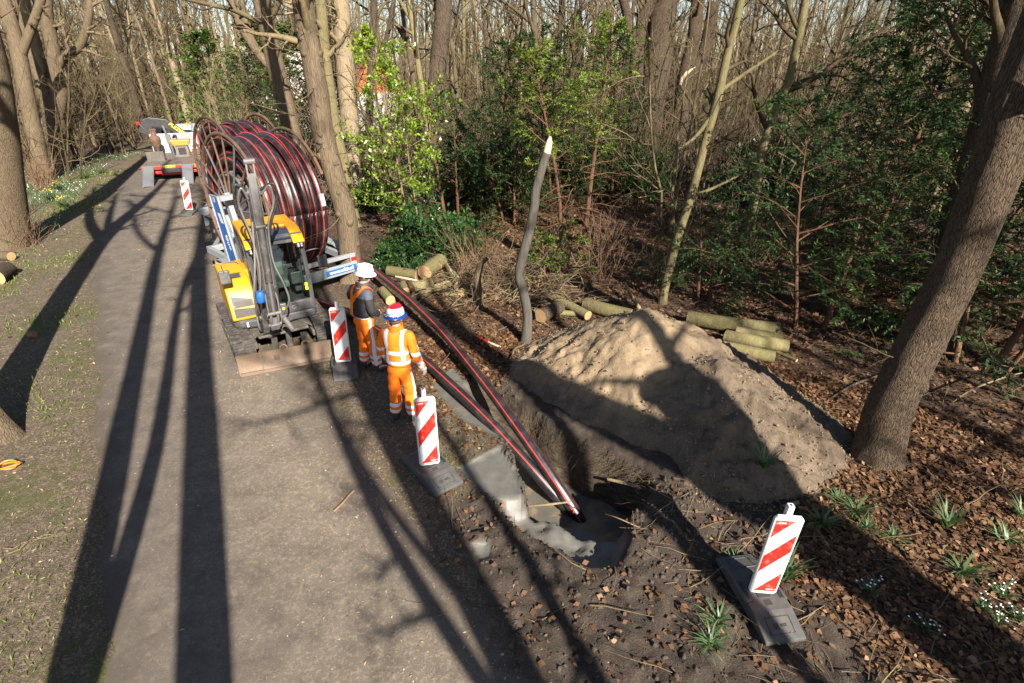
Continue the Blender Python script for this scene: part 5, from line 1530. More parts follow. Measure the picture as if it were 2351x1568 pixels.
b = MB(); b.box((0, 0, 0.35), (0.78, 0.6, 0.6), None, 0, 0.85); b.box((0, -0.31, 0.35), (0.4, 0.03, 0.4), None, 1); b.box((0, 0, 0.04), (0.9, 0.8, 0.08)); b.build("compactor_body", [M['rustgrey'], M['black']], g, bevel=0.03)
b = MB(); b.prism([(-0.52, 1.0), (0.52, 1.0), (0.54, 0.93), (0.42, 0.66), (-0.42, 0.66), (-0.54, 0.93)], -0.35, 0.35, 'y'); b.build("hopper", M['orange'], g, bevel=0.04)
g = on_bed("bucket_rack", "low rusty rack of hooks and bolts on the right of the truck bed", "rack", 1.0, 2.6)
b = MB()
b.box((-0.05, 0, 0.2), (0.75, 0.05, 0.07)); b.box((-0.05, 0, 0.04), (0.75, 0.3, 0.06))
for i in range(5): b.box((-0.38 + i * 0.165, 0, 0.15), (0.05, 0.06, 0.3))
b.tube([(0.05 + 0.13 * math.cos(a), 0, 0.55 + 0.13 * math.sin(a)) for a in [rad(q) for q in range(-30, 200, 23)]], 0.05, 6); b.tube([(0.28 + 0.13 * math.cos(a), 0, 0.55 + 0.13 * math.sin(a)) for a in [rad(q) for q in range(-30, 200, 23)]], 0.05, 6)
b.box((0.05, 0.02, 0.35), (0.5, 0.08, 0.2)); b.build("rack_frame", M['rust'], g, 40)
for i, x in enumerate((-1.15, 1.12)):
    pass
# ================================================================== TREE GENERATOR
def rings(P, R, sides):
    """P (B,n,3) centre lines, R (B,n) radii -> verts, quads (open tubes, vectorised)"""
    P = np.asarray(P, float); R = np.asarray(R, float)
    B, n, _ = P.shape
    T = np.empty_like(P)
    T[:, 1:-1] = P[:, 2:] - P[:, :-2]; T[:, 0] = P[:, 1] - P[:, 0]; T[:, -1] = P[:, -1] - P[:, -2]
    T /= np.linalg.norm(T, axis=2, keepdims=True) + 1e-9
    ref = np.where(np.abs(T[:, :1, 2:3]) < 0.92, np.array([0, 0, 1.0]), np.array([1.0, 0, 0]))
    ref = np.repeat(ref, n, 1)
    X = ref - T * (ref * T).sum(2, keepdims=True); X /= np.linalg.norm(X, axis=2, keepdims=True) + 1e-9
    Y = np.cross(T, X)
    a = np.arange(sides) * 2 * PI / sides
    V = P[:, :, None, :] + R[:, :, None, None] * (X[:, :, None, :] * np.cos(a)[None, None, :, None] + Y[:, :, None, :] * np.sin(a)[None, None, :, None])
    idx = np.arange(B * n * sides).reshape(B, n, sides)
    i0 = idx[:, :-1]; i1 = idx[:, 1:]
    F = np.stack([i0, np.roll(i0, -1, 2), np.roll(i1, -1, 2), i1], -1).reshape(-1, 4)
    return V.reshape(-1, 3), F
def tubes_mesh(name, groups):
    """groups: list of (list of (pts,rad), sides)"""
    Vs, Fs, off = [], [], 0
    for lst, sides in groups:
        by = {}
        for p, r in lst: by.setdefault(len(p), []).append((p, r))
        for n, L in by.items():
            V, F = rings(np.array([q[0] for q in L]), np.array([q[1] for q in L]), sides)
            Vs.append(V); Fs.append(F + off); off += len(V)
    return np_mesh(name, np.concatenate(Vs), np.concatenate(Fs), True)

def branch(rng, p0, d0, L, r0, n=6, wob=0.25, up=0.15, rend=0.25):
    pts = [np.array(p0)]; d = np.array(d0, float); d /= np.linalg.norm(d)
    for i in range(n):
        d = d + rng.normal(0, wob, 3) / n ** 0.5 + np.array([0, 0, up / n])
        d /= np.linalg.norm(d)
        pts.append(pts[-1] + d * L / n)
    t = np.linspace(0, 1, n + 1)
    return np.array(pts), r0 * (1 - t * (1 - rend))
def sub(rng, P, R, count, t0, t1, lenf, ang, lev, out, cap, up=0.2, wob=0.3, n=5):
    """children along a parent branch"""
    seglen = np.linalg.norm(P[1] - P[0]) * (len(P) - 1)
    for k in range(count):
        t = t0 + (t1 - t0) * (k + rng.random()) / count
        f = t * (len(P) - 1); i = min(int(f), len(P) - 2); q = f - i
        p = P[i] * (1 - q) + P[i + 1] * q; r = R[i] * (1 - q) + R[i + 1] * q
        d = P[i + 1] - P[i]; d /= np.linalg.norm(d) + 1e-9
        a = rng.random() * 2 * PI
        e1 = np.cross(d, [0.3, 0.2, 0.93]); e1 /= np.linalg.norm(e1) + 1e-9; e2 = np.cross(d, e1)
        th = ang * (0.7 + 0.6 * rng.random())
        dd = d * math.cos(th) + (e1 * math.cos(a) + e2 * math.sin(a)) * math.sin(th)
        L = seglen * lenf * (0.6 + 0.7 * rng.random()) * (1 - 0.45 * t)
        out.append(branch(rng, p, dd, L, min(r * 0.62, cap), n, wob, up))
def path_trunk(pts, rads, n=16, rng=None, wob=0.0, knob=0.0):
    """smooth trunk through given points"""
    P = np.array([list(p) for p in spline([tuple(p) for p in pts], 6)])
    k = np.linspace(0, len(pts) - 1, len(P)); R = np.interp(k, range(len(pts)), rads)
    if rng is not None:
        P[1:] += rng.normal(0, wob, P[1:].shape) * R[1:, None]
        R = R * (1 + knob * rng.normal(0, 1, len(R)))
    return P, R
def trunk_mesh(P, R, sides=18, flare=0.35, rough=0.05, seed=0, step=0.10):
    """finely ringed trunk with an uneven outline and a root flare"""
    d = np.concatenate([[0], np.cumsum(np.linalg.norm(np.diff(P, axis=0), axis=1))])
    n = max(int(d[-1] / step), 8); s = np.linspace(0, d[-1], n)
    Q = np.stack([np.interp(s, d, P[:, i]) for i in range(3)], 1); r = np.interp(s, d, R)
    V, F = rings(Q[None], r[None], sides)
    V = V.reshape(n, sides, 3); a = np.arange(sides) * 2 * PI / sides
    rel = V - Q[:, None, :]
    f = 1 + rough * (fbm(np.cos(a)[None, :] * 1.6 + seed + 0 * s[:, None], s[:, None] * 1.3 + np.sin(a)[None, :] * 1.6, 4, seed) * 1.6)
    fl = flare * np.exp(-s / (R[0] * 1.6))[:, None] * (1 + 0.55 * np.sin(a * 5 + seed)[None, :] + 0.25 * np.sin(a * 3 + seed * 2)[None, :])
    V = Q[:, None, :] + rel * (f + fl)[:, :, None]
    return V.reshape(-1, 3), F

def add_crown(rng, stems, out1, out2, out3, nl=(9, 5, 4), start=0.35, lenf=0.42, up=0.25, cap=0.09):
    """limbs, branches and twigs along the given stems"""
    for P, R in stems:
        a = []; sub(rng, P, R, nl[0], start, 1.0, lenf, 0.95, 1, a, cap, up, 0.35, 6)
        for q in a:
            out1.append(q); b = []
            sub(rng, q[0], q[1], nl[1], 0.25, 1.0, 0.55, 0.75, 2, b, 0.03, up, 0.4, 5)
            for w in b:
                out2.append(w); c = []
                sub(rng, w[0], w[1], nl[2], 0.2, 1.0, 0.6, 0.65, 3, c, 0.012, 0.15, 0.4, 4)
                out3 += [(p, np.maximum(r, 0.004)) for p, r in c]

def proto_tall(seed, H, r0, clear, nl=(10, 5, 4), lean=0.03, fork=False):
    rng = np.random.default_rng(seed)
    d = np.array([rng.normal(0, lean), rng.normal(0, lean), 1.0])
    P, R = branch(rng, (0, 0, -0.15), d, H, r0, 16, 0.10, 0.1, 0.12)
    stems = [(P, R)]
    if fork:
        k = 6 + seed % 3
        Q, S = branch(rng, P[k], d + np.array([rng.normal(0, .35), rng.normal(0, .35), 0.2]), H * 0.55, R[k] * 0.8, 10, 0.18, 0.25, 0.15)
        stems.append((Q, S))
    o1, o2, o3 = [], [], []
    add_crown(rng, stems, o1, o2, o3, nl, clear)
    return stems, o1, o2, o3
def make_tree(name, label, seed, H, r0, clear, bark, twig, group=None, nl=(10, 5, 4), fork=False, sides=10, lean=0.03):
    stems, o1, o2, o3 = proto_tall(seed, H, r0, clear, nl, lean, fork)
    root = thing(name, label, "tree", group=group)
    link_mesh("trunk", tubes_mesh("trunk", [(stems, sides)]), bark, root)
    link_mesh("crown", tubes_mesh("crown", [(o1, 6), (o2, 4), (o3, 3)]), twig, root)
    return root
def place(o, x, y, rz=0.0, s=1.0, sink=0.05):
    o.location = (x, y, tz(x, y) - sink); o.rotation_euler = (0, 0, rz); o.scale = (s, s, s)
    return o

rngT = random.Random(11)
tall = [make_tree("bare_tree", "x", 20 + i, 15 + 2 * (i % 3), 0.17 + 0.035 * (i % 4), 0.22 + 0.05 * (i % 3), [M['bark_grey'], M['bark_moss'], M['bark_dark'], M['bark_pale']][i % 4], M['twig'], nl=(12, 6, 5), fork=i % 2 == 1) for i in range(6)]
def make_sapling(seed, H, stems_n, spread):
    rng = np.random.default_rng(seed); st, o1, o2, o3 = [], [], [], []
    for k in range(stems_n):
        a = rng.random() * 6.28
        st.append(branch(rng, (rng.normal(0, .12), rng.normal(0, .12), -0.1), (math.cos(a) * spread, math.sin(a) * spread, 1), H * (0.6 + 0.5 * rng.random()), 0.035 + 0.02 * rng.random(), 10, 0.3, 0.2, 0.12))
    add_crown(rng, st, o1, o2, o3, (9, 4, 3), 0.12, 0.36, 0.3, 0.02)
    root = thing("bare_sapling", "x", "sapling")
    link_mesh("trunk", tubes_mesh("trunk", [(st, 6)]), M['twig'], root)
    link_mesh("crown", tubes_mesh("crown", [(o1, 4), (o2, 3), (o3, 3)]), M['twig'], root)
    return root
sapl = [make_sapling(60 + i, 5.5 + i % 3, 2 + i % 3, 0.25 + 0.1 * (i % 2)) for i in range(5)]
used = set()
def put(protos, k, x, y, rz, s, label, group):
    p = protos[k % len(protos)]
    if id(p) not in used: used.add(id(p)); o = p
    else: o = copy_tree(p)
    place(o, x, y, rz, s); o["label"] = label; o["group"] = group
    return o
def clear_of(x, y, pads):
    if rzone(x, y) < 1.5: return False
    for (a, b, r) in pads:
        if math.hypot(x - a, y - b) < r: return False
    return True
PADS = [(-16, 27, 4), (-5.7, 12.7, 3), (-8, 16.7, 3), (2.5, 7, 4), (-3, 15.5, 1.5), (2, 17, 2), (-18.4, 36, 3.5), (-17, 41, 3), (-16, 47, 8), (-12, 27, 2.5)]
placed = []
def scatter_wood(n, region, protos, smin, smax, mind, label, group, seed):
    """region(u,v)->(x,y)"""
    r = random.Random(seed); k = 0; tries = 0
    while k < n and tries < n * 30:
        tries += 1
        x, y = region(r.random(), r.random())
        if not clear_of(x, y, PADS): continue
        if any((x - a) ** 2 + (y - b) ** 2 < mind * mind for a, b in placed): continue
        placed.append((x, y))
        put(protos, r.randrange(len(protos)), x, y, r.random() * 6.28, r.uniform(smin, smax), label, group); k += 1
def wedge(a0, a1, d0, d1, p=0.75):
    """directions in degrees right of straight ahead"""
    def f(u, v):
        a = rad(a0 + (a1 - a0) * u); d = d0 + (d1 - d0) * v ** p
        return math.sin(a) * d, math.cos(a) * d
    return f
scatter_wood(62, wedge(-16, 44, 24, 62), tall, 0.75, 1.15, 1.7, "bare tree among the many trunks of the wood behind the sand heap and evergreens", "trees of the wood on the right", 3)
scatter_wood(42, wedge(-47, -29, 37, 75), tall, 0.7, 1.1, 1.6, "bare tree in the thick wood beyond the left bank and truck", "trees of the wood on the left", 4)
scatter_wood(14, wedge(-30, -14, 52, 80), tall, 0.8, 1.1, 2.0, "bare tree standing beyond the pipe reels near the house", "trees beyond the reels", 5)
scatter_wood(70, wedge(-18, 44, 17, 48), sapl, 0.7, 1.4, 0.9, "thin bare sapling growing in the leaf-covered wood on the right", "saplings of the wood on the right", 6)
scatter_wood(60, wedge(-47, -30, 31, 58), sapl, 0.7, 1.3, 0.8, "thin bare sapling in the brown thicket beyond the left bank", "saplings of the left thicket", 7)
scatter_wood(9, wedge(-24, -13, 24, 50), sapl, 0.6, 1.1, 0.9, "thin bare sapling in the brush behind the pipe reels", "saplings behind the reels", 8)

# ------------------------------------------------------------------ single trees
def special(name, label, trunk_pts, rads, bark, twig, seed, sides=18, flare=0.3, rough=0.05, limbs=(), crown=(8, 5, 4), start=0.5, lenf=0.3, knobs=0, twigs=0, cat="tree", cutends=False):
    """hand placed tree; points are world positions, the first one is on the ground"""
    rng = np.random.default_rng(seed)
    base = Vector(trunk_pts[0]); loc = Vector((base.x, base.y, tz(base.x, base.y) - 0.08))
    rel = [Vector(p) - Vector((base.x, base.y, 0)) for p in trunk_pts]; rel[0].z = -0.05
    P, R = path_trunk(rel, rads)
    root = thing(name, label, cat, loc)
    V, F = trunk_mesh(P, R, sides, flare, rough, seed)
    stems = [(P, R)]; Vs, Fs, off = [V], [F], len(V)
    for lp, lr in limbs:
        q = [Vector(p) - Vector((base.x, base.y, 0)) for p in lp]
        LP, LR = path_trunk(q, lr); stems.append((LP, LR))
        v, f = trunk_mesh(LP, LR, max(8, sides - 6), 0.0, rough, seed + 3); Vs.append(v); Fs.append(f + off); off += len(v)
    me = np_mesh("trunk", np.concatenate(Vs), np.concatenate(Fs), True)
    t = link_mesh("trunk", me, bark, root)
    if knobs:
        for k in range(knobs):
            i = rng.integers(int(len(P) * 0.05), int(len(P) * 0.75)); a = rng.random() * 6.28
            c = P[i] + np.array([math.cos(a), math.sin(a), 0]) * R[i] * 0.80
            b = MB(); rr = R[i] * rng.uniform(0.25, 0.5)
            b.lathe([(0, -rr), (rr * .6, -rr * .75), (rr, -rr * 0.1), (rr * .8, rr * .5), (rr * 0.35, rr * .8), (0, rr * 0.75)], (0, 0, 0), 10)
            b.v = [(p[0] * (1 + 0.3 * math.sin(7 * p[2] / rr + k)), p[1] * (1 + 0.25 * math.cos(5 * p[0] / rr)), p[2]) for p in b.v]
            b.build("burl", bark, t, 70, loc=tuple(c))
    o1, o2, o3 = [], [], []
    if crown:
        add_crown(rng, stems, o1, o2, o3, crown, start, lenf)
    for k in range(twigs):
        f = rng.uniform(0.1, 0.8) * (len(P) - 1); i = int(f); a = rng.random() * 6.28
        q = branch(rng, P[i], (math.cos(a), math.sin(a), rng.uniform(-.1, .5)), rng.uniform(0.5, 1.6), 0.012, 6, 0.4, 0.1)
        o2.append(q); sub(rng, q[0], q[1], 4, 0.2, 1, 0.5, 0.7, 3, o3, 0.005)
    if o1 or o2: link_mesh("crown", tubes_mesh("crown", [g_ for g_ in ((o1, 6), (o2, 4), (o3, 3)) if g_[0]]), twig, root)
    return root
def up_to(px0, py0, pts, top=0):
    """trunk track: foot on the ground at (px0,py0), further (px,py,z) marks on the same upright plane"""
    f = at(px0, py0); out = [Vector((f.x, f.y, 0))]
    depth = f.y
    for (px, py) in pts:
        u = (px - 1175.5) / 1238.0; v = (784 - py) / 1238.0
        d = Vector((u, _c + v * _s, -_s + v * _c)); k = depth / d.y
        p = Vector((0, 0, CAM_H)) + d * k; out.append(p)
    return out
def extend(pts, h, drift=(0, 0)):
    a, b = pts[-2], pts[-1]; d = (b - a).normalized()
    d = (d + Vector((0, 0, 0.8))).normalized()
    return pts + [b + d * (h * 0.5) + Vector((drift[0] * .5, drift[1] * .5, 0)), b + d * h + Vector((drift[0], drift[1], 0))]

t = extend(up_to(806, 645, [(795, 500), (768, 400), (742, 300), (727, 200), (710, 100), (695, 0)]), 7)
special("roadside_tree", "knobbly brown tree trunk covered in burls right behind the white-helmeted worker", t, [0.25, 0.23, 0.225, 0.22, 0.215, 0.21, 0.2, 0.15, 0.06], M['bark_grey'], M['twig'], 101, 20, 0.25, 0.07, knobs=34, twigs=26, start=0.6)
t = extend(up_to(812, 520, [(795, 400), (770, 300), (752, 180), (742, 90), (735, 0)]), 7)
special("mossy_tree", "slim yellow-green mossy trunk rising directly behind the knobbly burl-covered tree", t, [0.21, 0.19, 0.18, 0.17, 0.16, 0.15, 0.1, 0.05], M['bark_moss'], M['twig_pale'], 102, 16, 0.3, 0.03, twigs=12)
t = extend(up_to(818, 475, [(812, 380), (800, 250), (790, 120), (780, 0)]), 9)
special("pale_tree", "straight pale beige trunk wrapped in dry ivy stems, between mossy tree and green holly", t, [0.37, 0.33, 0.31, 0.30, 0.29, 0.2, 0.08], M['bark_pale'], M['twig_pale'], 103, 20, 0.25, 0.03, twigs=20)
t = extend(up_to(842, 455, [(846, 300), (852, 120), (858, 0)]), 8)
special("dark_tree", "thin dark straight trunk just right of the pale beige trunk", t, [0.15, 0.14, 0.13, 0.12, 0.08, 0.04], M['bark_dark'], M['twig'], 104, 12, limbs=[([at(846, 300, 3.0)] and up_to(842, 455, [(848, 150), (884, 90), (902, 0)])[1:], [0.10, 0.09, 0.07])], twigs=8)
t = extend(up_to(712, 492, [(665, 280), (640, 180), (615, 70), (600, 0)]), 9)
special("leaning_tree", "leaning grey-brown trunk with a side limb, behind the nearer pipe reel", t, [0.30, 0.28, 0.27, 0.26, 0.25, 0.16, 0.06], M['bark_grey'], M['twig'], 105, 18, limbs=[(up_to(712, 492, [(636, 165), (590, 115), (545, 40), (520, -40)])[1:], [0.15, 0.13, 0.12, 0.08]), (up_to(712, 492, [(590, 115), (560, 40), (548, -60)])[1:], [0.12, 0.10, 0.07])], twigs=14, knobs=3)
t = extend(up_to(1000, 418, [(998, 300), (1005, 150), (1018, 0)]), 9)
special("dark_tree", "thick dark trunk standing behind the top of the bright green holly", t, [0.40, 0.37, 0.36, 0.33, 0.25, 0.1], M['bark_dark'], M['twig'], 106, 18, twigs=14)
t = extend(up_to(1470, 425, [(1480, 340), (1496, 230), (1512, 110), (1524, 0)]), 10)
special("oak_tree", "very thick ridged brown oak trunk, the thickest in the wood behind the sand heap", t, [0.62, 0.58, 0.55, 0.55, 0.54, 0.4, 0.2], M['bark_oak'], M['twig'], 107, 26, 0.2, 0.05, twigs=26)
t = extend(up_to(1560, 420, [(1560, 300), (1570, 190), (1592, 90), (1603, 0)]), 9)
special("oak_tree", "dark oak trunk forking into two just right of the thickest oak", t, [0.34, 0.32, 0.30, 0.27, 0.26, 0.2, 0.1], M['bark_oak'], M['twig'], 108, 20, limbs=[(up_to(1560, 420, [(1572, 180), (1615, 120), (1640, 0)])[1:], [0.27, 0.25, 0.23])], twigs=18)
t = extend(up_to(1462, 430, [(1458, 280), (1462, 140), (1476, 40), (1500, -20)]), 9)
special("oak_tree", "grey forked oak trunk just left of the thickest oak", t, [0.30, 0.28, 0.27, 0.22, 0.2, 0.15, 0.1], M['bark_oak'], M['twig'], 109, 18, limbs=[(up_to(1462, 430, [(1462, 140), (1448, 60), (1430, -10)])[1:], [0.2, 0.18, 0.16])], twigs=14)
t = extend(up_to(1520, 694, [(1530, 640), (1556, 540), (1588, 440), (1622, 310), (1648, 220), (1672, 110), (1700, 0)]), 6)
special("leaning_sapling", "slim olive-barked trunk leaning right, rooted just behind the sand heap top", t, [0.10, 0.092, 0.088, 0.085, 0.08, 0.08, 0.076, 0.07, 0.05, 0.03], M['bark_moss'], M['twig'], 110, 14, 0.25, 0.04, limbs=[(up_to(1520, 694, [(1640, 245), (1600, 300), (1560, 330)])[1:], [0.05, 0.035, 0.02]), (up_to(1520, 694, [(1650, 200), (1720, 150), (1810, 90)])[1:], [0.05, 0.035, 0.02]), (up_to(1520, 694, [(1588, 440), (1640, 420), (1720, 380)])[1:], [0.04, 0.03, 0.012])], twigs=10, start=0.35)
t = extend(up_to(1712, 575, [(1735, 450), (1752, 340), (1782, 250), (1812, 180), (1835, 80), (1850, 0)]), 6)
special("bent_tree", "slim grey trunk bending right, between the leaning olive trunk and the dark evergreens", t, [0.14, 0.13, 0.125, 0.12, 0.11, 0.10, 0.10, 0.06, 0.03], M['bark_moss'], M['twig'], 111, 14, limbs=[(up_to(1712, 575, [(1756, 330), (1800, 330), (1880, 300)])[1:], [0.04, 0.03, 0.012])], twigs=12, start=0.3)
t = extend(up_to(2012, 1050, [(2040, 940), (2085, 840), (2140, 730), (2200, 610), (2252, 480), (2300, 350), (2340, 220), (2400, 60)]), 8)
special("oak_tree", "big rough-barked oak trunk standing in the right foreground beside the sand heap", t, [0.27, 0.255, 0.245, 0.24, 0.235, 0.23, 0.225, 0.22, 0.21, 0.18, 0.1], M['bark_oak'], M['twig'], 112, 44, 0.22, 0.045, knobs=3, crown=(7, 5, 4), twigs=3)
t = extend(up_to(2150, 800, [(2180, 640), (2215, 480), (2262, 320), (2300, 160), (2345, 0)]), 8)
special("oak_tree", "shaded dark trunk directly behind the big oak in the right foreground", t, [0.26, 0.25, 0.25, 0.24, 0.22, 0.2, 0.12, 0.06], M['bark_oak'], M['twig'], 113, 22, 0.3, 0.05, twigs=6)
# left bank
t = extend(up_to(20, 565, [(10, 420), (-12, 250), (-40, 100)]), 8)
special("beech_tree", "smooth big trunk nearest on the left bank, rising out of the dry brown shrub", t, [0.48, 0.44, 0.42, 0.40, 0.3, 0.15], M['bark_grey'], M['twig'], 121, 22, 0.2, 0.03)
t = extend(up_to(98, 415, [(84, 330), (62, 230), (44, 130), (20, 40)]), 9)
special("beech_tree", "dark upright trunk behind the nearest left bank trunk", t, [0.36, 0.31, 0.29, 0.28, 0.26, 0.2, 0.1], M['bark_grey'], M['twig'], 122, 20, 0.25, 0.04, limbs=[(up_to(98, 415, [(44, 130), (70, 60), (98, -20)])[1:], [0.18, 0.16, 0.14])])
t = up_to(118, 392, [(122, 330), (124, 280), (110, 225), (80, 130), (52, 40), (30, -40)])
special("beech_tree", "thick beech with twisted limbs forking above the road on the left bank", extend(t, 6), [0.52, 0.45, 0.43, 0.38, 0.30, 0.26, 0.24, 0.18, 0.08], M['bark_grey'], M['twig'], 123, 22, 0.35, 0.04,
        limbs=[(up_to(118, 392, [(120, 290), (134, 220), (122, 120), (106, 30), (112, -60)])[1:], [0.34, 0.32, 0.28, 0.25, 0.18]), (up_to(118, 392, [(128, 250), (130, 160), (150, 128), (185, 98), (205, 20), (196, -40)])[1:], [0.2, 0.19, 0.18, 0.17, 0.15, 0.1])])
t = extend(up_to(150, 392, [(128, 300), (100, 200), (85, 120)]), 9)
special("beech_tree", "pale slimmer trunk seen behind the fork of the twisted beech", t, [0.30, 0.28, 0.26, 0.25, 0.2, 0.1], M['bark_pale'], M['twig'], 124, 14)
t = up_to(408, 240, [(392, 180), (368, 100), (330, 30), (300, -20)])
special("leaning_tree", "olive trunk leaning left over the road end, beside the conifer behind the truck", extend(t, 8), [0.42, 0.40, 0.37, 0.33, 0.3, 0.2, 0.1], M['bark_moss'], M['twig_pale'], 125, 16, limbs=[(up_to(408, 240, [(380, 130), (358, 40), (366, -30)])[1:], [0.26, 0.22, 0.2]), (up_to(408, 240, [(372, 110), (322, 60), (268, -10)])[1:], [0.2, 0.17, 0.14])], twigs=20)
# cut-off tree at the left edge of the picture, and trees standing behind the viewer: they throw the long shadows
bt = Vector((-7.42, 6.1, 0))
special("beech_tree", "trunk foot with mossy root at the left edge beside the orange cable", [bt, bt + Vector((-.15, .1, 2)), bt + Vector((-.2, .3, 5)), bt + Vector((-.1, .5, 7.5)), bt + Vector((.5, 1.0, 11)), bt + Vector((1.0, 1.5, 15))], [0.32, 0.27, 0.26, 0.25, 0.16, 0.05], M['bark_grey'], M['twig'], 126, 22, 0.45, 0.05,
        limbs=[([bt + Vector((-.12, .45, 6.8)), bt + Vector((-.9, .2, 9)), bt + Vector((-1.6, .1, 13))], [0.2, 0.16, 0.06]), ([bt + Vector((-.1, .5, 7.4)), bt + Vector((.2, -.6, 9.5)), bt + Vector((.2, -1.2, 13))], [0.15, 0.12, 0.05])], start=0.55)
sa = Vector((math.sin(rad(SUN_AZ)), math.cos(rad(SUN_AZ)), 0)); sl = Vector((sa.y, -sa.x, 0))   # toward the sun; sl points to the shadow's left
def shade(px, py, back, label, h, r, seed, limbs=(), crown=(8, 5, 4), start=0.45, taper=(1.05, 1, 0.85, 0.55, 0.2), **kw):
    f = at(px, py) + sa * back; f.z = 0
    pts = [f, f + Vector((0, 0, h * 0.3)), f + Vector((0, 0, h * 0.6)) + sl * 0.05, f + Vector((0, 0, h * 0.85)) - sl * 0.1, f + Vector((0, 0, h))]
    L = [([f + sl * a + Vector((0, 0, z)) for a, z in lp], lr) for lp, lr in limbs]
    return special("tall_tree", label, pts, [r * k_ for k_ in taper], M['bark_grey'], M['twig'], seed, 16, 0.3, 0.05, limbs=L, crown=crown, start=start, **kw)
shade(225, 1250, 6.0, "tall tree behind the viewer shading the left of the road", 19, 0.17, 131, [([(0.0, 2.2), (-.45, 5), (-.6, 9), (-1.2, 13)], [0.12, 0.11, 0.09, 0.05]), ([(0, 11.5), (0.8, 13.5), (1.5, 17)], [0.1, 0.09, 0.04])], start=0.55)
shade(466, 1568, 6.5, "tall straight tree behind the viewer shading the road's middle", 20, 0.235, 132, [([(0, 12.5), (-.5, 15), (-.8, 19)], [0.1, 0.08, 0.04])], start=0.6)
shade(1010, 1250, 9.0, "slim tree behind the viewer on the road's right", 16, 0.11, 133, [([(0, 4.2), (0.5, 6.5), (0.6, 10)], [0.09, 0.08, 0.04])], start=0.3, crown=(7, 4, 4))
shade(1220, 1560, 9.0, "forked slim tree behind the viewer at the road's edge", 17, 0.13, 134, [([(0, 3.0), (-0.5, 5.5), (-0.6, 10)], [0.11, 0.09, 0.05]), ([(0, 6.0), (0.6, 8), (0.9, 11)], [0.08, 0.06, 0.03])], start=0.35)
shade(1600, 1285, 7.5, "thin tree behind the viewer in the leaf litter", 14, 0.10, 135, start=0.5)
shade(1900, 1255, 7.5, "pollarded thick tree behind the viewer with a cut stub", 7.3, 0.27, 136, [([(0, 5.2), (0.5, 6.3), (1.3, 8.0), (1.8, 11)], [0.36, 0.36, 0.26, 0.10]), ([(0, 4.7), (0.42, 4.95)], [0.20, 0.15])], crown=None, taper=(1.05, 1, 1.15, 1.45, 1.6))
shade(2330, 1500, 8.0, "tree behind the viewer on the far right", 15, 0.16, 137, start=0.4)
for i, (x, y) in enumerate([(11.5, 3.0), (12.5, -1.0), (14.5, 5.5), (15, 0.5), (17, 4), (13, -7), (16, -6), (19, 1), (20, 7), (-13, 3.5), (-16, 8.0), (-12.5, -3)]):
    o = copy_tree(tall[(i * 5 + 1) % 6]); place(o, x, y, i * 1.7, 0.85 + 0.05 * (i % 4)); o["label"] = "bare tree outside the picture throwing branch shadows over the ground"; o["group"] = "trees outside the picture"
# ================================================================== FOLIAGE
def blades(P, D, N, L, W, fold=0.0):
    """diamond leaves: base P, direction D, face normal N (n,3); L,W (n,)"""
    S = np.cross(D, N); S /= np.linalg.norm(S, axis=1, keepdims=True) + 1e-9
    L = L[:, None]; W = W[:, None]
    mid = P + D * L * 0.45 + N * (fold * L)
    V = np.stack([P, mid + S * W, P + D * L, mid - S * W], 1)
    return V.reshape(-1, 3), np.arange(len(P) * 4).reshape(-1, 4)
def leaf_obj(name, V, tone4, mat, parent, F=None):
    me = np_mesh(name, V, np.arange(len(V)).reshape(-1, 4) if F is None else F, False)
    if len(me.vertices) == len(tone4): set_attr(me, 'tone', tone4)
    return link_mesh(name, me, mat, parent)
def unit(v): return v / (np.linalg.norm(v, axis=-1, keepdims=True) + 1e-9)
def sprays(rng, twigs, per, L, W, flat=0.25, droop=0.25, pairs=True, ang=0.9):
    """feathered leaves along each twig polyline"""
    P, D, N = [], [], []
    for pts, _ in twigs:
        n = len(pts) - 1
        t = np.sort(rng.random(per)) * n
        i = np.minimum(t.astype(int), n - 1); f = (t - i)[:, None]
        p = pts[i] * (1 - f) + pts[i + 1] * f
        d = unit(pts[i + 1] - pts[i])
        up = np.array([0, 0, 1.0]) + rng.normal(0, flat, (per, 3))
        s = unit(np.cross(d, up)) * np.where(np.arange(per) % 2 == 0, 1, -1)[:, None]
        dd = unit(d * math.cos(ang) + s * math.sin(ang) + rng.normal(0, 0.15, (per, 3)) - np.array([0, 0, droop]))
        P.append(p); D.append(dd); N.append(unit(up + rng.normal(0, 0.2, (per, 3))))
    P, D, N = np.concatenate(P), np.concatenate(D), np.concatenate(N)
    k = len(P)
    return blades(P, D, N, L * rng.uniform(0.6, 1.25, k), W * rng.uniform(0.7, 1.2, k)), P
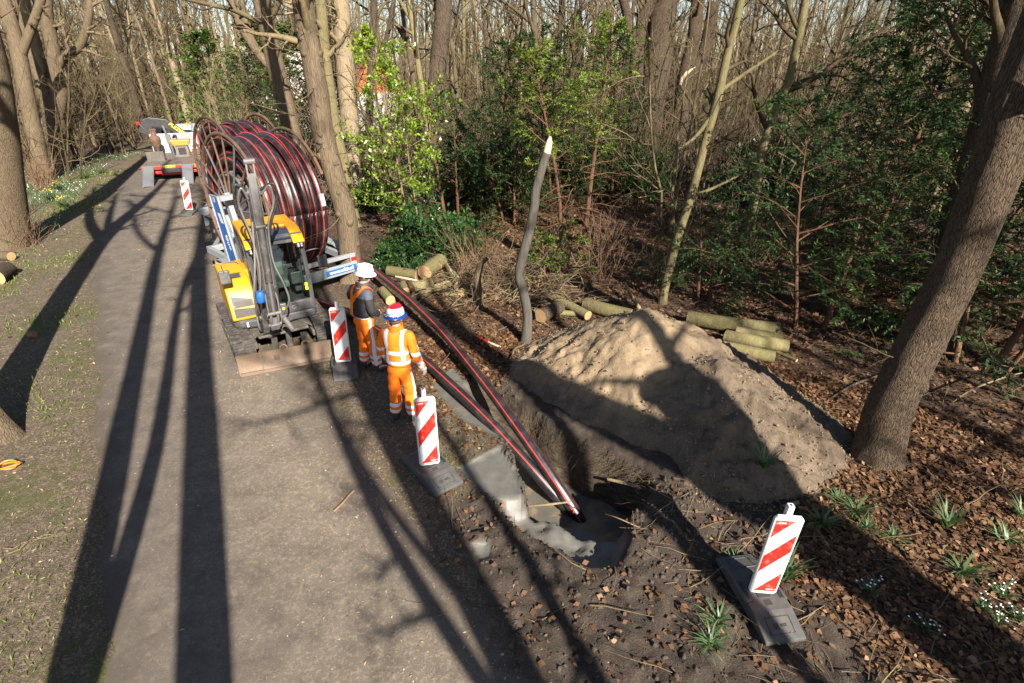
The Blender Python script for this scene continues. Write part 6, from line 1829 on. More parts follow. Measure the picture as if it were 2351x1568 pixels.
def evergreen(name, label, cat, seed, H, Rad, nb, z0, mat, bark, blade=(0.10, 0.016), per=16, droop=0.25, stems=1, tbias=0.0, taper=0.8, group=None, trunk_r=0.07, top_bright=0.3, sub_n=7, lenpow=0.7, low=1.0):
    rng = np.random.default_rng(seed)
    root = thing(name, label, cat, group=group)
    st = []
    for s in range(stems):
        a = s * 2.4; off = 0.0 if stems == 1 else 0.35
        st.append(branch(rng, (off * math.cos(a), off * math.sin(a), -0.1), (0.12 * math.cos(a) * (stems > 1), 0.12 * math.sin(a) * (stems > 1), 1), H * (1 - 0.12 * s), trunk_r * (1 - 0.15 * s), 12, 0.10, 0.1, 0.1))
    prim, tw = [], []
    for b in range(nb):
        P, R = st[b % stems]
        t = z0 + (1 - z0) * (b + rng.random()) / nb
        f = t * (len(P) - 1); i = min(int(f), len(P) - 2); q = f - i
        p = P[i] * (1 - q) + P[i + 1] * q
        a = b * 2.399 + rng.normal(0, .3)
        prof = min(1.0, (t - z0) / 0.12 + low) * (1 - t) ** lenpow * 1.0 + 0.10
        L = Rad * prof * rng.uniform(0.65, 1.25)
        d = np.array([math.cos(a), math.sin(a), 0.35 + 0.5 * t])
        Q, S = branch(rng, p, d, L, 0.010 + 0.012 * L / max(Rad, .1), 7, 0.22, -droop, 0.2)
        prim.append((Q, S)); tw.append((Q[2:], S[2:]))
        sub(rng, Q, S, sub_n, 0.2, 1.0, 0.42, 0.8, 2, tw, 0.006, -droop * 0.6, 0.25, 4)
    link_mesh("trunk", tubes_mesh("trunk", [(st, 9), (prim, 5)]), bark, root)
    (V, F), P = sprays(rng, tw, per, blade[0], blade[1], 0.3, 0.2)
    k = len(P)
    tone = np.clip(0.42 + tbias + rng.normal(0, 0.16, k) + top_bright * (rng.random(k) ** 6) + 0.22 * fbm(P[:, 0] * 1.3, P[:, 2] * 1.3 + P[:, 1], 2, seed), 0, 1)
    leaf_obj("foliage", V, np.repeat(tone, 4), mat, root, F)
    return root
Y1 = evergreen("yew_tree", "x", "yew tree", 201, 6.2, 2.6, 56, 0.10, M['yew'], M['bark_red'], (0.105, 0.017), 42, 0.3, 2, low=0.9, lenpow=0.45, sub_n=10)
Y2 = evergreen("yew_tree", "x", "yew tree", 202, 7.0, 2.8, 62, 0.08, M['yew'], M['bark_red'], (0.105, 0.017), 40, 0.25, 1, low=0.9, lenpow=0.5, sub_n=10)
Y3 = evergreen("yew_tree", "x", "yew tree", 203, 4.0, 2.3, 36, 0.06, M['yew'], M['bark_red'], (0.10, 0.016), 40, 0.35, 3, low=0.95, lenpow=0.45, sub_n=10)
def yew(src, x, y, rz, s, label, first=False):
    o = src if first else copy_tree(src)
    place(o, x, y, rz, s); o["label"] = label; o["group"] = "dark evergreens in the wood"; return o
yew(Y1, 6.0, 9.7, 0.4, 0.8, "dark green yew with reddish stems just behind the cut logs right of the sand heap", True)
yew(Y2, 8.0, 11.6, 1.2, 1.0, "tall dark yew filling the right of the wood, behind the reddish-stemmed yew", True)
yew(Y3, 4.4, 11.3, 2.2, 0.62, "low spreading yew between the leaning olive trunk and the tall yews", True)
yew(Y1, 10.6, 12.4, 3.1, 1.0, "dark yew behind the big foreground oak, right of the tall yew")
yew(Y3, 8.3, 8.3, 0.2, 1.0, "low bushy yew growing just behind the big foreground oak")
yew(Y2, 12.8, 16.0, 4.4, 1.0, "dark yew far back at the right edge of the wood")
yew(Y1, 10.4, 17.8, 5.2, 1.0, "dark yew deeper in the wood, directly behind the tall yew")
yew(Y3, 10.8, 9.4, 1.9, 1.0, "low dark yew at the right edge, beyond the oak roots")
yew(Y2, -0.6, 20.2, 0.9, 0.78, "dark yew behind the laurel, between holly and broken trunk")
yew(Y1, 1.5, 19.6, 2.0, 0.95, "dark yew directly behind the bright young yew")
yew(Y2, 3.9, 21.2, 3.4, 0.85, "dark yew left of the thickest oak trunk")
yew(Y3, -2.0, 18.6, 2.8, 1.0, "low dark yew directly behind the bright holly")
yew(Y3, 0.0, 17.9, 5.0, 0.8, "low spreading yew just left of the young yew's reddish stems")
yew(Y3, 7.2, 25.6, 4.0, 1.1, "low dark yew far back below the two oak trunks")
yew(Y3, 13.4, 12.3, 2.5, 1.2, "broad dark yew farthest right, half out of the picture")
# bright young yew
yy = evergreen("young_yew", "young yew with bare reddish stems and bright yellow-green top, behind the broken trunk", "yew tree", 211, 6.0, 1.75, 40, 0.42, M['yewlight'], M['bark_red'], (0.11, 0.017), 40, 0.1, 2, 0.25, trunk_r=0.085, low=0.5, lenpow=0.35, top_bright=0.5)
place(yy, 1.85, 15.6, 0.6, 1.0)
rng = np.random.default_rng(5); tw, tw2 = [], []
for k in range(34):
    a = rng.random() * 6.28
    q = branch(rng, (0.2 * math.cos(a), 0.2 * math.sin(a), rng.uniform(0.3, 2.6)), (math.cos(a), math.sin(a), rng.uniform(-0.2, 0.3)), rng.uniform(0.8, 1.9), 0.014, 7, 0.3, -0.35); tw.append(q); sub(rng, q[0], q[1], 6, 0.2, 1, 0.45, 0.7, 2, tw2, 0.006, -0.2)
link_mesh("dead_branches", tubes_mesh("dead_branches", [(tw, 4), (tw2, 3)]), M['bark_red'], yy)
# small fresh yew at the logs
y4 = evergreen("young_yew", "small feathery yellow-green yew sprig beside the cut branches, right of the broken trunk", "yew tree", 212, 1.5, 0.9, 18, 0.1, M['yewlight'], M['bark_red'], (0.11, 0.016), 12, 0.3, 2, -0.05, trunk_r=0.03)
place(y4, 1.15, 12.4, 1.0, 1.0)
# conifers round the house
c1 = evergreen("conifer", "broad bright green conifer standing beyond the truck at the road end", "conifer", 221, 6.6, 3.0, 60, 0.03, M['conifer'], M['bark_grey'], (0.24, 0.05), 14, 0.05, 1, 0.12, low=0.9, lenpow=0.75, top_bright=0.4)
place(c1, -18.4, 36.0, 0.3)
c2 = copy_tree(c1); place(c2, -17.0, 41.0, 2.0, 1.15); c2["label"] = "taller green conifer half hidden behind the broad one beyond the truck"
c3 = copy_tree(Y2); place(c3, -12.3, 26.5, 1.0, 0.72); c3["label"] = "dark conifer in front of the house, between the farther reel and leaning trunk"; c3.name = "conifer"; c3["category"] = "conifer"
c4 = copy_tree(c1); place(c4, -11.6, 31.5, 1.1, 1.0); c4["label"] = "green conifer behind the knobbly trunk, right of the house"
c5 = copy_tree(Y2); place(c5, -8.6, 28.0, 2.1, 0.85); c5["label"] = "dark conifer behind the pale beige trunk"; c5.name = "conifer"; c5["category"] = "conifer"
for o in (c1, c2, c3, c4, c5): o["group"] = "conifers round the house"

# holly -----------------------------------------------------------------------
def broadleaf(name, label, cat, seed, twigs, stems, per, L, W, mat, bark, loc, tb=0.5, shape_seed=0):
    rng = np.random.default_rng(seed)
    root = thing(name, label, cat, loc)
    P, D = [], []
    for pts, _ in twigs:
        n = len(pts) - 1; t = np.sort(rng.random(per)) * n; i = np.minimum(t.astype(int), n - 1); f = (t - i)[:, None]
        p = pts[i] * (1 - f) + pts[i + 1] * f; d = unit(pts[i + 1] - pts[i])
        a = np.arange(per) * 2.4 + rng.random() * 6
        e1 = unit(np.cross(d, np.array([0.2, 0.1, 0.97]))); e2 = np.cross(d, e1)
        o = e1 * np.cos(a)[:, None] + e2 * np.sin(a)[:, None]
        P.append(p); D.append(unit(d * 0.6 + o + np.array([0, 0, 0.25])))
    P, D = np.concatenate(P), np.concatenate(D); k = len(P)
    N = unit(np.array([0, 0, 1.0]) + rng.normal(0, 0.45, (k, 3)) - D * 0.2)
    V, F = blades(P, D, N, L * rng.uniform(0.65, 1.2, k), W * rng.uniform(0.8, 1.2, k), 0.08)
    tone = np.clip(tb + rng.normal(0, 0.2, k) + 0.3 * fbm(P[:, 0] * 1.7, P[:, 2] * 1.7 + P[:, 1], 2, seed), 0, 1)
    link_mesh("stem", tubes_mesh("stem", stems), bark, root)
    leaf_obj("foliage", V, np.repeat(tone, 4), mat, root, F)
    return root
rng = np.random.default_rng(77)
st = [branch(rng, (0, 0, -0.1), (-0.05, 0, 1), 5.6, 0.05, 12, 0.06, 0.2, 0.15), branch(rng, (0.3, -0.1, -0.1), (0.05, 0.02, 1), 4.0, 0.035, 10, 0.1, 0.2, 0.15)]
br, tw = [], []
for b in range(62):
    P, R = st[0 if b % 4 else 1]; t = 0.10 + 0.88 * rng.random(); f = t * (len(P) - 1); i = min(int(f), len(P) - 2)
    p = P[i] + (P[i + 1] - P[i]) * (f - i); a = rng.random() * 6.28
    z = p[2]; L = (1.55 if z < 3.0 else 1.55 - (z - 3.0) * 0.42) * rng.uniform(0.55, 1.1)
    q = branch(rng, p, (math.cos(a), math.sin(a), 0.3), max(L, 0.3), 0.012, 6, 0.3, 0.12); br.append(q); tw.append((q[0][2:], q[1][2:]))
    sub(rng, q[0], q[1], 6, 0.3, 1.0, 0.5, 0.7, 2, tw, 0.005, 0.2, 0.3, 4)
broadleaf("holly_tree", "bright yellow-green holly with upright leafy shoots beside the pale beige trunk", "holly", 78, tw, [(st, 7), (br, 4)], 11, 0.12, 0.030, M['holly'], M['twig_pale'], (-3.05, 15.7, tz(-3.05, 15.7)), 0.78)
tw, br = [], []
for b in range(70):
    a = rng.random() * 6.28; e = rng.uniform(0.15, 1.2)
    q = branch(rng, (rng.normal(0, .25), rng.normal(0, .2), 0.0), (math.cos(a) * math.cos(e), math.sin(a) * math.cos(e) * 0.9, math.sin(e)), rng.uniform(0.8, 1.55), 0.014, 6, 0.25, 0.05); br.append(q); tw.append((q[0][1:], q[1][1:]))
    sub(rng, q[0], q[1], 6, 0.3, 1.0, 0.5, 0.7, 2, tw, 0.005, 0.1, 0.3, 4)
broadleaf("laurel_bush", "round dark glossy laurel bush behind the cut logs, at the holly's foot", "shrub", 79, tw, [(br, 4)], 12, 0.13, 0.034, M['laurel'], M['twig'], (-2.0, 14.2, tz(-2.0, 14.2)), 0.5)
for i, (x, y, s, lab) in enumerate([(-2.9, 13.4, 0.55, "small glossy laurel clump left of the round laurel bush"), (2.9, 24.5, 1.5, "ivy-dark laurel bush far back below the oaks"), (5.0, 22.6, 1.2, "dark evergreen bush at the foot of the thickest oak"), (-1.2, 22.5, 1.6, "dark evergreen bush deep behind the holly"), (9.5, 20.5, 1.5, "dark evergreen bush far back right of the oaks"), (-5.2, 19.6, 0.9, "leafy evergreen bush at the foot of the pale beige trunk")]):
    o = copy_tree(bpy.data.objects["laurel_bush"]); place(o, x, y, i * 1.3, s); o["label"] = lab; o["group"] = "evergreen bushes"

# bare brush ---------------------------------------------------------------------
def fan_shrub(name, label, seed, n, H, spread, mat, loc, r0=0.010, cat="shrub", rec=3):
    rng = np.random.default_rng(seed); st, tw = [], []
    for k in range(n):
        a = rng.random() * 6.28; e = rng.uniform(0.1, 1.0) * spread
        q = branch(rng, (rng.normal(0, .12 * H), rng.normal(0, .12 * H), -0.05), (math.cos(a) * e, math.sin(a) * e, 1), H * rng.uniform(0.5, 1.15), r0, 7, 0.35, 0.1); st.append(q)
        sub(rng, q[0], q[1], rec, 0.3, 1, 0.45, 0.5, 1, tw, r0 * 0.6, 0.25)
    root = thing(name, label, cat, (loc[0], loc[1], tz(*loc[:2])))
    link_mesh("stems", tubes_mesh("stems", [(st, 4), (tw, 3)]), mat, root)
    return root
M['drystem'] = bark('dry_stem', (0.09, 0.05, 0.03), (0.26, 0.165, 0.10), 20, 0.3, 0.003, None, 0, 0.2)
fan_shrub("dry_shrub", "dense dry brown shrub of bare shoots at the foot of the nearest left trunk", 301, 170, 1.25, 0.8, M['drystem'], (-14.3, 15.3), 0.008)
fan_shrub("dry_shrub", "smaller dry brown shrub between the left bank trunks", 302, 90, 1.5, 0.6, M['drystem'], (-20.0, 23.5), 0.010)
fan_shrub("bare_bush", "tangled bare bush with pale twigs between the two pipe reels", 303, 60, 2.9, 0.9, M['twig_pale'], (-6.6, 15.3), 0.012, rec=6)
fan_shrub("bare_bush", "thin bare bush in front of the dark conifer behind the reels", 304, 40, 4.0, 0.7, M['twig_pale'], (-9.2, 21.5), 0.014, rec=6)
fan_shrub("bare_bush", "pale yellow bare bush before the broad conifer beyond the truck", 305, 36, 5.0, 0.7, M['twig_pale'], (-14.9, 30.0), 0.018, rec=7)
for i, (x, y, lab) in enumerate([(-0.3, 12.2, "tangle of bare twigs beside the forked stump"), (0.9, 13.5, "tangle of bare twigs behind the broken trunk"), (2.3, 12.9, "low thicket of twigs under the young yew"), (3.7, 12.6, "twiggy bush behind the leaning olive trunk"), (-1.0, 13.2, "twigs tangled over the laurel's right side"), (5.1, 14.6, "bare bush left of the bent grey trunk"), (2.9, 15.5, "bare bush right of the young yew"), (6.9, 13.9, "bare bush below the tall yew")]):
    fan_shrub("bare_bush", lab, 310 + i, 34, 1.3 + 0.25 * (i % 3), 1.2, M['twig'] if i % 2 else M['drystem'], (x, y), 0.008, rec=5)
# far brushwood that reads as one mass ----------------------------------------
rng = np.random.default_rng(9); st, tw = [], []
for k in range(2600):
    a = rad(rng.uniform(-47, 44)); d = 19 + 60 * rng.random() ** 0.9
    x, y = math.sin(a) * d, math.cos(a) * d
    if rad(-31) < a < rad(-13) and d < 48 and rng.random() < 0.88: continue
    if rzone(x, y) < 2.0 or any(math.hypot(x - p[0], y - p[1]) < p[2] for p in PADS): continue
    z = -0.1
    q = branch(rng, (x, y, z), (rng.normal(0, .3), rng.normal(0, .3), 1), rng.uniform(1.5, 6.5), 0.014 + 0.006 * d / 30, 6, 0.3, 0.2, 0.2); st.append(q)
    sub(rng, q[0], q[1], 7, 0.15, 1, 0.5, 0.6, 1, tw, 0.007 + 0.004 * d / 30, 0.25, 0.35, 4)
o = link_mesh("undergrowth", tubes_mesh("undergrowth", [(st, 4), (tw, 3)]), M['twig']); tag(o, "brown tangle of bare undergrowth filling the wood", "undergrowth", kind="stuff")
# distant wood closing the view
st, tw = [], []
for k in range(900):
    a = rad(rng.uniform(-50, 47)); d = rng.uniform(62, 130)
    x, y = math.sin(a) * d, math.cos(a) * d
    if rzone(x, y) < 2: continue
    q = branch(rng, (x, y, -0.2), (rng.normal(0, .06), rng.normal(0, .06), 1), rng.uniform(9, 17), rng.uniform(0.12, 0.26), 7, 0.12, 0.2, 0.2); st.append(q)
    sub(rng, q[0], q[1], 9, 0.12, 1, 0.36, 0.7, 1, tw, 0.05, 0.3, 0.35, 4)
o = link_mesh("distant_wood", tubes_mesh("distant_wood", [(st, 5), (tw, 3)]), M['twig']); tag(o, "distant bare wood closing off the view", "wood", kind="stuff")

# house behind the trees -------------------------------------------------------
hs = thing("house", "pinkish brick house with orange tiled roof glimpsed between trunks behind the reels", "house", (-16.2, 45.5, 0), rad(20))
def brick(name, a, b_, m):
    t = NT(name); br_ = t.n("ShaderNodeTexBrick"); br_.inputs['Scale'].default_value = 7
    br_.inputs['Color1'].default_value = (*a, 1); br_.inputs['Color2'].default_value = (*b_, 1); br_.inputs['Mortar'].default_value = (*m, 1)
    t.l(t.mapped((1, 1, 1.0)), br_.inputs['Vector'])
    return t.done(br_.outputs['Color'], 0.85)
M['pinkbrick'] = brick('pink_brick', (0.50, 0.34, 0.30), (0.60, 0.44, 0.40), (0.5, 0.45, 0.42))
M['rooftile'] = grime('orange_roof_tiles', (0.55, 0.17, 0.05), 0.8, dirt=(0.35, 0.10, 0.04), amount=0.5, scale=4)
b = MB(); b.prism([(-3.6, 0), (3.6, 0), (3.6, 2.6), (0, 6.0), (-3.6, 2.6)], 0.0, 7.0, 'y'); b.build("wall", M['pinkbrick'], hs)
b = MB()
for s in (-1, 1): b.prism([(s * 3.9, 2.45), (0, 6.13), (0, 6.33), (s * 4.0, 2.6)], 0.12, 7.2, 'y')
b.build("roof", M['rooftile'], hs)
b = MB(); b.box((1.2, 3, 6.3), (0.6, 0.6, 1.4)); b.build("chimney", M['pinkbrick'], hs)
for x in (-1.2, 1.2):
    b = MB(); b.box((x, -0.02, 1.5), (0.9, 0.08, 1.2)); w = b.build("window", M['white'], hs); b = MB(); b.box((x, -0.05, 1.5), (0.75, 0.04, 1.05)); b.build("pane", M['roofglass'], w)
b = MB(); b.box((5.6, 1.5, 1.4), (3.6, 4.0, 2.8)); b.build("extension_wall", M['pinkbrick'], hs); b = MB(); b.prism([(3.6, 2.8), (7.8, 2.8), (5.6, 5.4)], -0.4, 4.0, 'y'); b.build("extension_roof", M['rooftile'], hs)
# road sign seen from behind
sg = thing("road_sign", "grey back of a triangular road sign on a leaning post among the left bank trunks", "road sign", (-22.2, 28.2, tz(-22.2, 28.2)), rad(20))
b = MB(); b.tube([(0.0, 0, -0.1), (-0.42, 0, 2.3)], 0.035, 8); b.build("post", M['galv'], sg, 40)
b = MB(); b.prism([(-0.85, 1.75), (0.05, 1.75), (-0.40, 2.55)], -0.06, -0.045, 'y'); b.build("sign_plate", M['rustgrey'], sg, bevel=0.01)
# ================================================================== CUT WOOD
def log_thing(name, label, cat, a, b_, r, bark_m, r2=None, split=False, sides=16, wob=0.03, seed=0, group=None, crook=0.0):
    """a,b_: world end points of the axis"""
    a, b_ = Vector(a), Vector(b_); r2 = r if r2 is None else r2
    mid = (a + b_) / 2; base = Vector((a.x, a.y, min(a.z, b_.z) - r))
    root = thing(name, label, cat, base, 0, group)
    rng = np.random.default_rng(seed); L = (b_ - a).length; n = max(4, int(L / 0.12))
    d = (b_ - a).normalized(); side = d.cross(Vector((0, 0, 1)))
    side = side.normalized() if side.length > 0.1 else Vector((1, 0, 0))
    P = np.array([list(a.lerp(b_, i / n) - base + side * crook * math.sin(PI * i / n * 1.3) + Vector((0, 0, 0.4 * crook * math.sin(PI * i / n)))) for i in range(n + 1)])
    R = np.linspace(r, r2, n + 1)
    V, F = rings(P[None], R[None], sides); V = V.reshape(n + 1, sides, 3)
    ang = np.arange(sides) * 2 * PI / sides
    f = 1 + 0.10 * fbm(np.cos(ang)[None, :] * 1.5 + seed, np.arange(n + 1)[:, None] * 0.25 + np.sin(ang)[None, :] * 1.5, 3, seed)
    V = P[:, None, :] + (V - P[:, None, :]) * f[:, :, None]
    body = np_mesh("bark", V.reshape(-1, 3), F, True)
    link_mesh("bark", body, bark_m, root)
    for i, e in ((0, -1), (n, 1)):
        dd = d * e
        rv = V[i].copy(); c = rv.mean(0)
        vs = [tuple(c + np.array(dd) * 0.006)] + [tuple(q + np.array(dd) * 0.003) for q in rv]
        mb = MB(); mb.add(vs, [(0, 1 + k, 1 + (k + 1) % sides) for k in range(sides)])
        mb.build("cut_end", M['cutwood'], root)
    if split:
        s = 0.55; mb = MB(); vs = []
        for i in range(0, n + 1):
            p = Vector(P[i]); upv = Vector((0, 0, 1)); sd = side
            for k in (-1, 1): vs.append(p + upv * R[i] * (0.93 + 0.05 * rng.random()) + sd * k * R[i] * (0.40 + 0.15 * rng.random()))
        mb.add(vs, [(2 * i, 2 * i + 1, 2 * i + 3, 2 * i + 2) for i in range(int(n * 0.3), n)]); mb.build("split_face", M['splitwood'], root)
    return root
def lg(label, p, q, r, hz=None, mat='bark_moss', seed=1, **kw):
    """p,q: survey marks of the log's axis resting on the ground"""
    z = r if hz is None else hz
    a, c = at(p[0], p[1], z), at(q[0], q[1], z)
    ga, gc = tz(a.x, a.y), tz(c.x, c.y)
    return log_thing("cut_log", label, "log", (a.x, a.y, ga + z * 0.93), (c.x, c.y, gc + z * 0.93), r, M[mat], seed=seed, **kw)
G1 = "cut logs beside the holly"
lg("mossy cut log lying leftmost, right of the burl-covered trunk", (857, 606), (922, 610), 0.115, group=G1, seed=2)
lg("cut log with pale crumbled end, second from the left behind the arching pipe", (892, 622), (958, 632), 0.13, group=G1, seed=3)
lg("thickest cut log, its round pale orange end facing the road below the laurel", (975, 627), (1010, 598), 0.185, 0.24, group=G1, seed=4)
lg("thin log end poking out behind the thickest cut log", (1008, 611), (1022, 598), 0.075, 0.25, group=G1, seed=5)
lg("cut log with peeled bark, steeply angled right of the thickest log", (1030, 612), (1054, 660), 0.125, group=G1, seed=6, split=True)
lg("short thick log in front of the thickest log, left of the split one", (946, 662), (990, 652), 0.14, group=G1, seed=7)
lg("long log split open with white wood, nearest the workers", (951, 680), (1034, 652), 0.085, 0.10, group=G1, seed=8, split=True)
lg("upright-cut chunk of log under the arching pipe", (880, 668), (897, 690), 0.11, group=G1, seed=9)
lg("small pale chunk of log beside the arching pipe", (925, 655), (932, 668), 0.085, group=G1, seed=10)
lg("thin branch log with a pale cut end, right of the white split log", (1018, 678), (1052, 681), 0.05, group=G1, seed=11)
lg("round log end facing the road at the edge of the twig tangle", (1062, 674), (1074, 660), 0.10, group=G1, seed=12)
G2 = "cut logs behind the sand heap"
lg("greenish cut log slanting down behind the left side of the sand heap", (1273, 685), (1350, 724), 0.095, 0.14, group=G2, seed=13)
lg("thick greenish cut log touching the left slope of the sand heap top", (1346, 697), (1446, 724), 0.145, group=G2, seed=14, crook=0.05)
lg("short dark brown log with rough bark, right of the broken trunk", (1240, 728), (1284, 706), 0.15, mat='bark_dark', group=G2, seed=15)
lg("thin greenish log lying along the ground behind the broken trunk", (1226, 716), (1345, 722), 0.06, group=G2, seed=16)
lg("long mossy log, farthest of the stack right of the sand heap top", (1580, 726), (1790, 757), 0.15, group=G2, seed=17, crook=0.06)
lg("second mossy log of the stack right of the sand heap, its end splayed", (1668, 768), (1808, 795), 0.13, group=G2, seed=18, crook=0.08)
lg("mossy log nearest the sand heap, with a bright cut end at its right", (1648, 792), (1780, 818), 0.12, group=G2, seed=19)
lg("thin crooked branch log beyond the bright cut log end", (1782, 803), (1830, 824), 0.035, group=G2, seed=20)
lg("log lying in the leaves beneath the mossy stack", (1690, 755), (1800, 772), 0.09, 0.2, group=G2, seed=21)
def stick(name, label, cat, pts, rads, mat, tip=None):
    base = Vector(pts[0]); P, R = path_trunk([Vector(p) - base for p in pts], rads)
    root = thing(name, label, cat, base)
    link_mesh("shaft", tubes_mesh("shaft", [([(P, R)], 8)]), mat, root)
    if tip:
        n = len(P); k = max(1, int(n * tip[1])); q = P[n - k - 1:]; rr = R[n - k - 1:] * 1.06
        link_mesh("tip", tubes_mesh("tip", [([(q, rr)], 8)]), tip[0], root)
    return root
def gpt(px, py, dz=0.0):
    p = at(px, py); return (p.x, p.y, gz(p.x, p.y) + dz)
def ontop(px, py, h):
    p = at(px, py, h); return (p.x, p.y, h)
# the broken trunk: dark wet bark below, raw split wood at the tip
tp = up_to(1206, 788, [(1210, 745), (1210, 705), (1200, 655), (1192, 622), (1200, 580), (1216, 520), (1228, 460), (1230, 430), (1246, 370), (1256, 340)])
sn = special("snapped_tree", "crooked grey broken-off trunk with raw white splintered tip, left of the sand heap", tp, [0.10, 0.095, 0.085, 0.085, 0.085, 0.085, 0.08, 0.078, 0.075, 0.072, 0.068], bark('bark_wet_grey', (0.022, 0.02, 0.018), (0.11, 0.096, 0.08), 9, 0.12, 0.006, None, 0, 0, 0.4), M['twig'], 141, 16, 0.35, 0.05, crown=None, cat="dead tree")
a = tp[-1] - Vector((tp[0].x, tp[0].y, 0)); c = up_to(1206, 788, [(1264, 302)])[1] - Vector((tp[0].x, tp[0].y, 0))
b = MB(); b.tube([a - (c - a) * 0.15, a + (c - a) * 0.3, a + (c - a) * 0.75, c], [0.066, 0.058, 0.042, 0.012], 9); b.tube([a + Vector((0.03, 0, 0)), a + (c - a) * 0.7 + Vector((0.045, 0, 0))], [0.03, 0.006], 6)
b.build("splintered_tip", M['splitwood'], sn, 50)
tp = up_to(1094, 706, [(1098, 660), (1096, 630), (1104, 600)])
st_ = special("forked_stump", "short forked tree stump with cut top standing in the twigs between logs and broken trunk", tp, [0.085, 0.075, 0.075, 0.07], M['bark_grey'], M['twig'], 142, 14, 0.3, 0.06, crown=None, cat="stump", limbs=[(up_to(1094, 706, [(1102, 604), (1112, 594), (1118, 588)])[1:], [0.05, 0.045, 0.045])])
# white splintered branch hanging in the wood
f = Vector((4.9, 15.0, 0))
def air(px, py, y):
    u = (px - 1175.5) / 1238.0; v = (784 - py) / 1238.0; d = Vector((u, _c + v * _s, -_s + v * _c)); return Vector((0, 0, CAM_H)) + d * (y / d.y)
tp = [at(1592, 470)] + [air(px, py, at(1592, 470).y) for px, py in ((1600, 380), (1598, 300), (1590, 240), (1572, 210), (1562, 192))]
tp[0].z = 0
sb = special("broken_sapling", "dark crooked sapling with a white splintered top before the dark oaks", tp, [0.06, 0.055, 0.05, 0.045, 0.045, 0.045], M['twig'], M['twig'], 143, 10, 0.2, 0.05, crown=None, cat="dead tree", twigs=5)
q0 = tp[-1] - Vector((tp[0].x, tp[0].y, 0)); b = MB()
pts = [air(px, py, tp[0].y) - Vector((tp[0].x, tp[0].y, 0)) for px, py in ((1562, 192), (1566, 178), (1578, 164), (1597, 151))]
b.tube(pts, [0.05, 0.065, 0.06, 0.01], 8); b.build("splintered_tip", M['splitwood'], sb, 50)
# sticks and branches
stick("stick", "brown stick lying alone on the road near the middle of the picture", "stick", [gpt(768, 1176, 0.02), gpt(788, 1158, 0.025), gpt(800, 1142, 0.02), gpt(812, 1130, 0.02)], [0.014, 0.016, 0.014, 0.018], M['drystem'])
stick("wooden_stake", "pale wooden stake with red painted tip lying in the leaves between pipe and broken trunk", "stake", [gpt(1150, 801, 0.02), gpt(1126, 792, 0.025), gpt(1101, 781, 0.03)], [0.02, 0.024, 0.024], M['splitwood'], (M['red'], 0.45))
stick("branch", "pale stripped branch leaning behind the sand heap top", "branch", [gpt(1468, 706, 0.0), ontop(1450, 680, 0.25), ontop(1434, 648, 0.55)], [0.045, 0.04, 0.03], M['twig_pale'])
stick("branch", "pale peeled branch lying across the logs below the thickest one", "branch", [ontop(909, 635, 0.22), ontop(935, 640, 0.25), ontop(972, 647, 0.2)], [0.025, 0.028, 0.02], M['splitwood'])
stick("branch", "grey wet branch lying in the pit slurry", "branch", [ontop(1395, 1100, -0.25), ontop(1430, 1108, -0.2), ontop(1470, 1120, -0.1)], [0.02, 0.024, 0.02], M['twig_pale'])
stick("branch", "thin orange-brown twig sticking out over the near rim of the pit", "branch", [ontop(1390, 1180, 0.0), ontop(1420, 1190, 0.1), ontop(1470, 1212, 0.06)], [0.006, 0.007, 0.008], M['drystem'])
stick("branch", "muddy forked branch across the two pipes at the slurry edge", "branch", [ontop(1215, 1162, -0.1), ontop(1260, 1158, 0.0), ontop(1310, 1152, 0.02)], [0.012, 0.016, 0.008], M['twig_pale'])
stick("branch", "short grey cut branch lying behind the leaning beacon's top", "branch", [gpt(1795, 1172, 0.03), gpt(1830, 1158, 0.05)], [0.035, 0.03], M['twig_pale'])
stick("branch", "long thin pale branch arching over the leaves at the right edge", "branch", [gpt(2185, 930, 0.1), ontop(2230, 895, 0.25), ontop(2300, 868, 0.3), ontop(2345, 856, 0.3)], [0.006, 0.012, 0.014, 0.012], M['twig_pale'])
stick("branch", "long dark fallen branch on the leaves between heap and big oak", "branch", [gpt(1880, 935, 0.03), gpt(1960, 885, 0.05), gpt(2060, 850, 0.05)], [0.012, 0.022, 0.02], M['bark_dark'])
stick("branch", "crooked dark root-like branch at the foot of the broken trunk", "branch", [gpt(1174, 842, 0.02), gpt(1180, 815, 0.1), gpt(1200, 800, 0.06), gpt(1206, 790, 0.02)], [0.012, 0.02, 0.02, 0.03], M['twig'])
tw, st2 = [], []
b0 = gpt(60, 1280, 0.02)
rngk = np.random.default_rng(3)
for (p, q) in (((10, 1262), (150, 1226)), ((20, 1276), (118, 1232))):
    A_, B_ = np.array(gpt(*p, 0.02)), np.array(gpt(*q, 0.03)); pts = np.linspace(A_, B_, 7); pts[1:-1] += rngk.normal(0, 0.02, (5, 3)) * [1, 1, 0.3]; st2.append((pts, np.linspace(0.008, 0.004, 7))); sub(rngk, pts, np.linspace(0.008, 0.004, 7), 5, 0.2, 0.9, 0.3, 0.6, 1, tw, 0.004, 0)
o = link_mesh("fallen_twig", tubes_mesh("fallen_twig", [(st2, 5), (tw, 3)]), M['twig']); tag(o, "spray of thin fallen twigs lying at the left edge of the road", "twig")
# left bank pieces
lg("pale sawn log end lying at the left edge beside the dry shrub", (-10, 640), (18, 618), 0.18, mat='bark_dark', seed=31)
lg("small grey stone-like stump chunk at the left edge", (2, 588), (26, 590), 0.12, mat='bark_grey', seed=32)
lg("rusty brown piece of log in the left verge grass", (66, 770), (82, 768), 0.07, mat='drystem', seed=33)
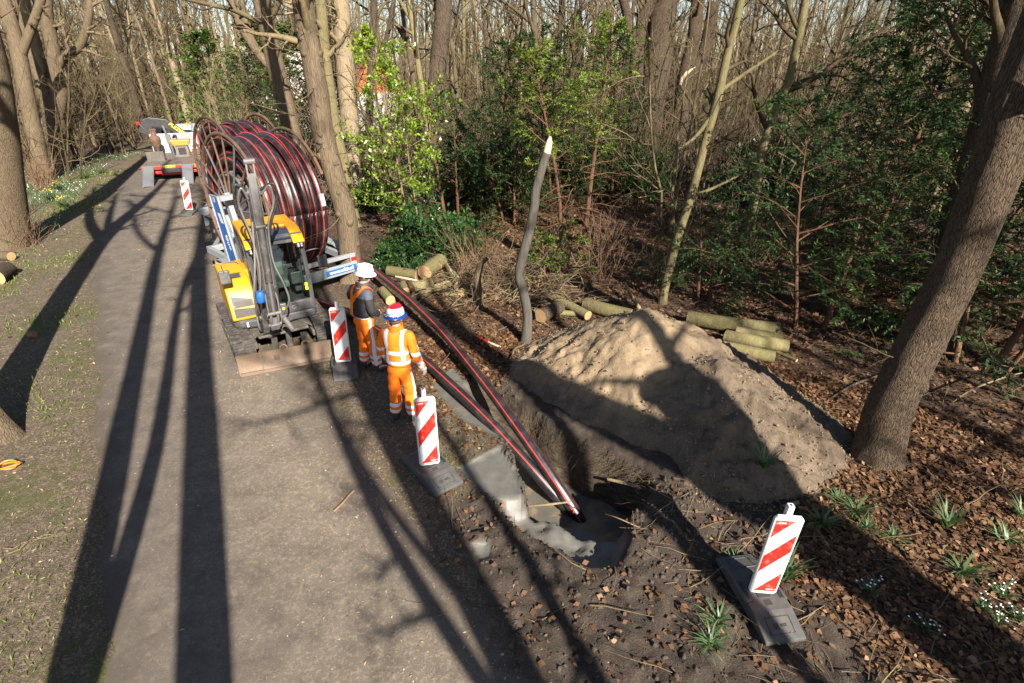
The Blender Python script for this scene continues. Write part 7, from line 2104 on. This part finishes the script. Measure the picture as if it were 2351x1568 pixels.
# orange cable
pts = []
for i in range(60):
    a = i / 59 * 4.3 * PI; r_ = 0.10 + 0.012 * math.sin(i * 0.6)
    c = Vector(gpt(14, 1076, 0.02)); pts.append(c + Vector((r_ * 1.25 * math.cos(a) + i * 0.0012, r_ * math.sin(a) * 0.8, 0.012 * (i / 15) + 0.012 * math.sin(a * 1.7))))
b = MB(); b.tube(pts, 0.011, 6); o = b.build("cable", M['orange'], None, 60); tag(o, "coil of orange cable on the verge at the left edge", "cable")

# ================================================================== PLANTS
def tuft(seed, n, L, spread, W=0.010, flowers=None):
    rng = np.random.default_rng(seed); root = thing("bulb_plant", "x", "plant")
    V, F, T, off = [], [], [], 0
    k = 5
    for i in range(n):
        a = rng.random() * 6.28; e = rng.uniform(0.15, 1.0) * spread; l = L * rng.uniform(0.5, 1.15)
        p = np.array([rng.normal(0, .02), rng.normal(0, .02), -0.01]); d = np.array([math.cos(a) * e, math.sin(a) * e, 1.0]); d /= np.linalg.norm(d)
        s = np.cross(d, [math.cos(a), math.sin(a), 0.0]); s = s / (np.linalg.norm(s) + 1e-9)
        w0 = W * rng.uniform(0.7, 1.2); tn = np.clip(rng.normal(0.5, 0.2), 0, 1)
        pts = [p]
        for j in range(k):
            d = d + np.array([math.cos(a) * 0.16, math.sin(a) * 0.16, -0.28 * (j / k) * (0.4 + e)]); d /= np.linalg.norm(d); pts.append(pts[-1] + d * l / k)
        for j, q in enumerate(pts):
            w = w0 * (1 - (j / k) ** 2 * 0.9); V += [q + s * w, q - s * w]; T += [min(1, tn + 0.1 * j / k)] * 2
        F += [(off + 2 * j, off + 2 * j + 1, off + 2 * j + 3, off + 2 * j + 2) for j in range(k)]; off += 2 * (k + 1)
    leaf_obj("leaves", np.array(V), np.array(T), M['blades'], root, np.array(F))
    if flowers:
        mat, m, r_ = flowers
        for i in range(m):
            a = rng.random() * 6.28; q = rng.uniform(0.02, 0.16); h = L * rng.uniform(0.75, 1.05)
            b = MB(); c = Vector((math.cos(a) * q, math.sin(a) * q, h))
            b.tube([Vector((c.x * .4, c.y * .4, 0)), Vector((c.x * .8, c.y * .8, h * .7)), c], 0.0025, 4)
            for j in range(5):
                t_ = j * 2 * PI / 5 + a; o_ = Vector((math.cos(t_), math.sin(t_), -0.9 if r_ < 0.02 else 0.3)) * r_
                s_ = Vector((-math.sin(t_), math.cos(t_), 0)) * r_ * 0.45
                b.add([c, c + o_ * .6 + s_, c + o_, c + o_ * .6 - s_], [(0, 1, 2, 3)], 1)
            b.build("flower", [M['blades'], mat], root)
    return root
tA = tuft(1, 46, 0.24, 1.0); tB = tuft(2, 30, 0.30, 0.9, 0.012); tC = tuft(3, 40, 0.15, 0.8, 0.007, (M['petal_w'], 10, 0.011)); tD = tuft(4, 24, 0.34, 0.35, 0.013)
spots = [(1692, 1285, tA, "green bulb leaves tucked behind the leaning beacon's foot"), (1645, 1428, tA, "green leaf tuft left of the leaning beacon's foot, upper of two"), (1630, 1490, tA, "green leaf tuft left of the leaning beacon's foot, lower of two"),
         (1640, 1118, tB, "shaded leaf tuft in the shadow at the lower edge of the sand heap"), (1745, 1105, tD, "small leaf tuft on the sand heap's lower right foot"), (1962, 1178, tB, "wide leaf clump in the leaves below the big oak"), (1925, 1150, tA, "leaf clump between sand heap foot and wide clump"),
         (2172, 1212, tD, "upright leaf tuft alone in the leaves at the right"), (2205, 1318, tB, "large sprawling leaf tuft in the lower right leaves"), (2305, 1248, tB, "leaf tuft near the right edge, above the snowdrop patch"), (2345, 1190, tD, "leaf tuft cut by the right edge"),
         (1998, 1362, tC, "snowdrop clump with white flowers right of the leaning beacon"), (2120, 1445, tC, "sparse snowdrops in shade in the lower right"), (2250, 1398, tC, "left part of the snowdrop patch at the lower right"), (2300, 1370, tC, "upper part of the snowdrop patch at the lower right"), (2330, 1420, tC, "snowdrop patch at the right edge"), (2285, 1430, tC, "lowest snowdrops of the lower right patch"),
         (1885, 1205, tB, "leaf tuft right of the cut branch behind the leaning beacon"), (1800, 1325, tD, "few leaves standing right beside the leaning beacon's panel"), (1985, 1218, tA, "leaf tuft in sunny leaves below the wide clump"), (2050, 1240, tA, "leaf tuft mid-way in the sunny right leaves"),
         (1650, 630, tD, "daffodil leaves in the shade below the low yew branch"), (1690, 655, tD, "second clump of daffodil leaves below the low yew branch"), (1155, 560, tD, "small leaf tuft in the dark wood behind the laurel"), (940, 632, tD, "leaf tuft between the cut logs"),
         (290, 352, tB, "leaf clump on the far left verge"), (235, 400, tB, "leaf clump on the left verge near the sign post"), (195, 412, tB, "leaf clump in front of the twisted beech"), (150, 425, tB, "leaf clump at the beech roots")]
usedT = set()
for i, (px, py, src, lab) in enumerate(spots):
    p = at(px, py); ph = 0.0
    if (px, py) == (1745, 1105): ph = max(0.0, float(pile_h(np.array([p.x]), np.array([p.y]))[0]))
    if id(src) in usedT: o = copy_tree(src)
    else: o = src; usedT.add(id(src))
    s = (0.85 + 0.3 * ((i * 37) % 10) / 10) * (1.0 if py > 700 else 1.7)
    o.location = (p.x, p.y, gz(p.x, p.y) + ph); o.rotation_euler = (0, 0, i * 2.1); o.scale = (s, s, s); o["label"] = lab; o["group"] = "bulb plants in the leaves"
tE = tuft(8, 60, 0.34, 0.55, 0.012, (M['petal_y'], 16, 0.024))
for i, (px, py, lab) in enumerate([(120, 462, "yellow daffodils by the left bank, nearest the dry shrub"), (150, 478, "yellow daffodils by the left bank, nearest the road"), (135, 440, "yellow daffodils by the left bank, farthest of three")]):
    p = at(px, py); o = tE if i == 0 else copy_tree(tE); o.location = (p.x, p.y, gz(p.x, p.y)); o.rotation_euler = (0, 0, i * 1.4); o.scale = (1.5, 1.5, 1.3); o["label"] = lab; o["category"] = "daffodils"; o["group"] = "daffodils"; o.name = "daffodil_clump"

# ================================================================== GROUND LITTER
def scatter_mesh(name, label, cat, P, L, W, N, tone, mat, rng, lift=0.004, fold=0.12):
    k = len(P); a = rng.random(k) * 6.28
    D = np.stack([np.cos(a), np.sin(a), rng.normal(0, 0.18, k)], 1); D = unit(D - N * (D * N).sum(1, keepdims=True) * 0.9)
    Pz = P + N * lift
    V, F = blades(Pz, D, N, L, W, fold)
    me = np_mesh(name, V, F); set_attr(me, 'tone', np.repeat(tone, 4))
    o = link_mesh(name, me, mat); return tag(o, label, cat, kind="stuff")
rng = np.random.default_rng(21)
def polar(n, a0, a1, d0, d1, p=1.0):
    a = np.radians(rng.uniform(a0, a1, n)); d = d0 + (d1 - d0) * rng.random(n) ** p
    return np.sin(a) * d, np.cos(a) * d
X, Y = [], []
for n, args in ((120000, (-12, 62, 2.3, 9.5, 0.62)), (60000, (-14, 50, 8.5, 21, 0.75)), (20000, (-12, 46, 20, 40, 0.9)), (12000, (-60, -30, 10, 34, 0.9))):
    x_, y_ = polar(n, *args); X.append(x_); Y.append(y_)
X, Y = np.concatenate(X), np.concatenate(Y)
z, rs, so, mu, ps = terrain(X, Y)
lm = leaf_mask(X, Y, rs); ph = pile_h(X, Y)
pk = lm * (1 - 0.96 * so) + 0.04 * (rs > -0.6) * (1 - lm)
pk = pk * (ps > 0.05) * (mu < 0.3) * (ph < 0.03) * (0.35 + 0.9 * sstep(-0.35, 0.25, fbm(X * 0.9, Y * 0.9, 3, 15)))
keep = rng.random(len(X)) < pk
X, Y, z = X[keep], Y[keep], z[keep]; k = len(X)
far = np.hypot(X, Y)
N = unit(np.stack([rng.normal(0, 0.42, k), rng.normal(0, 0.42, k), np.ones(k)], 1))
L = rng.uniform(0.03, 0.078, k) * (1 + far / 26); tone = np.clip(rng.beta(2.0, 2.6, k) + 0.1, 0, 1)
o = scatter_mesh("leaf_litter", "brown fallen leaves covering the floor of the wood", "fallen leaves", np.stack([X, Y, z + rng.uniform(0, 0.02, k)], 1), L, L * rng.uniform(0.26, 0.42, k), N, tone, M['litter'], rng, 0.006, 0.10)
# wood chips on the road and verges
X, Y = polar(130000, -64, 16, 2.3, 24, 0.6)
z, rs, so, mu, ps = terrain(X, Y); z = np.maximum(z, np.where(rs < -0.1, 0.006, -9))
tacr = np.clip((X + 2.0) * 0.82 + (Y - 6.6) * 0.57, -9, 9)      # distance right of the road's right edge
pk = np.where(rs < 0, 0.06 + 0.75 * np.exp(-((tacr + 0.9) / 1.1) ** 2), 0.9 * np.exp(-rs / 1.1)) * (mu < 0.3) * (ps > 0.02) * (1 - 0.7 * so)
pk *= 0.4 + 0.8 * sstep(-0.3, 0.3, fbm(X * 0.7, Y * 0.7, 3, 19))
keep = rng.random(len(X)) < pk; X, Y, z = X[keep], Y[keep], z[keep]; k = len(X)
N = unit(np.stack([rng.normal(0, 0.3, k), rng.normal(0, 0.3, k), np.ones(k)], 1)); L = (0.008 + 0.034 * rng.random(k) ** 2.2) * (1 + np.hypot(X, Y) / 22)
scatter_mesh("wood_chips", "pale wood chips strewn over the road and verges", "wood chips", np.stack([X, Y, z], 1), L, L * rng.uniform(0.12, 0.26, k), N, np.clip(rng.beta(2, 2.2, k), 0, 1), M['chips'], rng, 0.004, 0.05)
# short grass on the verges
X, Y = polar(90000, -66, 4, 2.3, 34, 0.62)
z, rs, so, mu, ps = terrain(X, Y)
leftside = (X + 2.0) * 0.82 + (Y - 6.6) * 0.57 < -1
pk = np.where(leftside, sstep(-0.15, 0.5, rs) * sstep(6.0, 2.0, rs), sstep(0.0, 0.3, rs) * sstep(2.2, 0.7, rs) * 0.8) * (mu < 0.2) * (ps > 0.05) * (1 - so)
pk *= sstep(-0.15, 0.35, fbm(X * 0.55, Y * 0.55, 3, 23) + 0.25 * fbm(X * 2.5, Y * 2.5, 2, 24))
keep = rng.random(len(X)) < pk; X, Y, z = X[keep], Y[keep], z[keep]; k = len(X)
D = unit(np.stack([rng.normal(0, 0.55, k), rng.normal(0, 0.55, k), np.ones(k)], 1)); N = unit(np.stack([rng.normal(0, 1, k), rng.normal(0, 1, k), np.zeros(k)], 1))
L = rng.uniform(0.03, 0.085, k) * (1 + np.hypot(X, Y) / 50)
V, F = blades(np.stack([X, Y, z - 0.004], 1), D, N, L, 0.0035 * (1 + np.hypot(X, Y) / 9), 0)
me = np_mesh("grass", V, F); set_attr(me, 'tone', np.repeat(np.clip(rng.normal(0.55, 0.22, k), 0, 1), 4)); o = link_mesh("grass", me, M['grass']); tag(o, "short mossy grass on the road verges", "grass", kind="stuff")
# snowdrop carpet far on the left verge
X, Y = polar(9000, -42, -31, 22, 40, 1.0)
z, rs, so, mu, ps = terrain(X, Y)
keep = (rs > 1.0) & (rs < 4.5) & ((X + 2.0) * 0.82 + (Y - 6.6) * 0.57 < -1) & (fbm(X * 0.6, Y * 0.6, 3, 27) > -0.05); X, Y, z = X[keep], Y[keep], z[keep]; k = len(X)
D = unit(np.stack([rng.normal(0, 0.3, k), rng.normal(0, 0.3, k), np.ones(k)], 1)); N = unit(np.stack([rng.normal(0, 1, k), rng.normal(0, 1, k), np.zeros(k)], 1))
fl = rng.random(k) < 0.16
V, F = blades(np.stack([X, Y, z + np.where(fl, 0.16, 0)], 1), D, N, np.where(fl, 0.035, 0.2), np.where(fl, 0.013, 0.012), 0)
me = np_mesh("snowdrops", V, F); o = link_mesh("snowdrops", me, [M['blades'], M['petal_w']]); set_attr(me, 'tone', np.full(4 * k, 0.6)); me.polygons.foreach_set("material_index", fl.astype(np.int32)[:len(me.polygons)]); tag(o, "snowdrops carpeting the far left verge", "snowdrops", kind="stuff")
# twigs on the ground
X, Y = polar(5200, -14, 58, 2.4, 22, 0.7)
z, rs, so, mu, ps = terrain(X, Y); lm = leaf_mask(X, Y, rs); ph = pile_h(X, Y)
keep = (rng.random(len(X)) < lm * 0.8 + 0.12) & (rs > -0.4) & (ps > 0.1) & (mu < 0.3) & (ph < 0.05); X, Y, z = X[keep], Y[keep], z[keep]
tw = []
for x, y, zz_ in zip(X, Y, z):
    a = rng.random() * 6.28; l = rng.uniform(0.12, 0.7); tw.append(branch(rng, (x, y, zz_ + 0.012), (math.cos(a), math.sin(a), rng.uniform(0, .18)), l, rng.uniform(0.003, 0.008), 4, 0.35, -0.12, 0.4))
o = link_mesh("twig_litter", tubes_mesh("twig_litter", [(tw, 4)]), M['twig']); tag(o, "fallen twigs scattered over the leaves", "twigs", kind="stuff")
# brushwood tangle between the logs and the broken trunk
tw, t2 = [], []
for k in range(260):
    p = at(rng.uniform(1010, 1330), rng.uniform(600, 715)); a = rng.random() * 6.28
    q = branch(rng, (p.x, p.y, tz(p.x, p.y) + rng.uniform(0.0, 0.2)), (math.cos(a), math.sin(a), rng.uniform(0.0, 0.7)), rng.uniform(0.5, 1.7), rng.uniform(0.006, 0.016), 7, 0.5, -0.25, 0.25); tw.append(q)
    sub(rng, q[0], q[1], 4, 0.2, 1, 0.4, 0.7, 1, t2, 0.005, 0.1)
o = link_mesh("brushwood", tubes_mesh("brushwood", [(tw, 4), (t2, 3)]), M['twig_pale']); tag(o, "tangled cut twigs lying between the logs and the broken trunk", "brushwood", kind="stuff")
# clods of soil and sand
def clods(name, label, cat, P, S, mat):
    oct_v = np.array([(1, 0, 0), (-1, 0, 0), (0, 1, 0), (0, -1, 0), (0, 0, 1), (0, 0, -1), (.7, .7, .1), (-.7, .7, -.1), (-.7, -.7, .1), (.7, -.7, -.1)], float)
    oct_f = np.array([(0, 6, 4), (6, 2, 4), (2, 7, 4), (7, 1, 4), (1, 8, 4), (8, 3, 4), (3, 9, 4), (9, 0, 4), (6, 0, 5), (2, 6, 5), (7, 2, 5), (1, 7, 5), (8, 1, 5), (3, 8, 5), (9, 3, 5), (0, 9, 5)])
    k = len(P); V = oct_v[None] * (1 + rng.normal(0, 0.28, (k, 10, 3))) * S[:, None, None] * rng.uniform(0.6, 1.2, (k, 1, 3)); V = V + P[:, None, :]
    F = oct_f[None] + (np.arange(k) * 10)[:, None, None]
    o = link_mesh(name, np_mesh(name, V.reshape(-1, 3), F.reshape(-1, 3), False), mat); return tag(o, label, cat, kind="stuff")
X, Y = polar(26000, -20, 42, 2.4, 8.5, 0.75)
z, rs, so, mu, ps = terrain(X, Y); ph = pile_h(X, Y)
near = np.exp(-np.maximum(ps, 0) / 0.5)
keep = (rng.random(len(X)) < so * (0.10 + 0.8 * near + 0.5 * np.exp(-np.abs(ph) / 0.12))) & (ps > -0.02) & (mu < 0.4) & (ph < 0.02); X, Y, z = X[keep], Y[keep], z[keep]; k = len(X)
M['soil'] = grime('loose_soil', (0.05, 0.037, 0.027), 0.95, dirt=(0.11, 0.083, 0.06), amount=0.6, scale=5)
clods("soil_clods", "loose dark soil clods round the pit", "soil", np.stack([X, Y, z], 1), 0.006 + 0.032 * rng.random(k) ** 3, M['soil'])
X = rng.uniform(-0.6, 5.2, 30000); Y = rng.uniform(4.4, 10.2, 30000); ph = pile_h(X, Y); ps = poly_sd(X, Y, PIT)
z = terrain(X, Y)[0]
dk = sstep(-0.35, 0.45, ((X - 2.35) * 0.75 - (Y - 6.95) * 0.66))
keep = (ph > -0.10) & (ps > 0.42) & (rng.random(len(X)) < 0.10 + 0.5 * np.exp(-np.maximum(ph, 0) / 0.15) + 0.15 * dk); X, Y, z, ph = X[keep], Y[keep], z[keep], ph[keep]; k = len(X)
clods("sand_clods", "loose sand lumps on the heap and along its foot", "sand", np.stack([X, Y, z + np.maximum(ph, 0) - 0.004], 1), 0.005 + 0.020 * rng.random(k) ** 3.5, o.active_material if False else bpy.data.objects["sand_pile"].active_material)
# roots hanging from the trench wall
tw = []
RIM = [PIT[i] for i in (4, 5, 6, 7, 8, 9, 10, 11, 12)]
for k in range(420):
    i = rng.integers(0, len(RIM) - 1); t = rng.random(); x = RIM[i][0] * (1 - t) + RIM[i + 1][0] * t; y = RIM[i][1] * (1 - t) + RIM[i + 1][1] * t
    nrm = np.array([cx_ - x, cy_ - y]); nrm /= np.linalg.norm(nrm)
    q = branch(rng, (x - nrm[0] * 0.03, y - nrm[1] * 0.03, tz(x - nrm[0] * 0.12, y - nrm[1] * 0.12) - rng.uniform(0, 0.22)), (nrm[0] + rng.normal(0, .4), nrm[1] + rng.normal(0, .4), rng.uniform(-1.2, 0.1)), rng.uniform(0.08, 0.38), 0.0035, 5, 0.5, -0.5, 0.3); tw.append(q)
o = link_mesh("roots", tubes_mesh("roots", [(tw, 4)]), M['twig']); tag(o, "torn fine roots hanging from the trench wall", "roots", kind="stuff")
